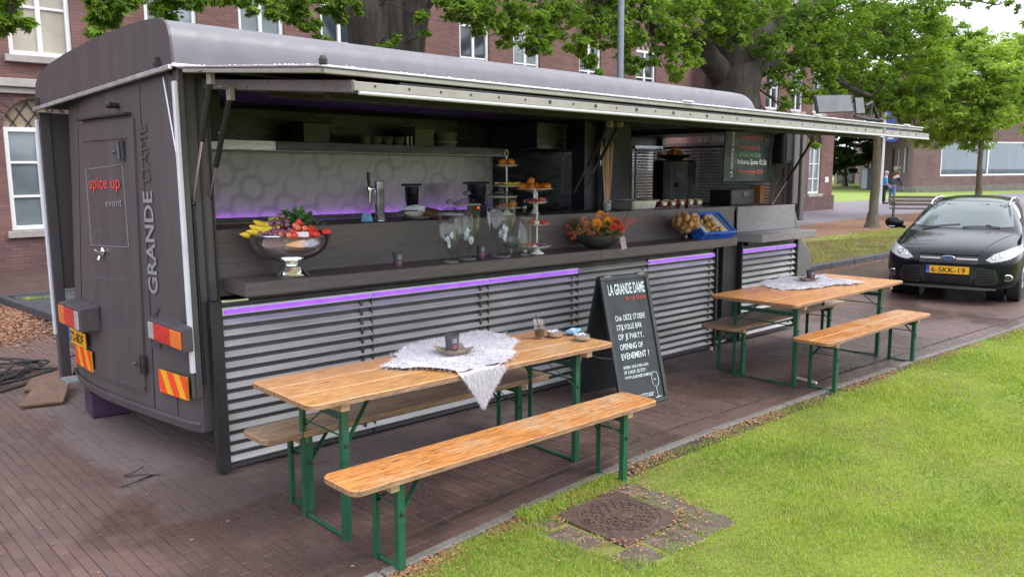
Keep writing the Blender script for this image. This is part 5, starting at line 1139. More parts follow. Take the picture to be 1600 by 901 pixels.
while len(pts) < 34 and k < 4000:
    u = .115+rnd.gauss(0, .045); v = -.13+rnd.gauss(0, .05); z = zt+.01+max(0, .085-((u-.1)**2+(v+.1)**2)*9)*rnd.random(); p = bp(u, v, z); k += 1
    if all((p-o_).length > .027 for o_ in pts) and u < .215: pts.append(p)
for i, p in enumerate(pts+[bp(.225, -.05, zt+.012), bp(.245, -.03, zt+.014)]):
    o = bpy.data.objects.new('strawberry', sme[0 if i % 3 else 1]); COL.objects.link(o); o.parent = bowl; o.location = p; o.rotation_euler = (rnd.uniform(-1.5, 1.5), rnd.uniform(-1.5, 1.5), rnd.random()*6)
def foliage(parent, name, mt, c, r, n, size, seed, squash=.6):
    rr = np.random.default_rng(seed); V = []; F = []
    P = rr.normal(0, 1, (n, 3)); P /= np.linalg.norm(P, axis=1)[:, None]; P *= (rr.random(n)**.5)[:, None]*np.array([r, r, r*squash])
    for i, p in enumerate(P):
        d = p/np.linalg.norm(p)+rr.normal(0, .5, 3); d /= np.linalg.norm(d); s_ = np.cross(d, rr.normal(0, 1, 3)); s_ /= np.linalg.norm(s_); s = size*rr.uniform(.6, 1.3); b_ = p+np.array(c); nn = np.cross(d, s_)*.2*s
        V += [b_, b_+d*s*.5+s_*s*.3+nn, b_+d*s, b_+d*s*.5-s_*s*.3+nn]; F.append((4*i, 4*i+1, 4*i+2, 4*i+3))
    return link_mesh(name, fast_mesh(name, np.array(V), np.array(F), mt), parent, 'stuff')
foliage(bowl, 'mint_sprigs', M_HERB, bp(.045, .0, zt+.10), .09, 190, .04, 3, .55)
foliage(bowl, 'strawberry_leaves', M_HERB, bp(.17, -.05, zt+.06), .07, 30, .02, 9, .4)
q = MB(); q.cbox(bp(.13, -.225, zt+.012), (.085, .003, .03), rz=-YAW, rx=R(-15)); q.build('price_card', M_CARD, bowl)
q = MB(); q.tube([bp(-.03, .06, zt+.02), bp(-.03, .06, zt+.13)], .004, 6); q.lathe([(.02, 0), (.024, .006), (.012, .022), (0, .024)], bp(-.03, .06, zt+.125), 10, True); q.build('cocktail_stick', M_BLACK, bowl)

def cup(label, p, r0=.028, r1=.036, h=.098, group='printed grey paper cups', dirn=None):
    t = thing('paper_cup', label, 'cup', p, group=group); q = MB(); q.lathe([(0, 0), (r0, 0), (r1, h), (r1-.003, h), (r0-.003, .004), (0, .004)], (0, 0, 0), 24); q.build('cup_wall', M_CUP, t, smooth=.8)
    if dirn is None: dirn = math.atan2(-p[1], -p[0])+.35
    d = Vector((math.cos(dirn), math.sin(dirn), 0)); U_ = Vector((-d.y, d.x, 0)); c_ = d*(r0+.0045)
    q = MB(); n = 20; q.T = None; vs = []
    for k in range(n):
        a = 2*math.pi*k/n
        for rr in (.011, .007): vs.append(c_+U_*(rr*math.cos(a))+Vector((0, 0, .03+rr*math.sin(a)))+d*(.003))
    q.add(vs, [(2*k, 2*((k+1) % n), 2*((k+1) % n)+1, 2*k+1) for k in range(n)]); q.build('ring_mark', M_PINK, t)
    for kk, tx in enumerate(('LA GRANDE', 'DAME')): lettering(tx, c_+d*.0045+U_*(-.014)+Vector((0, 0, .068-kk*.014)), U_, (0, 0, 1), .010, M_TISSUE, t, width=.028)
    return t
cup('grey paper cup with pink ring mark, alone on the counter right of the fruit bowl', onc(622, 415, 4.64)); cup('grey paper cup with pink ring mark, standing between the big glass jars', onc(752, 404, 4.70))
M_RIM = mat('glass_edge_glint', (.50, .53, .54), .1, 20, rough=.08, spec=.9, trans=.55)  # whitish colour stands in for the bright highlights on the jar edges
def jar(label, p, R_, H_, style, tissue=True):
    """lidded apothecary jar"""
    t = thing('glass_jar', label, 'glass jar', p, group='glass jars on the counter'); q = MB(); f = H_*.16
    if style == 'foot':
        q.lathe([(0, .004), (R_*.62, .004), (R_*.66, .009), (R_*.3, .016), (R_*.16, f*.35), (R_*.26, f*.5), (R_*.16, f*.66), (R_*.24, f*.9), (R_*.5, f*1.35), (R_*.86, H_*.42), (R_*.98, H_*.58), (R_, H_*.86), (R_*1.05, H_*.87)], (0, 0, 0), 32)
    else: q.lathe([(0, .004), (R_*.8, .004), (R_*.84, .01), (R_*.35, .02), (R_*.3, .05), (R_*.98, .06), (R_, .08), (R_, H_*.78), (R_*1.05, H_*.79)], (0, 0, 0), 28)
    q.build('jar_body', GLASS, t, smooth=.9)
    top = H_*.87 if style == 'foot' else H_*.79
    q = MB(); q.lathe([(R_*1.06, top), (R_*1.06, top+.008), (R_*.9, top+.02), (R_*.35, top+.045), (R_*.12, top+.052), (R_*.12, top+.062), (R_*.3, top+.075), (R_*.34, top+.088), (R_*.2, top+.10), (0, top+.104)], (0, 0, 0), 28); q.build('lid', GLASS, t, smooth=.9)
    q = MB(); q.lathe([(R_*1.0, top-.004), (R_*1.07, top-.002), (R_*1.07, top+.006), (R_*1.0, top+.008), (R_*1.0, top-.004)], (0, 0, 0), 32); q.lathe([(R_*.60, .0), (R_*.66, .002), (R_*.66, .008), (R_*.58, .010)], (0, 0, 0), 32); q.lathe([(0, top+.072), (R_*.26, top+.078), (R_*.3, top+.088), (R_*.2, top+.10), (0, top+.106)], (0, 0, 0), 12); q.build('glass_rim_glints', M_RIM, t, smooth=.9)
    if tissue:
        rr = random.Random(int(R_*9999)); z0_ = f*1.5 if style == 'foot' else .09
        q = MB()
        for k in range(4):
            c_ = Vector((rr.uniform(-.2, .3)*R_, rr.uniform(-.2, .2)*R_, z0_+.03+k*.022)); n0 = len(q.v); q.ball(c_, R_*rr.uniform(.17, .25), 8, 6, (.7, .5, 1.1)); q.v[n0:] = [tuple(Vector(p_)+Vector((rr.uniform(-1, 1), rr.uniform(-1, 1), rr.uniform(-1, 1)))*R_*.09) for p_ in q.v[n0:]]
        q.build('crumpled_paper', M_TISSUE, t)
    return t
jar('shorter footed glass jar with lid, leftmost of the glass jars', onc(705, 409, 4.60), .088, .40, 'foot'); jar('tall wide footed glass jar with lid, second of the glass jars', onc(731, 405, 4.68), .100, .47, 'foot'); jar('tallest footed glass jar with domed lid, third of the glass jars', onc(784, 402, 4.66), .118, .53, 'foot')
jar('slim straight glass jar with knobbed lid beside the cake stand', onc(820, 397, 4.60), .055, .37, 'straight', False)
t = thing('glass_goblet', 'small open glass bowl on a foot between the tallest jar and the slim jar', 'glass bowl', onc(799, 397, 4.70), group='glass jars on the counter')
q = MB(); q.lathe([(0, .003), (.05, .003), (.012, .012), (.010, .05), (.05, .066), (.068, .10), (.07, .145)], (0, 0, 0), 24); q.build('bowl', GLASS, t, smooth=.9)
def stand(label, p, tiers, ring, group, food):
    t = thing('cake_stand', label, 'cake stand', p, group=group); H_ = tiers[-1][0]
    q = MB(); q.lathe([(0, 0), (.06, 0), (.058, .006), (.03, .02), (.018, .045), (0, .05)], (0, 0, 0), 20); q.build('foot', M_PORC, t, smooth=.8)
    q = MB(); q.tube([(0, 0, .04), (0, 0, H_+.09)], .0075, 8)
    if ring: q.tube([(.0+.018*math.cos(a), 0, H_+.115+.028*math.sin(a)) for a in np.linspace(0, 6.28, 16)], .004, 6)
    else: q.tube([(0, 0, H_+.08), (-.02, .0, H_+.10), (-.035, 0, H_+.125)], [.009, .007, .005], 6)
    q.build('rod', M_PORC, t, smooth=.8)
    for z, r in tiers:
        q = MB(); q.lathe([(0, z), (r*.6, z), (r, z+.012), (r+.003, z+.017), (r-.004, z+.018), (r*.6, z+.006), (0, z+.006)], (0, 0, 0), 28); q.build('plate', M_PORC, t, smooth=.8)
    for f in food:
        kind, u, v, z = f[:4]; c_ = ux*u+uy*v+Vector((0, 0, z))
        q = MB()
        if kind == 'orange': q.ball(c_+Vector((0, 0, .034)), .036, 14, 10, (1, 1, .93)); q.build('orange', M_ORG, t, smooth=True)
        elif kind == 'banana': banana(q, c_+Vector((0, 0, .03)), .15, .02, -YAW+f[4], .9, .014); q.build('banana', M_BAN, t, smooth=True)
        elif kind == 'berries':
            for k in range(14): q.ball(c_+Vector((random.gauss(0, .03), random.gauss(0, .03), .012+random.random()*.02)), random.uniform(.008, .013), 7, 5)
            q.build('berries', f[4], t, kind='stuff', smooth=True)
        elif kind == 'slice': q.ball(c_+Vector((0, 0, .012)), .03, 10, 4, (1.2, .8, .4)); q.build('melon_slice', M_BAN, t, smooth=True)
        elif kind == 'card': q.cbox(c_+Vector((0, 0, .018)), (.035, .004, .03), rz=-YAW, rx=R(-20), ry=R(f[4])); q.build('paper_tag', M_CARD, t)
    return t
stand('white three tier cake stand with fruit in front, right of the glass jars', onc(839, 394, 4.64), [(.048, .115), (.225, .098), (.40, .085)], False, 'fruit cake stands',
 [('berries', -.05, -.03, .055, M_STRAW), ('berries', .03, -.04, .055, M_GRAPE), ('slice', .0, .0, .065), ('slice', .04, .03, .06), ('card', -.02, -.08, .05, 10), ('slice', -.01, .0, .24), ('berries', .03, -.03, .23, M_STRAW), ('berries', -.03, -.02, .235, M_PEACH), ('card', .0, -.07, .235, 0), ('berries', -.04, -.02, .405, M_GRAPE), ('berries', .0, -.02, .405, M_STRAW), ('card', .05, -.02, .41, 20), ('berries', .02, .02, .41, M_PEACH)])
s2 = onb(792, 330, 5.12); stand('tall white cake stand behind with two oranges on its top tier', s2, [(.05, .12), (.235, .115), (.405, .095)], True, 'fruit cake stands',
 [('orange', -.035, -.01, .41), ('orange', .036, -.015, .41), ('banana', -.03, -.04, .245, .1), ('banana', .04, -.03, .245, -.2), ('orange', .05, -.03, .06), ('berries', -.02, -.04, .06, M_PEACH)])
# wide white plate of oranges behind the front stand
p = onb(835, 328, 5.12); t = thing('fruit_plate', 'white footed plate with oranges just behind the front cake stand', 'plate', p)
q = MB(); q.lathe([(0, 0), (.05, 0), (.03, .02), (.012, .04), (.012, .18), (.10, .20), (.165, .216), (.165, .22), (.1, .207), (0, .205)], (0, 0, 0), 28); q.build('plate', M_PORC, t, smooth=.8)
for u, v in ((-.10, 0), (-.05, .03), (.02, .05), (.08, .02), (.11, -.03), (-.03, .0), (-.12, -.04)):
    q = MB(); q.ball(ux*u+uy*v+Vector((0, 0, .238)), .036, 12, 9, (1, 1, .93)); q.build('orange', M_ORG, t, smooth=True)
q = MB(); q.ball(ux*-.03+uy*.02+Vector((0, 0, .285)), .036, 12, 9); q.build('orange', M_ORG, t, smooth=True)
# flower bowl
f0 = onc(934, 390, 4.66); t = thing('flower_bowl', 'dark ceramic bowl with an autumn arrangement of orange and red flowers', 'flower arrangement', f0)
q = MB(); q.lathe([(0, 0), (.07, 0), (.085, .004), (.15, .035), (.20, .08), (.205, .115), (.195, .125), (.18, .115), (.16, .085), (0, .07)], (0, 0, 0), 36); q.build('bowl', M_GREYP, t, smooth=.9)
def bloom(c_, r, mt, n=3, per=16):
    q = MB(); c_ = Vector(c_); view = Vector((-c_.x*0-.6, -.75, .25)).normalized(); a_ = view.cross(Vector((0, 0, 1))).normalized(); b_ = a_.cross(view)
    for L_ in range(n):
        for k in range(per-L_*3):
            th = 6.283*k/(per-L_*3)+L_*.3; el = .12+L_*.42; d = (a_*math.cos(th)+b_*math.sin(th))*math.cos(el)+view*math.sin(el); s_ = view.cross(d).normalized(); rr = r*(1-L_*.16)*random.uniform(.85, 1.1); o_ = c_
            q.add([o_, o_+d*rr*.55+s_*rr*.13, o_+d*rr, o_+d*rr*.55-s_*rr*.13], [(0, 1, 2, 3)])
    q.build('bloom', mt, t)
for u, v, z, r, mt in [(-.02, -.12, .21, .062, M_ORF), (.07, -.10, .23, .055, M_ORF), (.15, -.08, .22, .062, M_REDF), (.19, -.05, .17, .05, M_REDF), (.12, -.12, .19, .05, M_REDF), (-.10, -.08, .21, .05, M_PEAF), (-.15, -.06, .17, .055, M_PEAF), (-.12, -.02, .24, .045, M_PEAF), (-.07, -.11, .15, .05, M_PEAF), (.02, .0, .29, .045, M_ORF), (-.19, -.05, .12, .045, M_PEAF), (.0, -.04, .26, .05, M_PEAF), (.08, -.02, .27, .05, M_PEAF)]: bloom(bp(u, v, z), r, mt)
for u, v, z in [(-.27, -.02, .19), (-.25, -.04, .13), (-.22, .02, .22), (-.30, 0, .15), (.28, 0, .22), (.25, -.02, .19), (.31, .02, .24), (.24, .0, .25), (-.23, -.06, .09)]: bloom(bp(u, v, z), .024, M_REDF, 2, 8)
foliage(t, 'greenery', M_LEAFG, bp(.02, -.03, .16), .17, 200, .05, 21, .5); foliage(t, 'dry_leaves', mat('dry_leaves', (.28, .13, .07), .5, 20, rough=.8), bp(-.03, -.01, .17), .24, 260, .035, 22, .4)
q = MB()
for k in range(26):
    a = random.uniform(-1, 1); e = bp(a*.3, random.uniform(-.08, .12), random.uniform(.14, .34)); q.tube([bp(a*.08, 0, .1), bp(a*.2, 0, .19), e], .0022, 4)
q.build('stems', M_LEAFG, t, kind='stuff')
q = MB(); q.cbox(bp(.20, -.16, .055), (.055, .004, .11), rz=-YAW+.5, ry=R(-14)); q.build('price_tag', mat('tag_print', (.42, .33, .34), .3, 60, rough=.6), t)
# potatoes in a footed glass, blue crate
p0 = onc(1072, 372, 4.66); t = thing('potato_bowl', 'footed glass bowl heaped with small potatoes left of the blue crate', 'glass bowl', p0)
q = MB(); q.lathe([(0, .003), (.065, .003), (.06, .008), (.014, .016), (.012, .05), (.06, .06), (.12, .10), (.15, .17)], (0, 0, 0), 28); q.build('bowl', GLASS, t, smooth=.9)
pm = MB(); pm.ball((0, 0, 0), .03, 9, 7, (1.25, .9, .85)); pme = pm.mesh('potato', M_POT, smooth=True); rnd = random.Random(8); pts = []; k = 0
while len(pts) < 46 and k < 6000:
    k += 1; z = rnd.uniform(.085, .245); rm = (.06+(z-.08)*.9) if z < .17 else .135*math.sqrt(max(0, 1-((z-.17)/.085)**2)); a = rnd.random()*6.28; r_ = rm*rnd.random()**.4; p_ = Vector((r_*math.cos(a), r_*math.sin(a), z))
    if all((p_-o_).length > .038 for o_ in pts): pts.append(p_)
for p_ in pts: o = bpy.data.objects.new('potato', pme); COL.objects.link(o); o.parent = t; o.location = p_; o.rotation_euler = (rnd.random()*3, rnd.random()*3, rnd.random()*6)
c0 = at(1100, 373, y=4.57); c0 = Vector((c0.x+.24, 4.66, zc(c0.x+.2))); t = thing('blue_crate', 'blue plastic crate tilted towards the lawn, holding white asparagus and potatoes', 'crate', c0, rz=R(-8))
TL = Matrix.Translation((0, .06, .055)) @ Matrix.Rotation(R(38), 4, 'X')
cw, cd, ch = .46, .30, .12
q = MB(); q.T = TL; q.box(-cw/2, cw/2, -cd/2, cd/2, 0, .008)
for s_ in (-1, 1):
    for z in (.0, .05, .105): q.box(-cw/2, cw/2, s_*cd/2-.005, s_*cd/2+.005, z, z+.014); q.box(s_*cw/2-.005, s_*cw/2+.005, -cd/2, cd/2, z, z+.014)
    for k in range(15): x_ = -cw/2+k*cw/14; q.box(x_-.005, x_+.005, s_*cd/2-.004, s_*cd/2+.004, 0, ch)
    for k in range(10): y_ = -cd/2+k*cd/9; q.box(s_*cw/2-.004, s_*cw/2+.004, y_-.005, y_+.005, 0, ch)
q.build('basket', M_BLUEC, t)
q = MB(); q.T = TL; q.box(-cw/2-.01, cw/2+.01, cd/2-.01, cd/2+.012, ch-.005, ch+.012); q.box(-cw/2-.01, cw/2+.01, -cd/2-.012, -cd/2+.01, ch-.005, ch+.012); q.box(-cw/2-.012, -cw/2+.01, -cd/2, cd/2, ch-.005, ch+.012); q.box(cw/2-.01, cw/2+.012, -cd/2, cd/2, ch-.005, ch+.012); q.build('rim', M_BLUEC, t, bevel=.003)
q = MB(); q.box(-.20, .2, .10, .20, 0, .04); q.build('prop', M_BLACK, t)
for k in range(15):
    side = -1 if k < 6 else 1; i = k if k < 6 else k-6; x_ = (-.19+.022*(i % 3)+.0 if side < 0 else .07+.023*(i % 5)); z = .075+.024*(i//3 if side < 0 else i//5); a = TL @ Vector((x_, .19, z)); b = TL @ Vector((x_+.01, -.13, z)); q = MB(); q.tube([b, b.lerp(a, .5), b.lerp(a, .9), a], [.0115, .011, .010, .004], 8); q.build('asparagus', M_ASP, t, smooth=.9)
k = 0; pts = []
while len(pts) < 30 and k < 4000:
    k += 1; p_ = TL @ Vector((rnd.uniform(-.12, .07), rnd.uniform(-.13, .13), .04+rnd.random()*.08))
    if all((p_-o_).length > .036 for o_ in pts): pts.append(p_)
for p_ in pts: o = bpy.data.objects.new('potato', pme); COL.objects.link(o); o.parent = t; o.location = p_; o.rotation_euler = (rnd.random()*3, rnd.random()*3, rnd.random()*6); o.scale = (.85,)*3
# steel pan, punnets, straws, tap, bag, cloth
p = onb(992, 325, 5.12); t = thing('steel_pan', 'deep stainless steel catering pan on the bar behind the flowers', 'pan', p); q = MB()
for (hx, hy, z0, z1, ex) in ((.20, .13, 0, .09, .0),): q.add([(-hx*.9, -hy*.9, 0), (hx*.9, -hy*.9, 0), (hx*.9, hy*.9, 0), (-hx*.9, hy*.9, 0), (-hx, -hy, .095), (hx, -hy, .095), (hx, hy, .095), (-hx, hy, .095), (-hx-.025, -hy-.02, .097), (hx+.025, -hy-.02, .097), (hx+.025, hy+.02, .097), (-hx-.025, hy+.02, .097)], [(0, 1, 2, 3), (0, 4, 5, 1), (1, 5, 6, 2), (2, 6, 7, 3), (3, 7, 4, 0), (4, 8, 9, 5), (5, 9, 10, 6), (6, 10, 11, 7), (7, 11, 8, 4)])
q.build('pan_body', mat('pan_steel', (.62, .61, .60), .1, 3, rough=.35, metal=.55), t, bevel=.01); q = MB(); q.box(-.19, .19, -.12, .12, .06, .085); q.build('contents', M_PEAF, t)
for k in range(5):
    p = onb(1033+k*13.6, 326, 5.05); t = thing('fruit_punnet', ['clear punnet of red fruit nearest the steel pan', 'second punnet of red fruit from the steel pan', 'middle punnet in the row of five red fruit punnets', 'fourth punnet of red fruit, next to the last', 'last punnet of red fruit, right above the blue crate'][k], 'punnet', p, rz=R(random.uniform(-6, 6)), group='fruit punnets on the bar')
    q = MB(); q.add([(-.045, -.04, 0), (.045, -.04, 0), (.045, .04, 0), (-.045, .04, 0), (-.055, -.05, .085), (.055, -.05, .085), (.055, .05, .085), (-.055, .05, .085)], [(0, 3, 2, 1), (0, 1, 5, 4), (1, 2, 6, 5), (2, 3, 7, 6), (3, 0, 4, 7)]); q.build('tub', M_PLAS, t)
    q = MB(); 
    for i in range(24): q.ball((random.uniform(-.032, .032), random.uniform(-.03, .03), random.uniform(.015, .08)), .014, 6, 5)
    q.build('berries', M_PUN, t, kind='stuff', smooth=True); q = MB(); q.cbox((0, -.049, .05), (.05, .001, .035), rx=R(-6)); q.build('paper_label', M_CARD, t)
p = onb(948, 330, 5.10); t = thing('straw_holder', 'printed holder with very long coloured straws behind the flowers', 'straws', p)
q = MB(); q.lathe([(0, 0), (.035, 0), (.045, .10), (.04, .10), (.03, .005), (0, .005)], (0, 0, 0), 16); q.build('holder', mat('black_white_print', (.35, .35, .35), .95, 35, rough=.6), t)
cols = [(.55, .08, .35), (.2, .6, .15), (.8, .55, .1), (.75, .15, .3), (.25, .55, .2), (.7, .35, .1), (.5, .1, .4), (.75, .6, .3)]
for k in range(12):
    u = (k-5.5)*.0055; q = MB(); q.tube([bp(u*.6, 0, .01), bp(u*1.9, .01*math.sin(k), .62+.03*math.sin(k*2))], .0042, 6); q.build('straw', mat('straw_%d' % (k % 8), cols[k % 8], .05, 5, rough=.4), t)
p = onb(594, 345, 5.10); t = thing('beer_tap', 'steel beer tap column with black handle on the bar', 'beer tap', p)
q = MB(); q.lathe([(0, 0), (.04, 0), (.04, .006), (.036, .01), (.036, .285), (.033, .292), (0, .294)], (0, 0, 0), 28); q.build('column', mat('tap_steel', (.66, .68, .72), .04, 3, rough=.28, metal=.8), t, smooth=.8)
q = MB(); q.tube([-ux*.03+Vector((0, 0, .235)), -ux*.075+Vector((0, 0, .235))], .013, 10); q.tube([-ux*.07+Vector((0, 0, .24)), -ux*.075+Vector((0, 0, .13))], [.014, .007], 8); q.lathe([(.0, .21), (.02, .215), (.024, .235), (.018, .255), (0, .26)], -ux*.072, 12); q.build('spout', M_CHROME, t, smooth=.8)
q = MB(); q.tube([-ux*.073+Vector((0, 0, .255)), -ux*.076+Vector((0, 0, .29)), -ux*.078+Vector((0, 0, .36))], [.007, .013, .012], 10); q.build('handle', M_BLACK, t, smooth=.8)
p = onb(573, 346, 5.06); M_BLUEP = mat('blue_bag_print', (.18, .42, .68), .45, 30, .3, 40, rough=.5); q = MB(); vs = []
q.add([p+bp(-.04, -.02, 0), p+bp(.04, -.02, 0), p+bp(.045, .03, 0), p+bp(-.045, .03, 0), p+bp(-.028, -.005, .062), p+bp(.032, -.005, .066), p+bp(.03, .012, .064), p+bp(-.03, .012, .06)], [(0, 1, 5, 4), (1, 2, 6, 5), (2, 3, 7, 6), (3, 0, 4, 7), (4, 5, 6, 7), (0, 3, 2, 1)]); tag(q.build('cleaning_cloth', M_BLUEP, bevel=.006), 'folded blue patterned cloth beside the beer tap', 'cloth')
p = onb(655, 343, 5.08); t = thing('bread_bag', 'paper bread bags lying on a small dish between tap and glass jars', 'bread bag', p)
q = MB(); q.lathe([(0, 0), (.06, 0), (.10, .018), (.095, .02), (0, .01)], (0, 0, 0), 24); q.build('dish', M_PORC, t, smooth=.8)
M_PAPB = mat('paper_bag_pale', (.60, .54, .48), .15, 10, .6, 30, rough=.8); q = MB(); q.ball(bp(-.03, 0, .05), .07, 12, 8, (1.5, .8, .45), None); q.build('paper_bag', M_PAPB, t, smooth=True)
q = MB(); q.tube([bp(-.13, .0, .075), bp(-.02, -.03, .085), bp(.05, -.03, .08)], [.02, .03, .028], 8); q.build('rolled_bag', M_TISSUE, t, smooth=.8); q = MB(); q.tube([bp(.05, .0, .05), bp(.14, .0, .035), bp(.19, .01, .025)], [.045, .04, .02], 9); q.build('bread', mat('brown_crust', (.10, .04, .025), .3, 20, .3, 40, rough=.7), t, smooth=.8)
q = MB(); q.tube([bp(-.15, -.04, .06), bp(-.08, -.07, .07), bp(0, -.06, .065)], .004, 5); q.build('string', M_BLACK, t)
# things by the back wall
def backp(px, py, y, z): p = at(px, py, y=y); return Vector((p.x, y, z-.0105*(p.x-2)))
for px, lab, h in ((644, 'black coffee grinder hopper behind the bread bags', .17), (745, 'black coffee grinder with red light behind the glass jars', .2)):
    p = backp(px, 320, 6.5, 1.43); t = thing('coffee_grinder', lab, 'coffee grinder', p, rz=-YAW, group='coffee grinders by the back wall'); w_ = .09 if px == 644 else .13
    q = MB(); q.cbox((0, 0, .06), (w_*1.5, .16, .12)); q.build('body', M_BLACK, t, bevel=.01)
    q = MB(); q.lathe([(w_*.62, .12), (w_*.72, .16), (w_*.78, .22+h*.5), (0, .22+h*.5)], (0, 0, 0), 16); q.build('hopper', mat('smoked_plastic', (.03, .028, .035), .1, rough=.2), t, smooth=.8)
    q = MB(); q.cbox((0, 0, .235+h*.5), (w_*2.1, w_*1.8, .02)); q.build('lid', M_BLACK, t, bevel=.006)
    if px == 745: q = MB(); q.ball((.02, -.085, .08), .008); q.build('power_light', emitter('red_light', (1, .05, .02), 6), t)
def shelfbox(name, px0, px1, h, mt, label, shape='box'):
    p0, p1 = backp(px0, 225, 6.68, 2.132), backp(px1, 225, 6.68, 2.132); c_ = (p0+p1)/2; w_ = (p1-p0).length*.95; t = thing(name, label, 'container', c_)
    q = MB()
    if shape == 'box': q.add([(-w_*.46, -.07, 0), (w_*.46, -.07, 0), (w_*.46, .12, 0), (-w_*.46, .12, 0), (-w_/2, -.09, h), (w_/2, -.09, h), (w_/2, .14, h), (-w_/2, .14, h)], [(0, 3, 2, 1), (4, 5, 6, 7), (0, 1, 5, 4), (1, 2, 6, 5), (2, 3, 7, 6), (3, 0, 4, 7)]); q.build('tub', mt, t, bevel=.006); q = MB(); q.box(-w_*.53, w_*.53, -.10, .15, h, h+.012); q.build('lid', mt, t, bevel=.004)
    else: q.lathe([(0, 0), (w_*.45, 0), (w_*.5, h), (w_*.53, h), (w_*.53, h+.012), (0, h+.012)], (0, .02, 0), 20); q.build('tub', mt, t, smooth=.6); q = MB(); q.lathe([(w_*.505, h*.32), (w_*.51, h*.36), (w_*.505, h*.4)], (0, .02, 0), 20); q.build('band', M_STRIP, t)
    return t
M_GT = mat('grey_tub', (.075, .08, .078), .2, 8, rough=.4); M_GT2 = mat('pale_tub', (.20, .20, .185), .15, 8, rough=.5)
shelfbox('storage_tub', 466, 511, .17, M_GT, 'dark grey storage tub, leftmost on the high shelf'); shelfbox('carton', 640, 672, .17, M_GT2, 'pale upright carton on the high shelf left of the round tub'); shelfbox('round_tub', 683, 713, .13, M_GT2, 'round pale tub with lid, last on the high shelf', 'round')
bw_ = MB(); bw_.lathe([(0, 0), (.03, 0), (.05, .03), (.058, .075), (.062, .08), (.05, .07), (.04, .03), (0, .01)], (0, 0, 0), 18); bwm = bw_.mesh('cereal_bowl', M_GT2, smooth=.9)
for k in range(4):
    p = backp(571+k*17.5, 225, 6.66, 2.13); o = bpy.data.objects.new('small_bowl', bwm); COL.objects.link(o); o.location = p; tag(o, ['small grey bowl on the high shelf, leftmost in the row of four', 'small grey bowl on the high shelf, second in the row of four', 'small grey bowl on the high shelf, third in the row of four', 'small grey bowl on the high shelf, rightmost in the row of four'][k], 'bowl', 'small bowls on the high shelf')
for k in range(3):
    p = backp(636+k*7, 225, 6.66, 2.13); q = MB(); q.lathe([(0, 0), (.02, 0), (.025, .09), (.023, .09), (.018, .004)], p, 14); tag(q.build('shelf_glass', GLASS, smooth=.8), ['drinking glass on the high shelf nearest the small bowls', 'middle drinking glass of three on the high shelf', 'drinking glass on the high shelf touching the pale carton'][k], 'glass', 'glasses on the high shelf')
# juice machine and till in the cab end
p = at(1052, 322, y=5.75); z_ = 1.40-.0105*(p.x-2); t = thing('orange_juicer', 'dark hooded juice machine with oranges on top in the cab end', 'juicer', (p.x, 5.75, z_))
w_ = (at(1075, 300, y=5.75)-at(1031, 300, y=5.75)).length*.5; zt = at(1050, 243, y=5.75).z-z_
q = MB(); q.cbox((0, 0, zt*.46), (w_*1.5, .3, zt*.92), rz=-.5); q.build('housing', mat('juicer_dark', (.022, .024, .025), .2, 3, rough=.5, spec=.3), t, bevel=.03, seg=2); q = MB(); q.cbox(-uy*.17+Vector((0, 0, zt*.55)), (w_*.9, .01, zt*.7), rz=-YAW); q.build('front_cover', mat('juicer_clear', (.03, .035, .035), .2, 3, rough=.35, spec=.3), t, bevel=.004)
q = MB(); q.cbox(-uy*.185+ux*-.01+Vector((0, 0, zt*.72)), (.03, .02, .12), rz=-YAW); q.ball(-uy*.19+Vector((0, 0, zt*.5)), .03); q.build('press', M_BLACK, t, smooth=.8)
q = MB(); q.lathe([(w_*.3, zt*.92), (w_*.75, zt*.93+.05), (w_*.75, zt*.93+.055)], (0, 0, 0), 16); q.build('hopper', M_BLACK, t)
for k in range(5): q = MB(); a = k*1.256; q.ball((.055*math.cos(a), .055*math.sin(a), zt*.93+.07), .04, 12, 9); q.build('orange', M_ORG, t, smooth=True)
q = MB(); q.ball((0, 0, zt*.93+.115), .04, 12, 9); q.build('orange', M_ORG, t, smooth=True)
p = at(1143, 322, y=5.3); t = thing('cash_register', 'black cash register below the menu board', 'till', (p.x, 5.3, 1.43)); q = MB(); q.cbox((0, 0, .09), (.5, .3, .18)); q.build('base', M_BLACK, t, bevel=.012); q = MB(); q.cbox((.05, -.155, .13), (.12, .01, .05)); q.build('display', mat('dark_display', (.07, .07, .07), .4, 60, rough=.3), t)
q = MB(); q.box(p.x-.4, p.x+.6, 5.1, 5.6, 1.385, 1.43); tag(q.build('till_shelf', M_DARKIN), 'dark shelf carrying the black cash register', 'shelf')
q = MB(); jx = at(1052, 322, y=5.75).x; q.box(jx-.5, jx+.5, 5.5, 6.0, .53, 1.40-.0105*(jx-2)-.001); tag(q.build('juicer_cabinet', M_DARKIN), 'dark cabinet carrying the juice machine', 'cabinet')
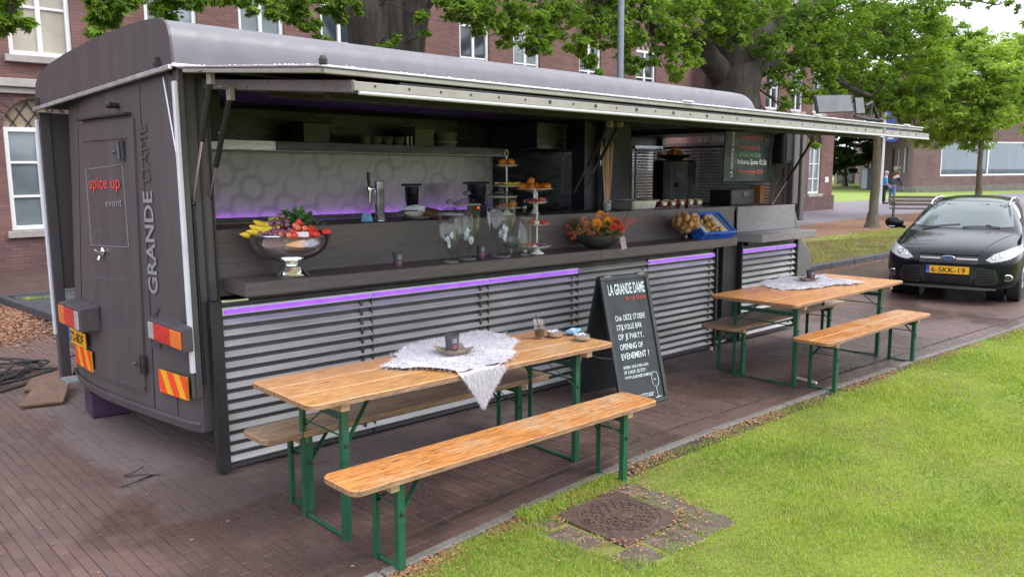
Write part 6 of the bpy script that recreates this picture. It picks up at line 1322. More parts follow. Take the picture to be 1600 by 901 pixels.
# menu board
mbY = 5.12; A0, B0, C0, D0 = [at(*p_, y=mbY) for p_ in ((1134, 205), (1212, 207), (1211, 283), (1130, 284))]; M_CHALKB = mat('chalkboard_green', (.032, .042, .040), .12, 3, .1, 60, rough=.6)
t = thing('menu_board', 'dark menu board with handwritten chalk prices hanging at the right of the hatch', 'menu board', (D0.x, mbY, D0.z), world=True)
q = MB(); q.add([D0, C0, B0, A0]+[p_+Vector((0, .015, 0)) for p_ in (D0, C0, B0, A0)], [(0, 1, 2, 3), (7, 6, 5, 4), (0, 4, 5, 1), (1, 5, 6, 2), (2, 6, 7, 3), (3, 7, 4, 0)]); bdp = q.build('board', M_CHALKB, t, bevel=.003)
UX, UZ = Vector((1, 0, 0)), Vector((0, 0, 1)); q = MB(); q.T = None
def mb_at(px, py): return at(px, py, y=mbY-.004)
o = mb_at(1144, 276); e = mb_at(1148, 205); lettering('LA GRANDE DAME', o, (e-o), (-1, 0, .0), .045, M_WHITEP, t, width=(e-o).length*.99, bold=.01)
M_CR = mat('red_chalk', (.62, .13, .11), .2, 60, rough=.8); M_CG = mat('green_chalk', (.16, .48, .2), .2, 60, rough=.8)
for tx, (x0, y0), x1, mt, h in (('Verse Smoothies €3,50', (1153, 217), 1192, M_CR, .040), ('Verse jus d\'orange €2,-', (1153, 232), 1188, M_CR, .045), ('Spritzer wit €3,50', (1154, 244), 1188, M_CG, .045), ('Italiaanse Spuma €2,50', (1152, 256), 1197, M_WHITEP, .055), ('Warme Panini €3,50', (1153, 270), 1192, M_CR, .045)):
    a = mb_at(x0, y0); b = mb_at(x1, y0+1.5); lettering(tx, a, b-a, UZ, h, mt, t, width=(b-a).length, jit=.35, bold=.012)
q = MB(); c_ = mb_at(1198, 219); 
q.tube([c_+Vector((.05*math.cos(a), -.002, .06*math.sin(a))) for a in np.linspace(0, 6.28, 20)], .0035, 4); q.tube([c_+Vector((0, -.002, -.03)), c_+Vector((0, -.002, .03))], .006, 4); q.tube([mb_at(1205, 224), mb_at(1203, 275)], .003, 4); q.tube([mb_at(1155, 221), mb_at(1172, 222)], .002, 4); q.tube([mb_at(1160, 273), mb_at(1178, 274)], .004, 4); q.build('chalk_drawing', M_TFAINT2 if 0 else mat('dim_chalk', (.22, .24, .24), .2, 60, rough=.8), t)

# ================================================================ BEER TABLES AND BENCHES
def plank_mat(name, c0, c1, c2, wear=.5, rough=.38):
    m, nt, b, N, L = _new(name); v = _pos(nt, 'obj', (.9, 9, 9)); oi = N.new('ShaderNodeObjectInfo'); va = N.new('ShaderNodeVectorMath'); va.operation = 'ADD'; L.new(v, va.inputs[0]); L.new(_math(nt, 'MULTIPLY', oi.outputs['Random'], 40), va.inputs[1]); g = _noise(nt, 5.5, 8, .72, va.outputs[0], .8)
    c = _ramp(nt, g, [(.28, c0), (.5, c1), (.72, c2)]); v2 = _pos(nt, 'obj', (4, 14, 6))
    kn = N.new('ShaderNodeTexVoronoi'); kn.feature = 'F1'; kn.inputs['Scale'].default_value = 1.3; kn.inputs['Randomness'].default_value = 1; L.new(_pos(nt, 'obj', (3.2, 9, 3)), kn.inputs['Vector'])
    c = _mix(nt, _ramp(nt, kn.outputs['Distance'], [(.03, .85), (.13, 0)]), c, (.10, .035, .012))
    st = _noise(nt, 9, 5, .75, v2, .5); c = _mix(nt, _math(nt, 'MULTIPLY', _ramp(nt, st, [(.56, 0), (.64, 1)]), .85*wear), c, (.11, .045, .018))
    w_ = _noise(nt, 2.6, 5, .7, _pos(nt, 'obj')); c = _mix(nt, _math(nt, 'MULTIPLY', _ramp(nt, w_, [(.5, 0), (.68, 1)]), wear), c, (.50, .33, .19)); gr = _noise(nt, 38, 4, .7, _pos(nt, 'obj', (.25, 3.5, 3))); c = _mix(nt, 1.0, c, _ramp(nt, gr, [(.36, .55), (.56, 1.12)]), 'MULTIPLY')
    L.new(c, b.inputs['Base Color']); L.new(_ramp(nt, w_, [(.4, rough-.1), (.7, rough+.25)]), b.inputs['Roughness']); _setp(b, coat=.25, coatr=.2, spec=.45)
    _bump(nt, b, _math(nt, 'ADD', g, st), .25, .002); MATS[name] = m; return m
M_W1 = plank_mat('varnished_pine', (.42, .19, .065), (.60, .30, .105), (.71, .42, .18), .95); M_W2 = plank_mat('worn_bench_pine', (.36, .13, .035), (.58, .24, .07), (.67, .33, .11), 1.0, .42)
M_W3 = plank_mat('greyed_bench_pine', (.22, .13, .07), (.36, .24, .14), (.48, .35, .22), .9, .6); M_W4 = plank_mat('orange_table_pine', (.50, .18, .045), (.68, .29, .08), (.74, .37, .13), .35, .36)
M_EDGE = mat('worn_plank_edge', (.26, .15, .085), .55, 16, .5, 40, rough=.8, stretch=(.6, 3, 3)); M_GREEN = mat('green_painted_steel', (.014, .085, .045), .22, 12, .2, 60, rough=.38, spec=.5); M_BATT = mat('raw_batten', (.42, .29, .18), .25, 10, .2, 40, rough=.7)
M_BOLT = mat('dark_bolt', (.05, .05, .045), .3, 10, rough=.5, metal=.6)
def rounded(L_, W_, r, n=5):
    P = []
    for cx, cy, a0 in ((L_-r, W_-r, 0), (r, W_-r, 90), (r, r, 180), (L_-r, r, 270)):
        for k in range(n+1): a = R(a0+90*k/n); P.append((cx+r*math.cos(a), cy+r*math.sin(a)))
    return P
def beer(kind, label, corner, L_, W_, H_, rz, wood, group, inset, spread, planks):
    """folding beer table or bench: top, battens, two folding steel leg frames"""
    t = thing('beer_table' if kind == 'table' else 'beer_bench', label, kind, corner, rz=rz, group=group, ry=.0105); th = .028
    P = rounded(L_, W_, .05 if kind == 'bench' else .045)
    def clipy(P, lim, low):
        o_ = []
        for i in range(len(P)):
            p, r_ = P[i], P[(i+1) % len(P)]; ip, ir = ((p[1] <= lim) == low), ((r_[1] <= lim) == low)
            if ip: o_.append(p)
            if ip != ir: t_ = (lim-p[1])/(r_[1]-p[1]); o_.append((p[0]+(r_[0]-p[0])*t_, lim))
        return o_
    for k in range(planks):
        ya, yb = W_*k/planks+(.0009 if k else -1), W_*(k+1)/planks-(.0009 if k < planks-1 else -1); C = clipy(clipy(P, yb, True), ya, False); m = len(C); q = MB(); dz = random.uniform(-.0012, .0012)
        cx_m, cy_m = sum(p[0] for p in C)/m, sum(p[1] for p in C)/m; I = [(p[0]+(.004 if p[0] < cx_m else -.004), p[1]+(.0025 if p[1] < cy_m else -.0025)) for p in C]
        q.m = 0; q.add([(x, y, H_+dz) for x, y in I]+[(x, y, H_-.0035+dz) for x, y in C], [tuple(range(m))]+[(i, m+i, m+(i+1) % m, (i+1) % m) for i in range(m)])
        q.m = 1; q.add([(x, y, H_-.0035+dz) for x, y in C]+[(x, y, H_-th) for x, y in C], [(i, m+i, m+(i+1) % m, (i+1) % m) for i in range(m)]+[tuple(range(m, 2*m))[::-1]]); q.build('tabletop_plank' if kind == 'table' else 'seat_plank', [wood, M_EDGE], t)
    for x in (inset-.06, L_-inset+.01): q = MB(); q.box(x, x+.05, .03, W_-.03, H_-th-.045, H_-th-.001); q.build('batten', M_BATT, t, bevel=.003)
    y0, y1 = (W_-spread)/2, (W_+spread)/2; g_ = -.0; hz = H_-th-.002
    for s_, x in ((1, inset), (-1, L_-inset)):
        for y in (y0, y1):
            q = MB(); q.box(x-.02, x+.02, y-.0025, y+.0025, 0, hz); sx_ = 1 if y == y0 else -1
            q.box(x-.02, x-.015, y, y+sx_*.032, 0, hz); q.build('leg', M_GREEN, t, bevel=.0012)
        q = MB(); q.box(x-.014, x+.014, y0+.004, y1-.004, .008, .013); q.tube([(x, y0, .014), (x, (y0+y1)/2, .006), (x, y1, .014)], .008, 6); q.build('foot_bar', M_GREEN, t)
        q = MB(); q.box(x+.002, x+.007, y0+.035, y1-.035, hz-.12 if kind == 'table' else hz-.07, hz-.085 if kind == 'table' else hz-.04)
        q.build('crossbar', M_GREEN, t)
        q = MB(); q.tube([(x, y0+.004, hz-(.20 if kind == 'table' else .125)), (x, y1-.004, hz-(.20 if kind == 'table' else .125))], .005, 6); q.build('tie_rod', M_GREEN, t)
        q = MB(); d = s_*(.26 if kind == 'table' else .17); zz = hz-(.24 if kind == 'table' else .16)
        yy = (y0, y1) if kind == 'table' else (y0, y1)
        q.bar((x+s_*.006, yy[0]+.01, zz), (x+d, W_*.36, hz-.004), .022, .005); q.build('brace', M_GREEN, t); q = MB(); q.bar((x+s_*.006, yy[1]-.01, zz), (x+d, W_*.64, hz-.004), .022, .005); q.build('brace', M_GREEN, t)
        for y in (y0-.004, y1+.004): q = MB(); q.lathe([(0, 0), (.010, 0), (.010, .006), (0, .008)], (0, 0, 0), 8); q.v = [(x+a, y+(-c if y < W_/2 else c), zz+b) for a, b, c in q.v]; q.build('bolt', M_BOLT, t)
    return t
gt_, gb_ = 'beer garden tables', 'beer garden benches'
def rootat(x, y): return (x, y, gz(x))
T1_ = beer('table', 'long pine beer table with green legs in front of the van, nearest the camera', rootat(1.832, 3.352), 2.20, .635, .772, R(-.6), M_W1, gt_, .245, .44, 3)
B1_ = beer('bench', 'worn orange bench on the lawn edge, nearest the camera', rootat(1.812, 2.955), 2.19, .29, .472, R(-.3), M_W2, gb_, .275, .215, 2)
B2_ = beer('bench', 'greyed bench between the near table and the louvred van side', rootat(1.848, 3.862), 2.15, .285, .472, R(0), M_W3, gb_, .275, .215, 2)
T2_ = beer('table', 'orange beer table farther right, beside the end of the van', rootat(6.345, 3.285), 2.33, .84, .770, R(.8), M_W4, gt_, .27, .62, 3)
B3_ = beer('bench', 'bench on the lawn side of the farther table', rootat(6.415, 3.02), 2.22, .34, .470, R(-.3), M_W2, gb_, .275, .25, 2)
B4_ = beer('bench', 'grey weathered bench between the farther table and the van', rootat(6.42, 3.90), 2.42, .37, .470, R(2), M_W3, gb_, .275, .27, 2)
# ---- shaggy throws
M_FUR = mat('shaggy_white_cloth', (.66, .64, .74), .12, 14, .5, 60, rough=.95, sheen=.6); M_FUR2 = leaf_mat('shag_strands', [(0, (.42, .38, .46)), (.4, (.62, .60, .70)), (1, (.80, .79, .86))], .25, .95)
def throw(label, poly, z, hang, seed, under):
    t = thing('throw', label, 'cloth', (poly[0][0], poly[0][1], z), world=True, group='shaggy throws on the tables')
    cx = sum(p[0] for p in poly)/len(poly); cy = sum(p[1] for p in poly)/len(poly); rr = np.random.default_rng(seed)
    import mathutils.geometry as G
    # dense outline with a ragged edge
    P = []
    for i in range(len(poly)):
        a, b = Vector(poly[i]), Vector(poly[(i+1) % len(poly)]); n = max(2, int((b-a).length/.03))
        for k in range(n): c_ = a.lerp(b, k/n); o_ = c_-Vector((cx, cy)); P.append(c_+o_.normalized()*float(rr.normal(0, .008)))
    bm = bmesh.new(); vs = [bm.verts.new((p.x, p.y, z)) for p in P]; f = bm.faces.new(vs)
    bmesh.ops.triangulate(bm, faces=[f]); bmesh.ops.subdivide_edges(bm, edges=bm.edges[:], cuts=1, use_grid_fill=False)
    tris = []
    for v in bm.verts:
        d = noise.noise(Vector((v.co.x*7, v.co.y*7, seed)))
        v.co.z = z+.010+.007*d+.006*noise.noise(Vector((v.co.x*22, v.co.y*22, seed)))
    me = bpy.data.meshes.new('cloth'); bm.to_mesh(me); bm.free(); me.materials.append(M_FUR); me.polygons.foreach_set('use_smooth', [True]*len(me.polygons)); c_ = link_mesh('cloth', me, t)
    for v in me.vertices: v.co -= ORG[t]
    ext = bpy.data.meshes.new('x'); bpy.data.meshes.remove(ext)
    if hang:
        q = MB(); rows = 9; L0, L1, tip = hang; prev = None
        grid = []
        for j in range(rows+1):
            s_ = j/rows; a = Vector(L0).lerp(Vector(tip), s_); b = Vector(L1).lerp(Vector(tip), s_**1.15); row = [a.lerp(b, k/8)+Vector((0, -.018*math.sin(k*1.3+j*.3)-.012, 0)) for k in range(9)]; grid.append(row)
        vs = [p for r_ in grid for p in r_]; q.add(vs, [(j*9+k, (j+1)*9+k, (j+1)*9+k+1, j*9+k+1) for j in range(rows) for k in range(8)]); q.build('hanging_corner', M_FUR, t, smooth=True)
    # strands
    n = 15000; bb = np.array([[min(p[0] for p in poly), min(p[1] for p in poly)], [max(p[0] for p in poly), max(p[1] for p in poly)]]); X = rr.uniform(bb[0, 0], bb[1, 0], n); Y = rr.uniform(bb[0, 1], bb[1, 1], n)
    ins = np.zeros(n, bool); m = len(P)
    for i in range(m):
        x1, y1, x2, y2 = P[i].x, P[i].y, P[(i+1) % m].x, P[(i+1) % m].y; c_ = ((y1 > Y) != (y2 > Y)) & (X < (x2-x1)*(Y-y1)/(y2-y1+1e-12)+x1); ins ^= c_
    X, Y = X[ins], Y[ins]; n = len(X); Z = np.full(n, z+.012); D = np.stack([np.cos(Y*9+X*5)+rr.normal(0, .5, n), np.sin(X*8)-.3+rr.normal(0, .5, n), rr.uniform(.15, .7, n)], 1)
    B_ = np.stack([X, Y, Z], 1)
    ed = np.array([[p.x, p.y, z+.010] for p in P]); ed = np.repeat(ed, 5, 0)+rr.normal(0, .006, (len(P)*5, 3)); De = ed-np.array([cx, cy, z+.01]); De /= np.linalg.norm(De, axis=1)[:, None]; De[:, 2] = -.1; B_ = np.concatenate([B_, ed]); D = np.concatenate([D, De+rr.normal(0, .35, De.shape)])
    if hang:
        hm = 9000; u, v = rr.random(hm), rr.random(hm)**.7; L0, L1, tip = (np.array(h_) for h_ in hang); A_1 = L0+(tip-L0)*v[:, None]; B_1 = L1+(tip-L1)*(v**1.15)[:, None]; pp = A_1+(B_1-A_1)*u[:, None]; pp[:, 1] -= .038; dd = np.stack([rr.normal(0, .35, hm), -.35+rr.normal(0, .2, hm), -1+rr.normal(0, .2, hm)], 1); B_ = np.concatenate([B_, pp]); D = np.concatenate([D, dd])
    n = len(B_); D /= np.linalg.norm(D, axis=1)[:, None]; L_ = rr.uniform(.012, .032, n)[:, None]; S = np.cross(D, rr.normal(0, 1, (n, 3))); S /= np.linalg.norm(S, axis=1)[:, None]; w_ = .0016
    V = np.stack([B_-S*w_, B_+S*w_, B_+D*L_+np.array([0, 0, -.004])], 1).reshape(-1, 3)-np.array(ORG[t]); F = np.arange(n)[:, None]*3+np.array([[0, 1, 2]])
    link_mesh('shag', fast_mesh('shag', V, F, M_FUR2, rr.random(n)), t, 'stuff'); return t
def pz(pts, z): return [tuple(at(590+x/6.008, 490+y/6.008, z=z).xy) for x, y in pts]
zt1 = .772; poly = pz([(40, 510), (110, 465), (180, 430), (185, 380), (230, 325), (420, 270), (630, 240), (800, 200), (960, 172), (1080, 185), (1190, 195), (1225, 235), (1290, 250), (1305, 290), (1255, 330), (1292, 375), (1270, 420), (1215, 455)], zt1)
fe = 3.352; e1 = at(590+1200/6.008, 490+475/6.008, y=fe-.02); e0 = at(590+760/6.008, 490+545/6.008, y=fe-.02); tip = at(590+945/6.008, 490+838/6.008, y=fe-.05)
poly += [(e1.x, fe), (e0.x+.01, fe)]+pz([(700, 535), (590, 525), (420, 520), (250, 525), (130, 522)], zt1)
throw('shaggy white throw with one corner hanging over the edge of the near table', poly, zt1-.0, ((e0.x, fe, zt1+.006), (e1.x, fe, zt1+.006), tuple(tip)), 3, T1_)
zt2 = .770+gz(7.4)
poly = [tuple(at(1050+x/3.5556, 370+y/3.5556, z=zt2).xy) for x, y in [(490, 265), (520, 245), (590, 240), (590, 218), (650, 222), (700, 228), (850, 210), (862, 235), (960, 240), (1075, 255), (1000, 266), (900, 272), (800, 290), (700, 298), (600, 295), (530, 282)]]
throw('shaggy white throw lying flat across the farther table', poly, zt2-.0, None, 5, T2_)
# tray with cup on the near throw
M_KRAFT = mat('kraft_board', (.30, .235, .185), .15, 14, .2, 60, rough=.8)
def tray(label, c_, s, rz):
    t = thing('cup_tray', label, 'tray', c_, rz=rz, group='cardboard cup trays'); q = MB(); n = 20; R0, R1 = s*.72, s
    base = [(R0*math.cos(a)*(1+.10*math.cos(4*a)), R0*math.sin(a)*(1+.10*math.cos(4*a)), .004) for a in np.linspace(0, 2*math.pi, n, endpoint=False)]
    rim = [(R1*math.cos(a)*(1+.22*math.cos(4*a)), R1*math.sin(a)*(1+.22*math.cos(4*a)), .030+.012*math.cos(4*a)) for a in np.linspace(0, 2*math.pi, n, endpoint=False)]
    q.add(base+rim, [tuple(range(n))]+[(i, (i+1) % n, n+(i+1) % n, n+i) for i in range(n)]); q.build('tray_board', M_KRAFT, t, smooth=.6)
    return t
c1_ = at(590+715/6.008, 490+345/6.008, z=.80); tr = tray('brown cardboard tray on the near throw, holding a grey cup', (c1_.x, c1_.y, .786), .105, .7); d = Vector((-c1_.x, -c1_.y, 0)).normalized(); U_ = Vector((-d.y, d.x, 0))
lettering('LA GRANDE', d*.118+U_*.01+Vector((0, 0, .015)), U_, Vector((0, 0, 1)), .012, M_INK, tr, width=.05)
cc_ = at(590+700/6.008, 490+330/6.008, z=.80); cup('grey cup standing in the cardboard tray on the near throw', (cc_.x, cc_.y, .792), .036, .045, .098)
c2_ = at(1050+755/3.5556, 370+240/3.5556, z=zt2+.02); tray('brown cardboard tray on the farther throw', (c2_.x, c2_.y, zt2+.016), .10, .3); cc_ = at(1050+770/3.5556, 370+238/3.5556, z=zt2+.02); cup('grey cup standing in the tray on the farther throw', (cc_.x, cc_.y, zt2+.022), .038, .046, .10)
for k, (px, py) in enumerate(((728, 240), (735, 243))):
    p = at(1050+px/3.5556, 370+py/3.5556, z=zt2+.02); q = MB(); q.tube([(p.x+.03*math.cos(a), p.y+.01*math.sin(a), p.z+.025+.028*math.sin(a)) for a in np.linspace(0, 6.28, 14)], .003, 5)
    if k == 0: tag(q.build('wire_ring', M_BLACK), 'small dark ring beside the cup on the farther throw', 'ring')
# drink, ashtrays and packet on the near table
p = at(843, 524, z=.775); t = thing('drink_cup', 'clear plastic cup of dark drink at the right end of the near table', 'drink', (p.x, p.y, .765)); q = MB(); q.lathe([(0, .002), (.030, .002), (.043, .115), (.045, .118)], (0, 0, 0), 28); q.build('cup_wall', thin_glass('cup_plastic', (.9, .92, .93), .14, .06), t, smooth=.9)
q = MB(); q.lathe([(0, .004), (.029, .004), (.034, .05), (0, .05)], (0, 0, 0), 24); q.build('cola', mat('dark_cola', (.02, .008, .006), 0, rough=.1), t, smooth=.9); q = MB(); q.tube([(.01, 0, .02), (-.025, .01, .15)], .003, 6) ; q.build('stirrer', M_BLACK, t)
def ashtray(label, p):
    t = thing('ashtray', label, 'ashtray', p, group='glass ashtrays on the near table'); q = MB(); q.lathe([(0, 0), (.05, 0), (.052, .004), (.055, .028), (.050, .030), (.045, .012), (0, .008)], (0, 0, 0), 28); q.build('dish', mat('ashtray_metal', (.5, .5, .5), .15, 30, rough=.2, metal=.8), t, smooth=.9)
    q = MB(); q.tube([(-.03, .0, .03), (.035, .015, .034)], .004, 8); q.build('cigarette', M_STRIP, t); q = MB(); q.lathe([(0, .0125), (.043, .0125)], (0, 0, 0), 16); q.build('ash', mat('ash', (.2, .19, .18), .5, 60, rough=1), t)
p = at(867, 520, z=.78); ashtray('round ashtray between the plastic cup and the blue packet', (p.x, p.y, .763)); p = at(909, 525, z=.78); ashtray('round ashtray near the corner of the table, in front of the blue packet', (p.x, p.y, .763))
p = at(896, 517, z=.775); q = MB(); q.cbox((p.x, p.y, .778), (.125, .065, .022), rz=R(20)); pk = thing('tissue_packet', 'blue and white paper tissue packet between the two ashtrays', 'packet', (p.x, p.y, .764), world=True); q.build('wrapper', M_BLUEP, pk, bevel=.008, seg=2); q = MB(); q.cbox((p.x-.01, p.y-.005, .790), (.05, .035, .001), rz=R(20)); q.build('print', M_CARD, pk)
# ================================================================ SANDWICH BOARD
M_SB = mat('board_black', (.020, .026, .028), .15, 4, .1, 50, rough=.45); M_SBF = mat('board_frame', (.030, .036, .038), .15, 8, rough=.4)
br, bl0, rr_ = at(1043.7, 623.3, z=-.035), at(970, 640, z=-.032), at(901, 610, z=-.03)
U_ = (br-bl0); Wd = U_.length; U_.normalize(); Dp = Vector((-U_.y, U_.x, 0)); Dp = Dp if Dp.y > 0 else -Dp
# top edge: found on the vertical plane half way back
def onplane(px, py, o, n): d = FWD+(px-800)/F_PX*RIGHT-(py-450.5)/F_PX*UP; c_ = Vector((0, 0, CAM_H)); return c_+d*((o-c_).dot(n)/d.dot(n))
top0 = onplane(933, 433, bl0+Dp*.27, Dp); top1 = onplane(1009, 425.5, bl0+Dp*.27, Dp)
hh = (top0.z+top1.z)/2; top0 = Vector((bl0.x, bl0.y, 0))+Dp*.27+U_*((top0-bl0).dot(U_)+(top1-bl0).dot(U_)-Wd)/2; top0.z = hh
sb = thing('sandwich_board', 'black chalkboard sandwich board with white handwriting standing by the near table', 'sandwich board', bl0, world=True)
sk_ = (top0-bl0).dot(U_); top0 = top0-U_*sk_*.65
V_ = (top0-bl0); Hh = V_.length; V_.normalize(); N_ = U_.cross(V_).normalized(); N_ = N_ if N_.y < 0 else -N_
def panel(o, U, V, N, W_, H_):
    q = MB(); q.prism([(0, 0), (W_, 0), (W_, H_), (0, H_)], (o, U, V, N), -.012); pn = q.build('board_panel', M_SB, sb)
    q = MB(); f = .035
    for a, b, c_, d in ((0, W_, 0, f), (0, W_, H_-f, H_), (0, f, f+.001, H_-f-.001), (W_-f, W_, f+.001, H_-f-.001)): q.prism([(a, c_), (b, c_), (b, d), (a, d)], (o+N*.001, U, V, N), .012)
    q.build('frame', M_SBF, pn, bevel=.002); return pn
panel(bl0, U_, V_, N_, Wd, Hh)
ob = top0+Dp*.02; fb = bl0+Dp*.56; fb.z = bl0.z; Vb = (ob-fb); Hb = Vb.length; Vb.normalize(); Nb = U_.cross(Vb).normalized(); Nb = Nb if Nb.y > 0 else -Nb
panel(fb, U_, Vb, Nb, Wd, Hb)
q = MB(); q.tube([bl0.lerp(top0, .38), (bl0.lerp(top0, .38)+fb.lerp(ob, .38))/2+Vector((0, 0, -.02)), fb.lerp(ob, .38)], .004, 5); q.build('chain', M_STEEL, sb)
for s_ in (.15, .85): q = MB(); q.cbox(top0+U_*Wd*s_+Dp*.01, (.07, .05, .012), rz=math.atan2(U_.y, U_.x)); q.build('hinge', M_STEEL, sb)
q = MB(); q.cbox(fb.lerp(ob, .12)+U_*.0+Vector((0, 0, .0))-Dp*.02, (.03, .01, .02)); 
def sb_text(tx, u, v, w_, h, mt, jit=.5, bold=.015): lettering(tx, bl0+U_*(u*Wd)+V_*(v*Hh)+N_*.003, U_, V_, h, mt, sb, width=w_*Wd if w_ else None, jit=jit, bold=bold)
M_CHW = mat('chalk_marker', (.74, .84, .88), .08, 60, rough=.7)
sb_text('LA GRANDE DAME', .13, .855, .76, .085, M_CHW, 0, .02); sb_text('bar op locatie', .45, .805, .43, .035, M_TRED, .2, .01)
for tx, u, v, w_, h in (('Ook DEZE STOERE', .18, .655, .62, .050), ('STIJLVOLLE BAR', .18, .585, .52, .050), ('OP JE PARTY,', .18, .510, .52, .052), ('OPENING OF', .18, .435, .48, .052), ('EVENEMENT ?', .18, .36, .58, .056)): sb_text(tx, u, v, w_, h*.86, M_CHW, .16, .006)
for tx, u, v, w_, h in (('SPREEK ONS EVEN AAN', .18, .288, .52, .026), ('OF CHECK DE SITE !', .18, .250, .46, .028), ('WWW.LAGRANDE DAME.NL', .18, .212, .55, .026)): sb_text(tx, u, v, w_, h*.9, M_CHW, .1, .004)
sb_text('WITH AN ATTITUDE"', .16, .055, .56, .030, M_CHW, 0, .0)
q = MB(); c_ = lambda u, v: bl0+U_*(u*Wd)+V_*(v*Hh)+N_*.005
g_ = [(.74, .225), (.72, .18), (.735, .135), (.79, .112), (.845, .135), (.86, .18), (.84, .225), (.79, .232), (.74, .225)]; q.tube([c_(*p_) for p_ in g_], .0025, 4); q.tube([c_(.79, .112), c_(.80, .045), c_(.80, .035)], .0025, 4); q.tube([c_(.74, .033), c_(.87, .04)], .003, 4); q.build('glass_drawing', M_CHW, sb)
sb_text('bar', .765, .17, .05, .012, M_CHW, 0)
# ================================================================ ODDS AND ENDS ON THE GROUND
a, b = at(1239, 588, z=-.04), at(1276, 598, z=-.04); q = MB(); q.bar(a, b, .022, .02); tag(q.build('wooden_lath', mat('pale_lath', (.68, .64, .52), .1, 12, rough=.7), bevel=.002), 'short pale wooden lath lying under the farther table', 'lath')
for k, (px, py, l) in enumerate(((1112, 549, 'white block under the van beside the back bench, left one'), (1154, 540, 'bigger white block under the van seen through the bench legs'))):
    p = at(px, py, z=-.05); q = MB(); q.cbox((p.x, max(p.y, 4.85)+.05, -.05+.06), (.07+.1*k, .08, .11)); tag(q.build('white_block', M_STRIP, bevel=.008), l, 'block', 'white blocks under the van')
# leftovers of cable on the paving
P3 = [at(189, 760, z=.006), at(215, 751, z=.02), at(240, 741, z=.006)]; q = MB(); q.tube(P3, .005, 6); P4 = [at(193, 743, z=.006), at(207, 738, z=.012), at(225, 728, z=.03)]; q.tube(P4, .004, 6); q.tube([at(194, 744, z=.006), at(222, 741, z=.018), at(251, 741, z=.006)], .004, 6); tag(q.build('cable_ties', M_BLACK), 'black cable tie ends lying on the brick paving left of the tables', 'cable ties', kind=None)
# cable coil
q = MB(); rnd = random.Random(5); c_ = Vector((1.15, 8.6, 0))
for k in range(13):
    rx2, ry2 = rnd.uniform(.35, .85), rnd.uniform(.25, .6); ox, oy = rnd.uniform(-.15, .15), rnd.uniform(-.25, .25); z = .012+k*.005; ph = rnd.random()*6
    q.tube([(c_.x+ox+rx2*math.cos(a+ph)*(1+.05*math.sin(3*a)), c_.y+oy+ry2*math.sin(a+ph)*(1+.08*math.sin(2*a)), z+.012*math.sin(2*a+k)) for a in np.linspace(0, 5.9, 28)], .010, 6)
q.tube([at(95, 575, z=.02), at(100, 560, z=.10), at(125, 552, z=.16), at(160, 556, z=.13), at(170, 570, z=.03), at(120, 580, z=.02), at(60, 590, z=.02)][:7], .010, 6)
q.tube([at(0, 612, z=.012), at(40, 600, z=.012), at(110, 585, z=.02), at(190, 570, z=.012)], .010, 6); cab_ = q.build('cable_coil', M_BLACK, label='untidy coil of black power cable on the paving left of the van', cat='cable')
q = MB(); p = at(122, 583, z=.05); q.tube([p+Vector((-.07, 0, 0)), p+Vector((.07, .03, .01))], .026, 10); q.build('plug', M_BLACK, cab_ if False else None, label='black plug connector lying on the cable coil', cat='plug')
# wooden ramps leaning, crate under the tail
M_PLY = mat('wet_plywood', (.17, .095, .06), .3, 5, .3, 30, rough=.55); M_PLYG = mat('grey_ply_edge', (.16, .12, .095), .3, 8, .3, 40, rough=.8)
def ramp(label, pts, zt_):
    t = thing('wooden_wedge', label, 'wooden wedge', pts[0], world=True, group='wooden wedges by the van'); a, b, c_, d = (Vector(p_) for p_ in pts); n = (b-a).cross(d-a).normalized()*.028
    q = MB(); q.m = 0; q.add([a, b, c_, d, a+n, b+n, c_+n, d+n], [(0, 1, 2, 3), (7, 6, 5, 4), (0, 4, 5, 1), (1, 5, 6, 2), (2, 6, 7, 3), (3, 7, 4, 0)]); q.build('board', M_PLY, t, bevel=.006); return t
ramp('long brown plywood board leaning at the rear of the van', [at(64, 598, z=.20), at(30, 637, z=.004), at(83, 637, z=.004), at(110, 585, z=.27)], 0) if 0 else None
q1 = [at(30, 640, z=.005), at(86, 636, z=.005), at(118, 578, z=.23), at(66, 590, z=.23)]
ramp('wet brown plywood board leaning against the rear of the van, on top', [(p_.x, p_.y, p_.z) for p_ in (at(30, 638, z=.01), at(100, 630, z=.01), at(118, 576, y=7.75), at(66, 590, y=7.75))], 0)
ramp('darker plywood board lower in the pile behind the van', [(p_.x, p_.y, p_.z) for p_ in (at(36, 612, z=.01), at(74, 610, z=.01), at(84, 586, y=8.2), at(50, 594, y=8.2))], 0)
cp_ = at(150, 655, z=0); t = thing('storage_crate', 'dark purple plastic crate under the tail of the van', 'crate', (cp_.x+.22, cp_.y+.15, 0), rz=R(-8)); q = MB(); q.cbox((0, 0, .105), (.44, .32, .21)); M_PURP = mat('purple_plastic', (.050, .022, .06), .2, 8, rough=.45); q.build('box', M_PURP, t, bevel=.012); q = MB(); q.cbox((0, 0, .215), (.46, .34, .02)); q.build('lid', M_PURP, t, bevel=.006)
for k in (-1, 1): q = MB(); q.cbox((k*.12, -.163, .15), (.06, .012, .05)); q.build('clip', M_PURP, t)
q = MB(); p = at(190, 647, z=.0); q.prism([(0, 0), (.36, 0), (.36, .05), (.06, .10)], ((p.x+.06, p.y-.02, 0), (1, .1, 0), (0, 0, 1), (0, 1, 0)), .2); tag(q.build('wheel_chock', mat('grey_chock', (.14, .13, .125), .3, 8, rough=.8), bevel=.006), 'grey wedge block lying under the van beside the purple crate', 'wedge')
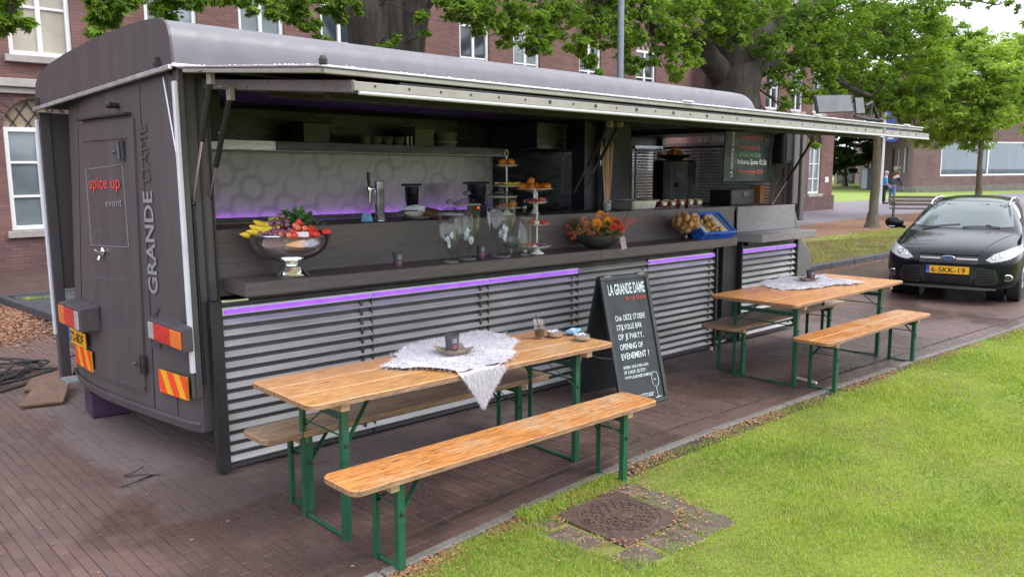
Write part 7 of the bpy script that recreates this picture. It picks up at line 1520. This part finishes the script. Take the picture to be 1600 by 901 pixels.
q = MB(); p = at(108, 600, z=.2); q.cbox((1.86, 7.0, .235), (.30, .22, .012)); q.cbox((1.95, 7.0, .28), (.02, .2, .09)); tag(q.build('grey_bracket', M_LEAD), 'small grey metal tray under the far rear corner of the van', 'bracket')
# stone slab edge with moss, far left
sl = thing('stone_edging', 'dark stone border around a planting strip left of the van', 'stone border', (2.65, 12.5, 0), world=True); 
for (a, b) in (((2.60, 13.5), (2.66, 12.55)), ((2.66, 12.52), (2.72, 11.5)), ((2.72, 11.47), (2.78, 10.5)), ((2.62, 13.6), (3.6, 13.62)), ((3.62, 13.62), (4.6, 13.6))):
    q = MB(); q.bar((a[0], a[1], .05), (b[0], b[1], .05), .10, .10); q.build('edge_stone', M_SLATE, sl, bevel=.01)
q = MB(); q.box(2.72, 5.5, 9.0, 13.56, .02, .075); q.build('wet_slab', M_SLATE, sl); 
def s_moss(n): return RNG.uniform(2.8, 4.2, n), RNG.uniform(13.0, 13.5, n)
o = link_mesh('moss_strip', blades(9000, s_moss, .12, .010, M_GRASS, 'moss_strip'), None, 'stuff'); tag(o, 'bright green grass tuft on the dark stone slab left of the van', 'grass')
# ================================================================ THE BLACK CAR
M_CAR = mat('black_car_paint', (.006, .007, .010), .1, 3, rough=.14, rvar=.03, coat=.12, coatr=.03, spec=.22); M_CGL = mat('car_glass', (.035, .06, .058), .3, 2, rough=.04, rvar=.01, spec=.9, coat=.6, coatr=.02)
M_TYRE = mat('tyre_rubber', (.02, .02, .02), .2, 10, .3, 60, rough=.85); M_GRL = mat('grille_black', (.012, .012, .013), .1, rough=.5); M_HL = mat('headlight_lens', (.36, .38, .40), .25, 18, .4, 40, rough=.12, coat=1, coatr=.02); M_HLD = mat('headlight_inner', (.09, .09, .10), .3, 20, rough=.2, metal=.6)
cl_ = Vector((-.19612, .98058, 0)); cx_ = Vector((.98058, .19612, 0)); CC = Vector((12.68, 4.12, -.115))+cl_*.12
car = thing('parked_car', 'shiny black estate car with yellow number plate parked beyond the beer tables', 'car', CC, rz=R(11.31))
def sec(x, w, zb, hs): # hs = p5..p8
    return [(x, 0, zb), (x, w*.84, zb), (x, w*.965, zb+.10), (x, w, .46), (x, w*.995, .66)]+[(x, a, b) for a, b in hs]
def hood(x, w, zb, h): return sec(x, w, zb, [(w*.955, h-.09), (w*.82, h-.012), (w*.45, h+.015), (0, h+.025)])
def cab(x, w, zb, belt, wr, top): return sec(x, w, zb, [(w*.90, belt), (wr+.05, top-.10), (wr*.8, top-.005), (0, top+.018)])
ST = [hood(-.015, .42, .30, .60), hood(.02, .60, .235, .66), hood(.09, .74, .215, .745), hood(.22, .845, .20, .80), hood(.42, .89, .19, .855), hood(.75, .905, .185, .92), hood(1.08, .91, .185, .975),
 cab(1.20, .91, .185, .985, .70, 1.045), cab(1.55, .91, .185, 1.0, .63, 1.25), cab(1.95, .91, .185, 1.01, .585, 1.43), cab(2.4, .91, .185, 1.02, .59, 1.475), cab(3.2, .91, .185, 1.03, .58, 1.485), cab(3.95, .90, .20, 1.04, .555, 1.44), cab(4.3, .88, .24, 1.02, .53, 1.28), cab(4.52, .82, .30, .90, .60, .98)]
bm = bmesh.new(); rows = []
for s_ in ST:
    L_ = [bm.verts.new((x, y, z)) for x, y, z in s_]; Rr = [bm.verts.new((x, -y, z)) for x, y, z in s_[1:-1]]; rows.append(L_+Rr[::-1])
for a, b in zip(rows, rows[1:]):
    for i in range(len(a)): j = (i+1) % len(a); bm.faces.new((a[i], a[j], b[j], b[i]))
for rw in (rows[0], rows[-1]):
    n = len(rw)//2
    f = [rw[i] for i in range(len(rw))]
    for i in range(1, n): bm.faces.new((rw[i], rw[i+1], rw[len(rw)-i-1] if i+1 < n else rw[n+1] if 0 else rw[len(rw)-i-1], rw[len(rw)-i])) if len({rw[i], rw[i+1], rw[len(rw)-i-1], rw[len(rw)-i]}) == 4 else bm.faces.new((rw[i], rw[i+1], rw[len(rw)-i]))
    bm.faces.new((rw[0], rw[1], rw[-1]))
bmesh.ops.recalc_face_normals(bm, faces=bm.faces[:])
me = bpy.data.meshes.new('body'); bm.to_mesh(me); bm.free(); tmp = bpy.data.objects.new('tmpbody', me); COL.objects.link(tmp); md = tmp.modifiers.new('s', 'SUBSURF'); md.levels = 3; md.render_levels = 3
bpy.context.view_layer.update(); dg = bpy.context.evaluated_depsgraph_get(); bme = bpy.data.meshes.new_from_object(tmp.evaluated_get(dg)); bpy.data.objects.remove(tmp); bme.name = 'body'; bme.materials.clear(); bme.materials.append(M_CAR); bme.polygons.foreach_set('use_smooth', [True]*len(bme.polygons))
# wheel arches: cut the faces inside the arch circles
bm = bmesh.new(); bm.from_mesh(bme); bvh = BVHTree.FromBMesh(bm)
kill = [f for f in bm.faces if any(math.hypot(f.calc_center_median().x-wx, f.calc_center_median().z-.315) < .365 for wx in (.86, 3.52)) and abs(f.calc_center_median().y) > .66 and abs(f.normal.y) > .2]
bmesh.ops.delete(bm, geom=kill, context='FACES'); bm.to_mesh(bme); bm.free(); body = link_mesh('body', bme, car)
def proj_patch(name, outline, mt, parent, off=.006, cuts=3, axis='x', side=-1, thick=0):
    bm = bmesh.new(); vs = [bm.verts.new((a, b, 0)) for a, b in outline]; f = bm.faces.new(vs); bmesh.ops.triangulate(bm, faces=[f]); bmesh.ops.subdivide_edges(bm, edges=bm.edges[:], cuts=cuts, use_grid_fill=True)
    bmesh.ops.triangulate(bm, faces=bm.faces[:])
    for v in bm.verts:
        a, b = v.co.x, v.co.y
        o, d = (Vector((-2, a, b)), Vector((1, 0, 0))) if axis == 'x' else (Vector((a, side*3, b)), Vector((0, -side, 0)))
        h, n, _, _ = bvh.ray_cast(o, d)
        if h is None: h, n, _, _ = bvh.find_nearest(o+d*1.5)
        if n.dot(d) > 0: n = -n
        v.co = h+n*off
    bmesh.ops.recalc_face_normals(bm, faces=bm.faces[:])
    if bm.faces and sum(f.normal.x if axis == 'x' else f.normal.y*-side for f in bm.faces) > 0: bmesh.ops.reverse_faces(bm, faces=bm.faces[:])
    me = bpy.data.meshes.new(name); bm.to_mesh(me); bm.free(); me.materials.append(mt); me.polygons.foreach_set('use_smooth', [True]*len(me.polygons)); o = link_mesh(name, me, parent)
    if thick: s = o.modifiers.new('t', 'SOLIDIFY'); s.thickness = thick; s.offset = -1
    return o
def mir(P): return [(-a, b) for a, b in P][::-1]
ws = proj_patch('windscreen', [(-.69, 1.06), (-.40, 1.035), (0, 1.03), (.40, 1.035), (.69, 1.06), (.655, 1.16), (.585, 1.37), (.30, 1.405), (0, 1.41), (-.30, 1.405), (-.585, 1.37), (-.655, 1.16)], M_CGL, car, .004, 4)
hlp = [(.465, .655), (.56, .735), (.70, .79), (.82, .835), (.872, .825), (.872, .765), (.80, .70), (.66, .64), (.54, .625)]
for P in (hlp, mir(hlp)):
    h = proj_patch('headlight', P, M_HL, car, .008, 3); sg = 1 if P[0][0] > 0 else -1
    for yy, zz, r_ in ((.66, .725, .045), (.56, .69, .028)):
        c_, n, _, _ = bvh.ray_cast(Vector((-2, sg*yy, zz)), Vector((1, 0, 0))); q = MB(); 
        t_ = n.orthogonal().normalized(); b_ = n.cross(t_); n_ = 18
        if n.x > 0: n = -n
        vs = [c_+n*.011+(t_*math.cos(2*math.pi*k/n_)+b_*math.sin(2*math.pi*k/n_))*r_ for k in range(n_)]; vs2 = [c_+n*.0115+(t_*math.cos(2*math.pi*k/n_)+b_*math.sin(2*math.pi*k/n_))*r_*.7 for k in range(n_)]
        q.add(vs+vs2, [(k, (k+1) % n_, n_+(k+1) % n_, n_+k) for k in range(n_)]); q.build('reflector_ring', M_HLD, h)
        q = MB(); q.add(vs2, [tuple(range(n_))]); q.build('bulb_lens', M_CHROME, h)
proj_patch('upper_grille', [(-.385, .70), (-.37, .595), (.37, .595), (.385, .70), (.2, .715), (-.2, .715)], M_GRL, car, .004, 4)
def front_bar(name, y0, y1, z0, z1, mt, off, parent=car, n=14, th=.012):
    q = MB(); row = []
    for k in range(n+1):
        y = y0+(y1-y0)*k/n; vs = []
        for z in (z0, z1):
            h, nn, _, _ = bvh.ray_cast(Vector((-2, y, (z0+z1)/2)), Vector((1, 0, 0))); vs.append(Vector((h.x-off, y, z)))
        row.append(vs)
    for k in range(n):
        a, b = row[k], row[k+1]; s_ = Vector((th, 0, 0)); q.add([a[0], b[0], b[1], a[1], a[0]+s_, b[0]+s_, b[1]+s_, a[1]+s_], [(0, 3, 2, 1), (0, 1, 5, 4), (3, 7, 6, 2)]+([(0, 4, 7, 3)] if k == 0 else [])+([(1, 2, 6, 5)] if k == n-1 else []))
    return q.build(name, mt, parent, weld=True)
M_CHB = mat('bright_chrome_bar', (.75, .76, .78), .05, rough=.3, metal=.3); front_bar('chrome_bar', -.37, -.10, .652, .674, M_CHB, .016); front_bar('chrome_bar', .10, .37, .652, .674, M_CHB, .016); front_bar('grille_lip', -.39, .39, .575, .592, M_CAR, .018); front_bar('grille_lip', -.39, .39, .705, .72, M_CAR, .014)
h, nn, _, _ = bvh.ray_cast(Vector((-2, 0, .665)), Vector((1, 0, 0))); q = MB(); n_ = 28
q.prism([(.088*math.cos(2*math.pi*k/n_), .036*math.sin(2*math.pi*k/n_)) for k in range(n_)], ((h.x-.012, 0, .668), (0, -1, 0), (0, 0, 1), (-1, 0, .15)), .010); bg_ = q.build('badge', M_CHROME, car, bevel=.003)
q = MB(); q.prism([(.078*math.cos(2*math.pi*k/n_), .029*math.sin(2*math.pi*k/n_)) for k in range(n_)], ((h.x-.0225, 0, .6695), (0, -1, 0), (0, 0, 1), (-1, 0, .15)), .002); q.build('badge_field', mat('badge_blue', (.04, .09, .28), .1, 20, rough=.2), bg_)
lettering('Ford', (h.x-.0255, .045, .6585), (0, -1, 0), (0, 0, 1), .026, M_CHROME, bg_, width=.09)
proj_patch('lower_grille', [(-.33, .575), (.33, .575), (.36, .42), (.30, .27), (-.30, .27), (-.36, .42)], M_GRL, car, .003, 4)
for z in (.30, .335, .37, .405): front_bar('grille_rib', -.30, .30, z, z+.010, M_CAR, .010)
sg_ = [(.345, .56), (.60, .525), (.655, .36), (.60, .31), (.36, .30)]
for P in (sg_, mir(sg_)):
    o = proj_patch('side_intake', P, M_GRL, car, .003, 3); s = 1 if P[0][0] > 0 else -1
    for k, z in enumerate((.34, .38, .42, .46, .50)): a, b = s*.37, s*(.60-abs(z-.42)*.25); front_bar('intake_rib', min(a, b), max(a, b), z, z+.009, M_CAR, .008)
front_bar('bumper_lip', -.62, .62, .225, .262, mat('lip_grey', (.07, .07, .075), .1, rough=.35), .018, n=20)
for s in (-1, 1):
    h, nn, _, _ = bvh.ray_cast(Vector((-2, s*.745, .415)), Vector((1, 0, 0))); nn = -nn if nn.x > 0 else nn
    d = (nn+Vector((-1, 0, 0))*1.2).normalized(); t_ = d.cross(Vector((0, 0, 1))).normalized(); b_ = t_.cross(d); q = MB(); n_ = 22
    for (r0, r1, o0, o1) in ((.058, .046, .010, .016),): q.add([h+d*o0+(t_*1.15*math.cos(2*math.pi*k/n_)+b_*.85*math.sin(2*math.pi*k/n_))*r0 for k in range(n_)]+[h+d*o1+(t_*1.15*math.cos(2*math.pi*k/n_)+b_*.85*math.sin(2*math.pi*k/n_))*r1 for k in range(n_)], [(k, (k+1) % n_, n_+(k+1) % n_, n_+k) for k in range(n_)])
    fg = q.build('fog_light', M_CHROME, car); q = MB(); q.add([h+d*.013+(t_*1.15*math.cos(2*math.pi*k/n_)+b_*.85*math.sin(2*math.pi*k/n_))*.046 for k in range(n_)], [tuple(range(n_))]); q.build('fog_lens', M_HLD, fg)
    # wheels
    for wx in (.86, 3.52):
        q = MB(); yy = s*.80; q.tube([(wx, yy-s*.10, .315), (wx, yy-s*.08, .315), (wx, yy+s*.07, .315), (wx, yy+s*.09, .315)], [.28, .315, .315, .28], 32); wh = q.build('wheel', M_TYRE, car, smooth=.7)
        q = MB(); q.tube([(wx, yy+s*.06, .315), (wx, yy+s*.094, .315)], [.215, .205], 28)
        q.build('rim', mat('alloy', (.4, .4, .42), .1, rough=.3, metal=.8), wh, smooth=.6)
        for k in range(5): a = k*1.2566; q = MB(); q.bar((wx, yy+s*.10, .315), (wx+.2*math.cos(a), yy+s*.097, .315+.2*math.sin(a)), .05, .012, (0, 1, 0)); q.build('spoke', MATS['alloy'], wh)
        q = MB(); q.tube([(wx, yy-s*.35, .315), (wx, yy-s*.12, .315)], .36, 20); q.build('wheel_well', M_GRL, car)
    # mirrors
    q = MB(); q.ball((1.42, s*1.01, 1.075), .125, 14, 10, (.75, 1.15, .78)); q.tube([(1.45, s*.84, 1.0), (1.44, s*.93, 1.03)], [.03, .035], 8); mr = q.build('door_mirror', M_CAR, car, smooth=.9)
    q = MB(); q.cbox((1.335, s*1.03, 1.015), (.012, .09, .012)); q.build('indicator', M_STRIP, mr)
    # side glass
    sp = [(1.72, 1.05), (2.05, 1.32), (2.6, 1.38), (3.3, 1.38), (3.95, 1.30), (4.15, 1.10), (3.3, 1.07), (2.4, 1.06)]
    proj_patch('side_window', sp, M_CGL, car, .004, 3, axis='y', side=s)
    # roof rail and pillar trim
    q = MB(); pts = []
    for xx, z_ in ((1.98, 0), (2.1, .035), (2.5, .045), (3.2, .045), (3.8, .035), (3.95, 0)): h, nn, _, _ = bvh.ray_cast(Vector((xx, s*.56, 3)), Vector((0, 0, -1))); pts.append(h+Vector((0, 0, z_+.005)))
    q.tube(pts, .014, 8); q.build('roof_rail', M_TRIM, car, smooth=.9)
    # door handle, door seams
    for xx in (2.35, 3.25):
        h, nn, _, _ = bvh.ray_cast(Vector((xx, s*3, .88)), Vector((0, -s, 0))); q = MB(); q.bar(h+Vector((-.09, s*.018, 0)), h+Vector((.09, s*.018, 0)), .02, .025); q.build('door_handle', M_CAR, car, bevel=.005)
h, nn, _, _ = bvh.ray_cast(Vector((-2, 0, .50)), Vector((1, 0, 0))); X_ = h.x-.02
q = MB(); q.prism([(-.285, 0), (.285, 0), (.285, .118), (-.285, .118)], ((X_+.03, 0, .44), (0, -1, 0), (0, 0, 1), (-1, 0, 0)), .028); hold = q.build('plate_holder', M_GRL, car, bevel=.003)
q = MB(); q.prism([(-.278, .006), (.278, .006), (.278, .112), (-.278, .112)], ((X_+.001, 0, .44), (0, -1, 0), (0, 0, 1), (-1, 0, 0)), .003); pt = q.build('number_plate', M_PLATE, car)
q = MB(); q.prism([(-.278, .006), (-.232, .006), (-.232, .112), (-.278, .112)], ((X_-.0025, 0, .44), (0, -1, 0), (0, 0, 1), (-1, 0, 0)), .001); q.build('blue_band', M_BLUE, pt)
lettering('6-SKK-19', (X_-.003, .21, .462), (0, -1, 0), (0, 0, 1), .072, M_INK, pt, width=.44, bold=.012); lettering('NL', (X_-.0045, .272, .455), (0, -1, 0), (0, 0, 1), .018, M_STRIP, pt, width=.03)
# bonnet creases, wipers
for s in (-1, 1):
    q = MB(); pts = []
    for k in range(9):
        t_ = k/8; xx, yy = .12+t_*.98, s*(.40+.30*t_); h, nn, _, _ = bvh.ray_cast(Vector((xx, yy, 3)), Vector((0, 0, -1))); pts.append(h+Vector((0, 0, .001)))
    q.tube(pts, .006, 6); q.build('bonnet_crease', M_CAR, car, smooth=True)
for (a, b) in (((1.16, .55), (1.22, .02)), ((1.16, -.02), (1.22, -.52))):
    pts = []
    for k in range(6): t_ = k/5; xx, yy = a[0]+(b[0]-a[0])*t_, a[1]+(b[1]-a[1])*t_; h, nn, _, _ = bvh.ray_cast(Vector((xx, yy, 3)), Vector((0, 0, -1))); pts.append(h+Vector((0, 0, .018)))
    q = MB(); q.tube(pts, .007, 6); q.build('wiper', M_GRL, car)
q = MB()
h, nn, _, _ = bvh.ray_cast(Vector((-2, -.36, 1.08)), Vector((1, 0, 0))); q.cbox(h+Vector((-.012, 0, 0)), (.003, .07, .05), ry=R(-58)); q.build('windscreen_sticker', M_CARD, car)
for P in ([(.2, 1.33), (.32, 1.33), (.32, 1.30), (.2, 1.30)],): pass
# ================================================================ PEOPLE
M_SKIN = mat('skin', (.48, .27, .20), .1, 10, rough=.55); M_HAIRG = mat('grey_hair', (.42, .40, .38), .2, 40, rough=.8); M_HAIRB = mat('dark_hair', (.10, .075, .055), .2, 40, rough=.8)
M_TSH = mat('bright_blue_shirt', (.03, .33, .66), .12, 10, rough=.8); M_BLKT = mat('black_trousers', (.022, .022, .028), .2, 10, rough=.85); M_JKT = mat('dark_jacket', (.035, .045, .07), .25, 10, rough=.8); M_JEAN = mat('blue_jeans', (.13, .22, .38), .25, 14, rough=.85); M_SHOE = mat('dark_shoes', (.03, .03, .035), .2, 10, rough=.6)
def skinned(name, V, E, Rd, mt, parent, root=0, sub=2):
    me = bpy.data.meshes.new(name); me.from_pydata(V, E, []); me.materials.append(mt); o = link_mesh(name, me, parent); s = o.modifiers.new('skin', 'SKIN'); s.use_smooth_shade = True
    for i, r_ in enumerate(Rd): me.skin_vertices[0].data[i].radius = r_ if isinstance(r_, tuple) else (r_, r_)
    me.skin_vertices[0].data[root].use_root = True; d = o.modifiers.new('sub', 'SUBSURF'); d.levels = d.render_levels = sub
    bpy.context.view_layer.update(); dg = bpy.context.evaluated_depsgraph_get(); m2 = bpy.data.meshes.new_from_object(o.evaluated_get(dg)); o.modifiers.clear(); o.data = m2
    if not m2.materials: m2.materials.append(mt)
    return o
def person(label, loc, rz, shirt, trous, hair, lean, step):
    p = thing('person', label, 'person', loc, rz=rz); L_ = lean
    # facing local -y; lean tips the trunk forward
    hip = (0, .02, .92); ch = (0, .02-.30*L_, 1.22); sh = (0, .02-.48*L_, 1.42); nk = (0, .02-.56*L_, 1.50-.03*L_); hd = (0, .0-.70*L_, 1.62-.08*L_)
    def X(s, st): return [(s*.10, .02, .88), (s*.11, .02-.03*st, .48), (s*.11, .04-.10*st if st > 0 else .04-.10*st, .09), (s*.12, -.12-.10*st, .035)]
    a = [(-.19, sh[1], 1.39), (-.25, sh[1]-.04, 1.12), (-.22, sh[1]-.20, .94), (-.21, sh[1]-.27, .86)]; b = [(.19, sh[1], 1.39), (.25, sh[1]-.04, 1.12), (.22, sh[1]-.16, .92), (.21, sh[1]-.22, .84)]
    V = [hip, ch, sh, nk, hd, (0, hd[1]-.005, hd[2]+.09)]+X(-1, step)+X(1, -step)+a+b; E = [(0, 1), (1, 2), (2, 3), (3, 4), (4, 5), (0, 6), (6, 7), (7, 8), (8, 9), (0, 10), (10, 11), (11, 12), (12, 13), (2, 14), (14, 15), (15, 16), (16, 17), (2, 18), (18, 19), (19, 20), (20, 21)]
    Rd = [(.15, .11), (.145, .105), (.13, .10), .055, .085, .075, .09, .062, .045, .04, .09, .062, .045, .04, .058, .042, .034, .03, .058, .042, .034, .03]
    skinned('body', V, E, Rd, M_SKIN, p)
    tv = [(0, .02, .90), ch, sh, (-.19, sh[1], 1.38), a[1], (.19, sh[1], 1.38), b[1]]; te = [(0, 1), (1, 2), (2, 3), (3, 4), (2, 5), (5, 6)]; tr_ = [(.175, .135), (.17, .13), (.155, .12), .078, .062, .078, .062]
    if shirt is M_JKT: tv += [a[2], b[2]]; te += [(4, 7), (6, 8)]; tr_ += [.05, .05]
    skinned('shirt' if shirt is not M_JKT else 'jacket', tv, te, tr_, shirt, p)
    lv = [(0, .02, .92)]+X(-1, step)[:3]+X(1, -step)[:3]; skinned('trousers', lv, [(0, 1), (1, 2), (2, 3), (0, 4), (4, 5), (5, 6)], [(.165, .125), .105, .078, .065, .105, .078, .065], trous, p)
    for s, st in ((-1, step), (1, -step)): q = MB(); c_ = X(s, st); q.ball((c_[2][0], (c_[2][1]+c_[3][1])/2-.01, .045), .075, 10, 6, (.7, 1.9, .62)); q.build('shoe', M_SHOE, p, smooth=True)
    q = MB(); q.ball((0, hd[1]+.025, hd[2]+.055), .105, 14, 9, (.92, 1.0, .95)); q.build('hair', hair, p, smooth=True)
    q = MB(); q.ball((0, hd[1]-.09, hd[2]+.03), .018, 6, 4, (.7, 1, 1.3)); q.ball((-.035, hd[1]-.078, hd[2]+.055), .010, 6, 4); q.ball((.035, hd[1]-.078, hd[2]+.055), .010, 6, 4); q.bar((-.025, hd[1]-.085, hd[2]-.02), (.025, hd[1]-.085, hd[2]-.02), .008, .008); q.build('face', M_SKIN, p)
    for s in (-1, 1): 
        q = MB(); w_ = (a if s < 0 else b)[3]
        for k in range(4): q.tube([(w_[0]+(k-1.5)*.018, w_[1]-.01, w_[2]-.01), (w_[0]+(k-1.5)*.02, w_[1]-.035, w_[2]-.045), (w_[0]+(k-1.5)*.018, w_[1]-.03, w_[2]-.078+abs(k-1.5)*.006)], .008, 5)
        q.tube([(w_[0]+s*-.03, w_[1]-.01, w_[2]+.0), (w_[0]-s*.05, w_[1]-.035, w_[2]-.03)], .009, 5); q.build('hand', M_SKIN, p)
    return p
pp = at(1381, 318, z=G2); person('person in bright blue shirt and black trousers walking away on the far path', (pp.x, pp.y, G2), R(20), M_TSH, M_BLKT, M_HAIRG, .12, .6)
pp = at(1393.5, 318, z=G2); person('person in dark jacket and blue jeans leaning over on the far path', (pp.x, pp.y, G2), R(70), M_JKT, M_JEAN, M_HAIRB, .55, .4)
# clean up: nothing of the working copies may stay
for o in list(bpy.data.objects):
    if o.name.startswith('tmp'): bpy.data.objects.remove(o)
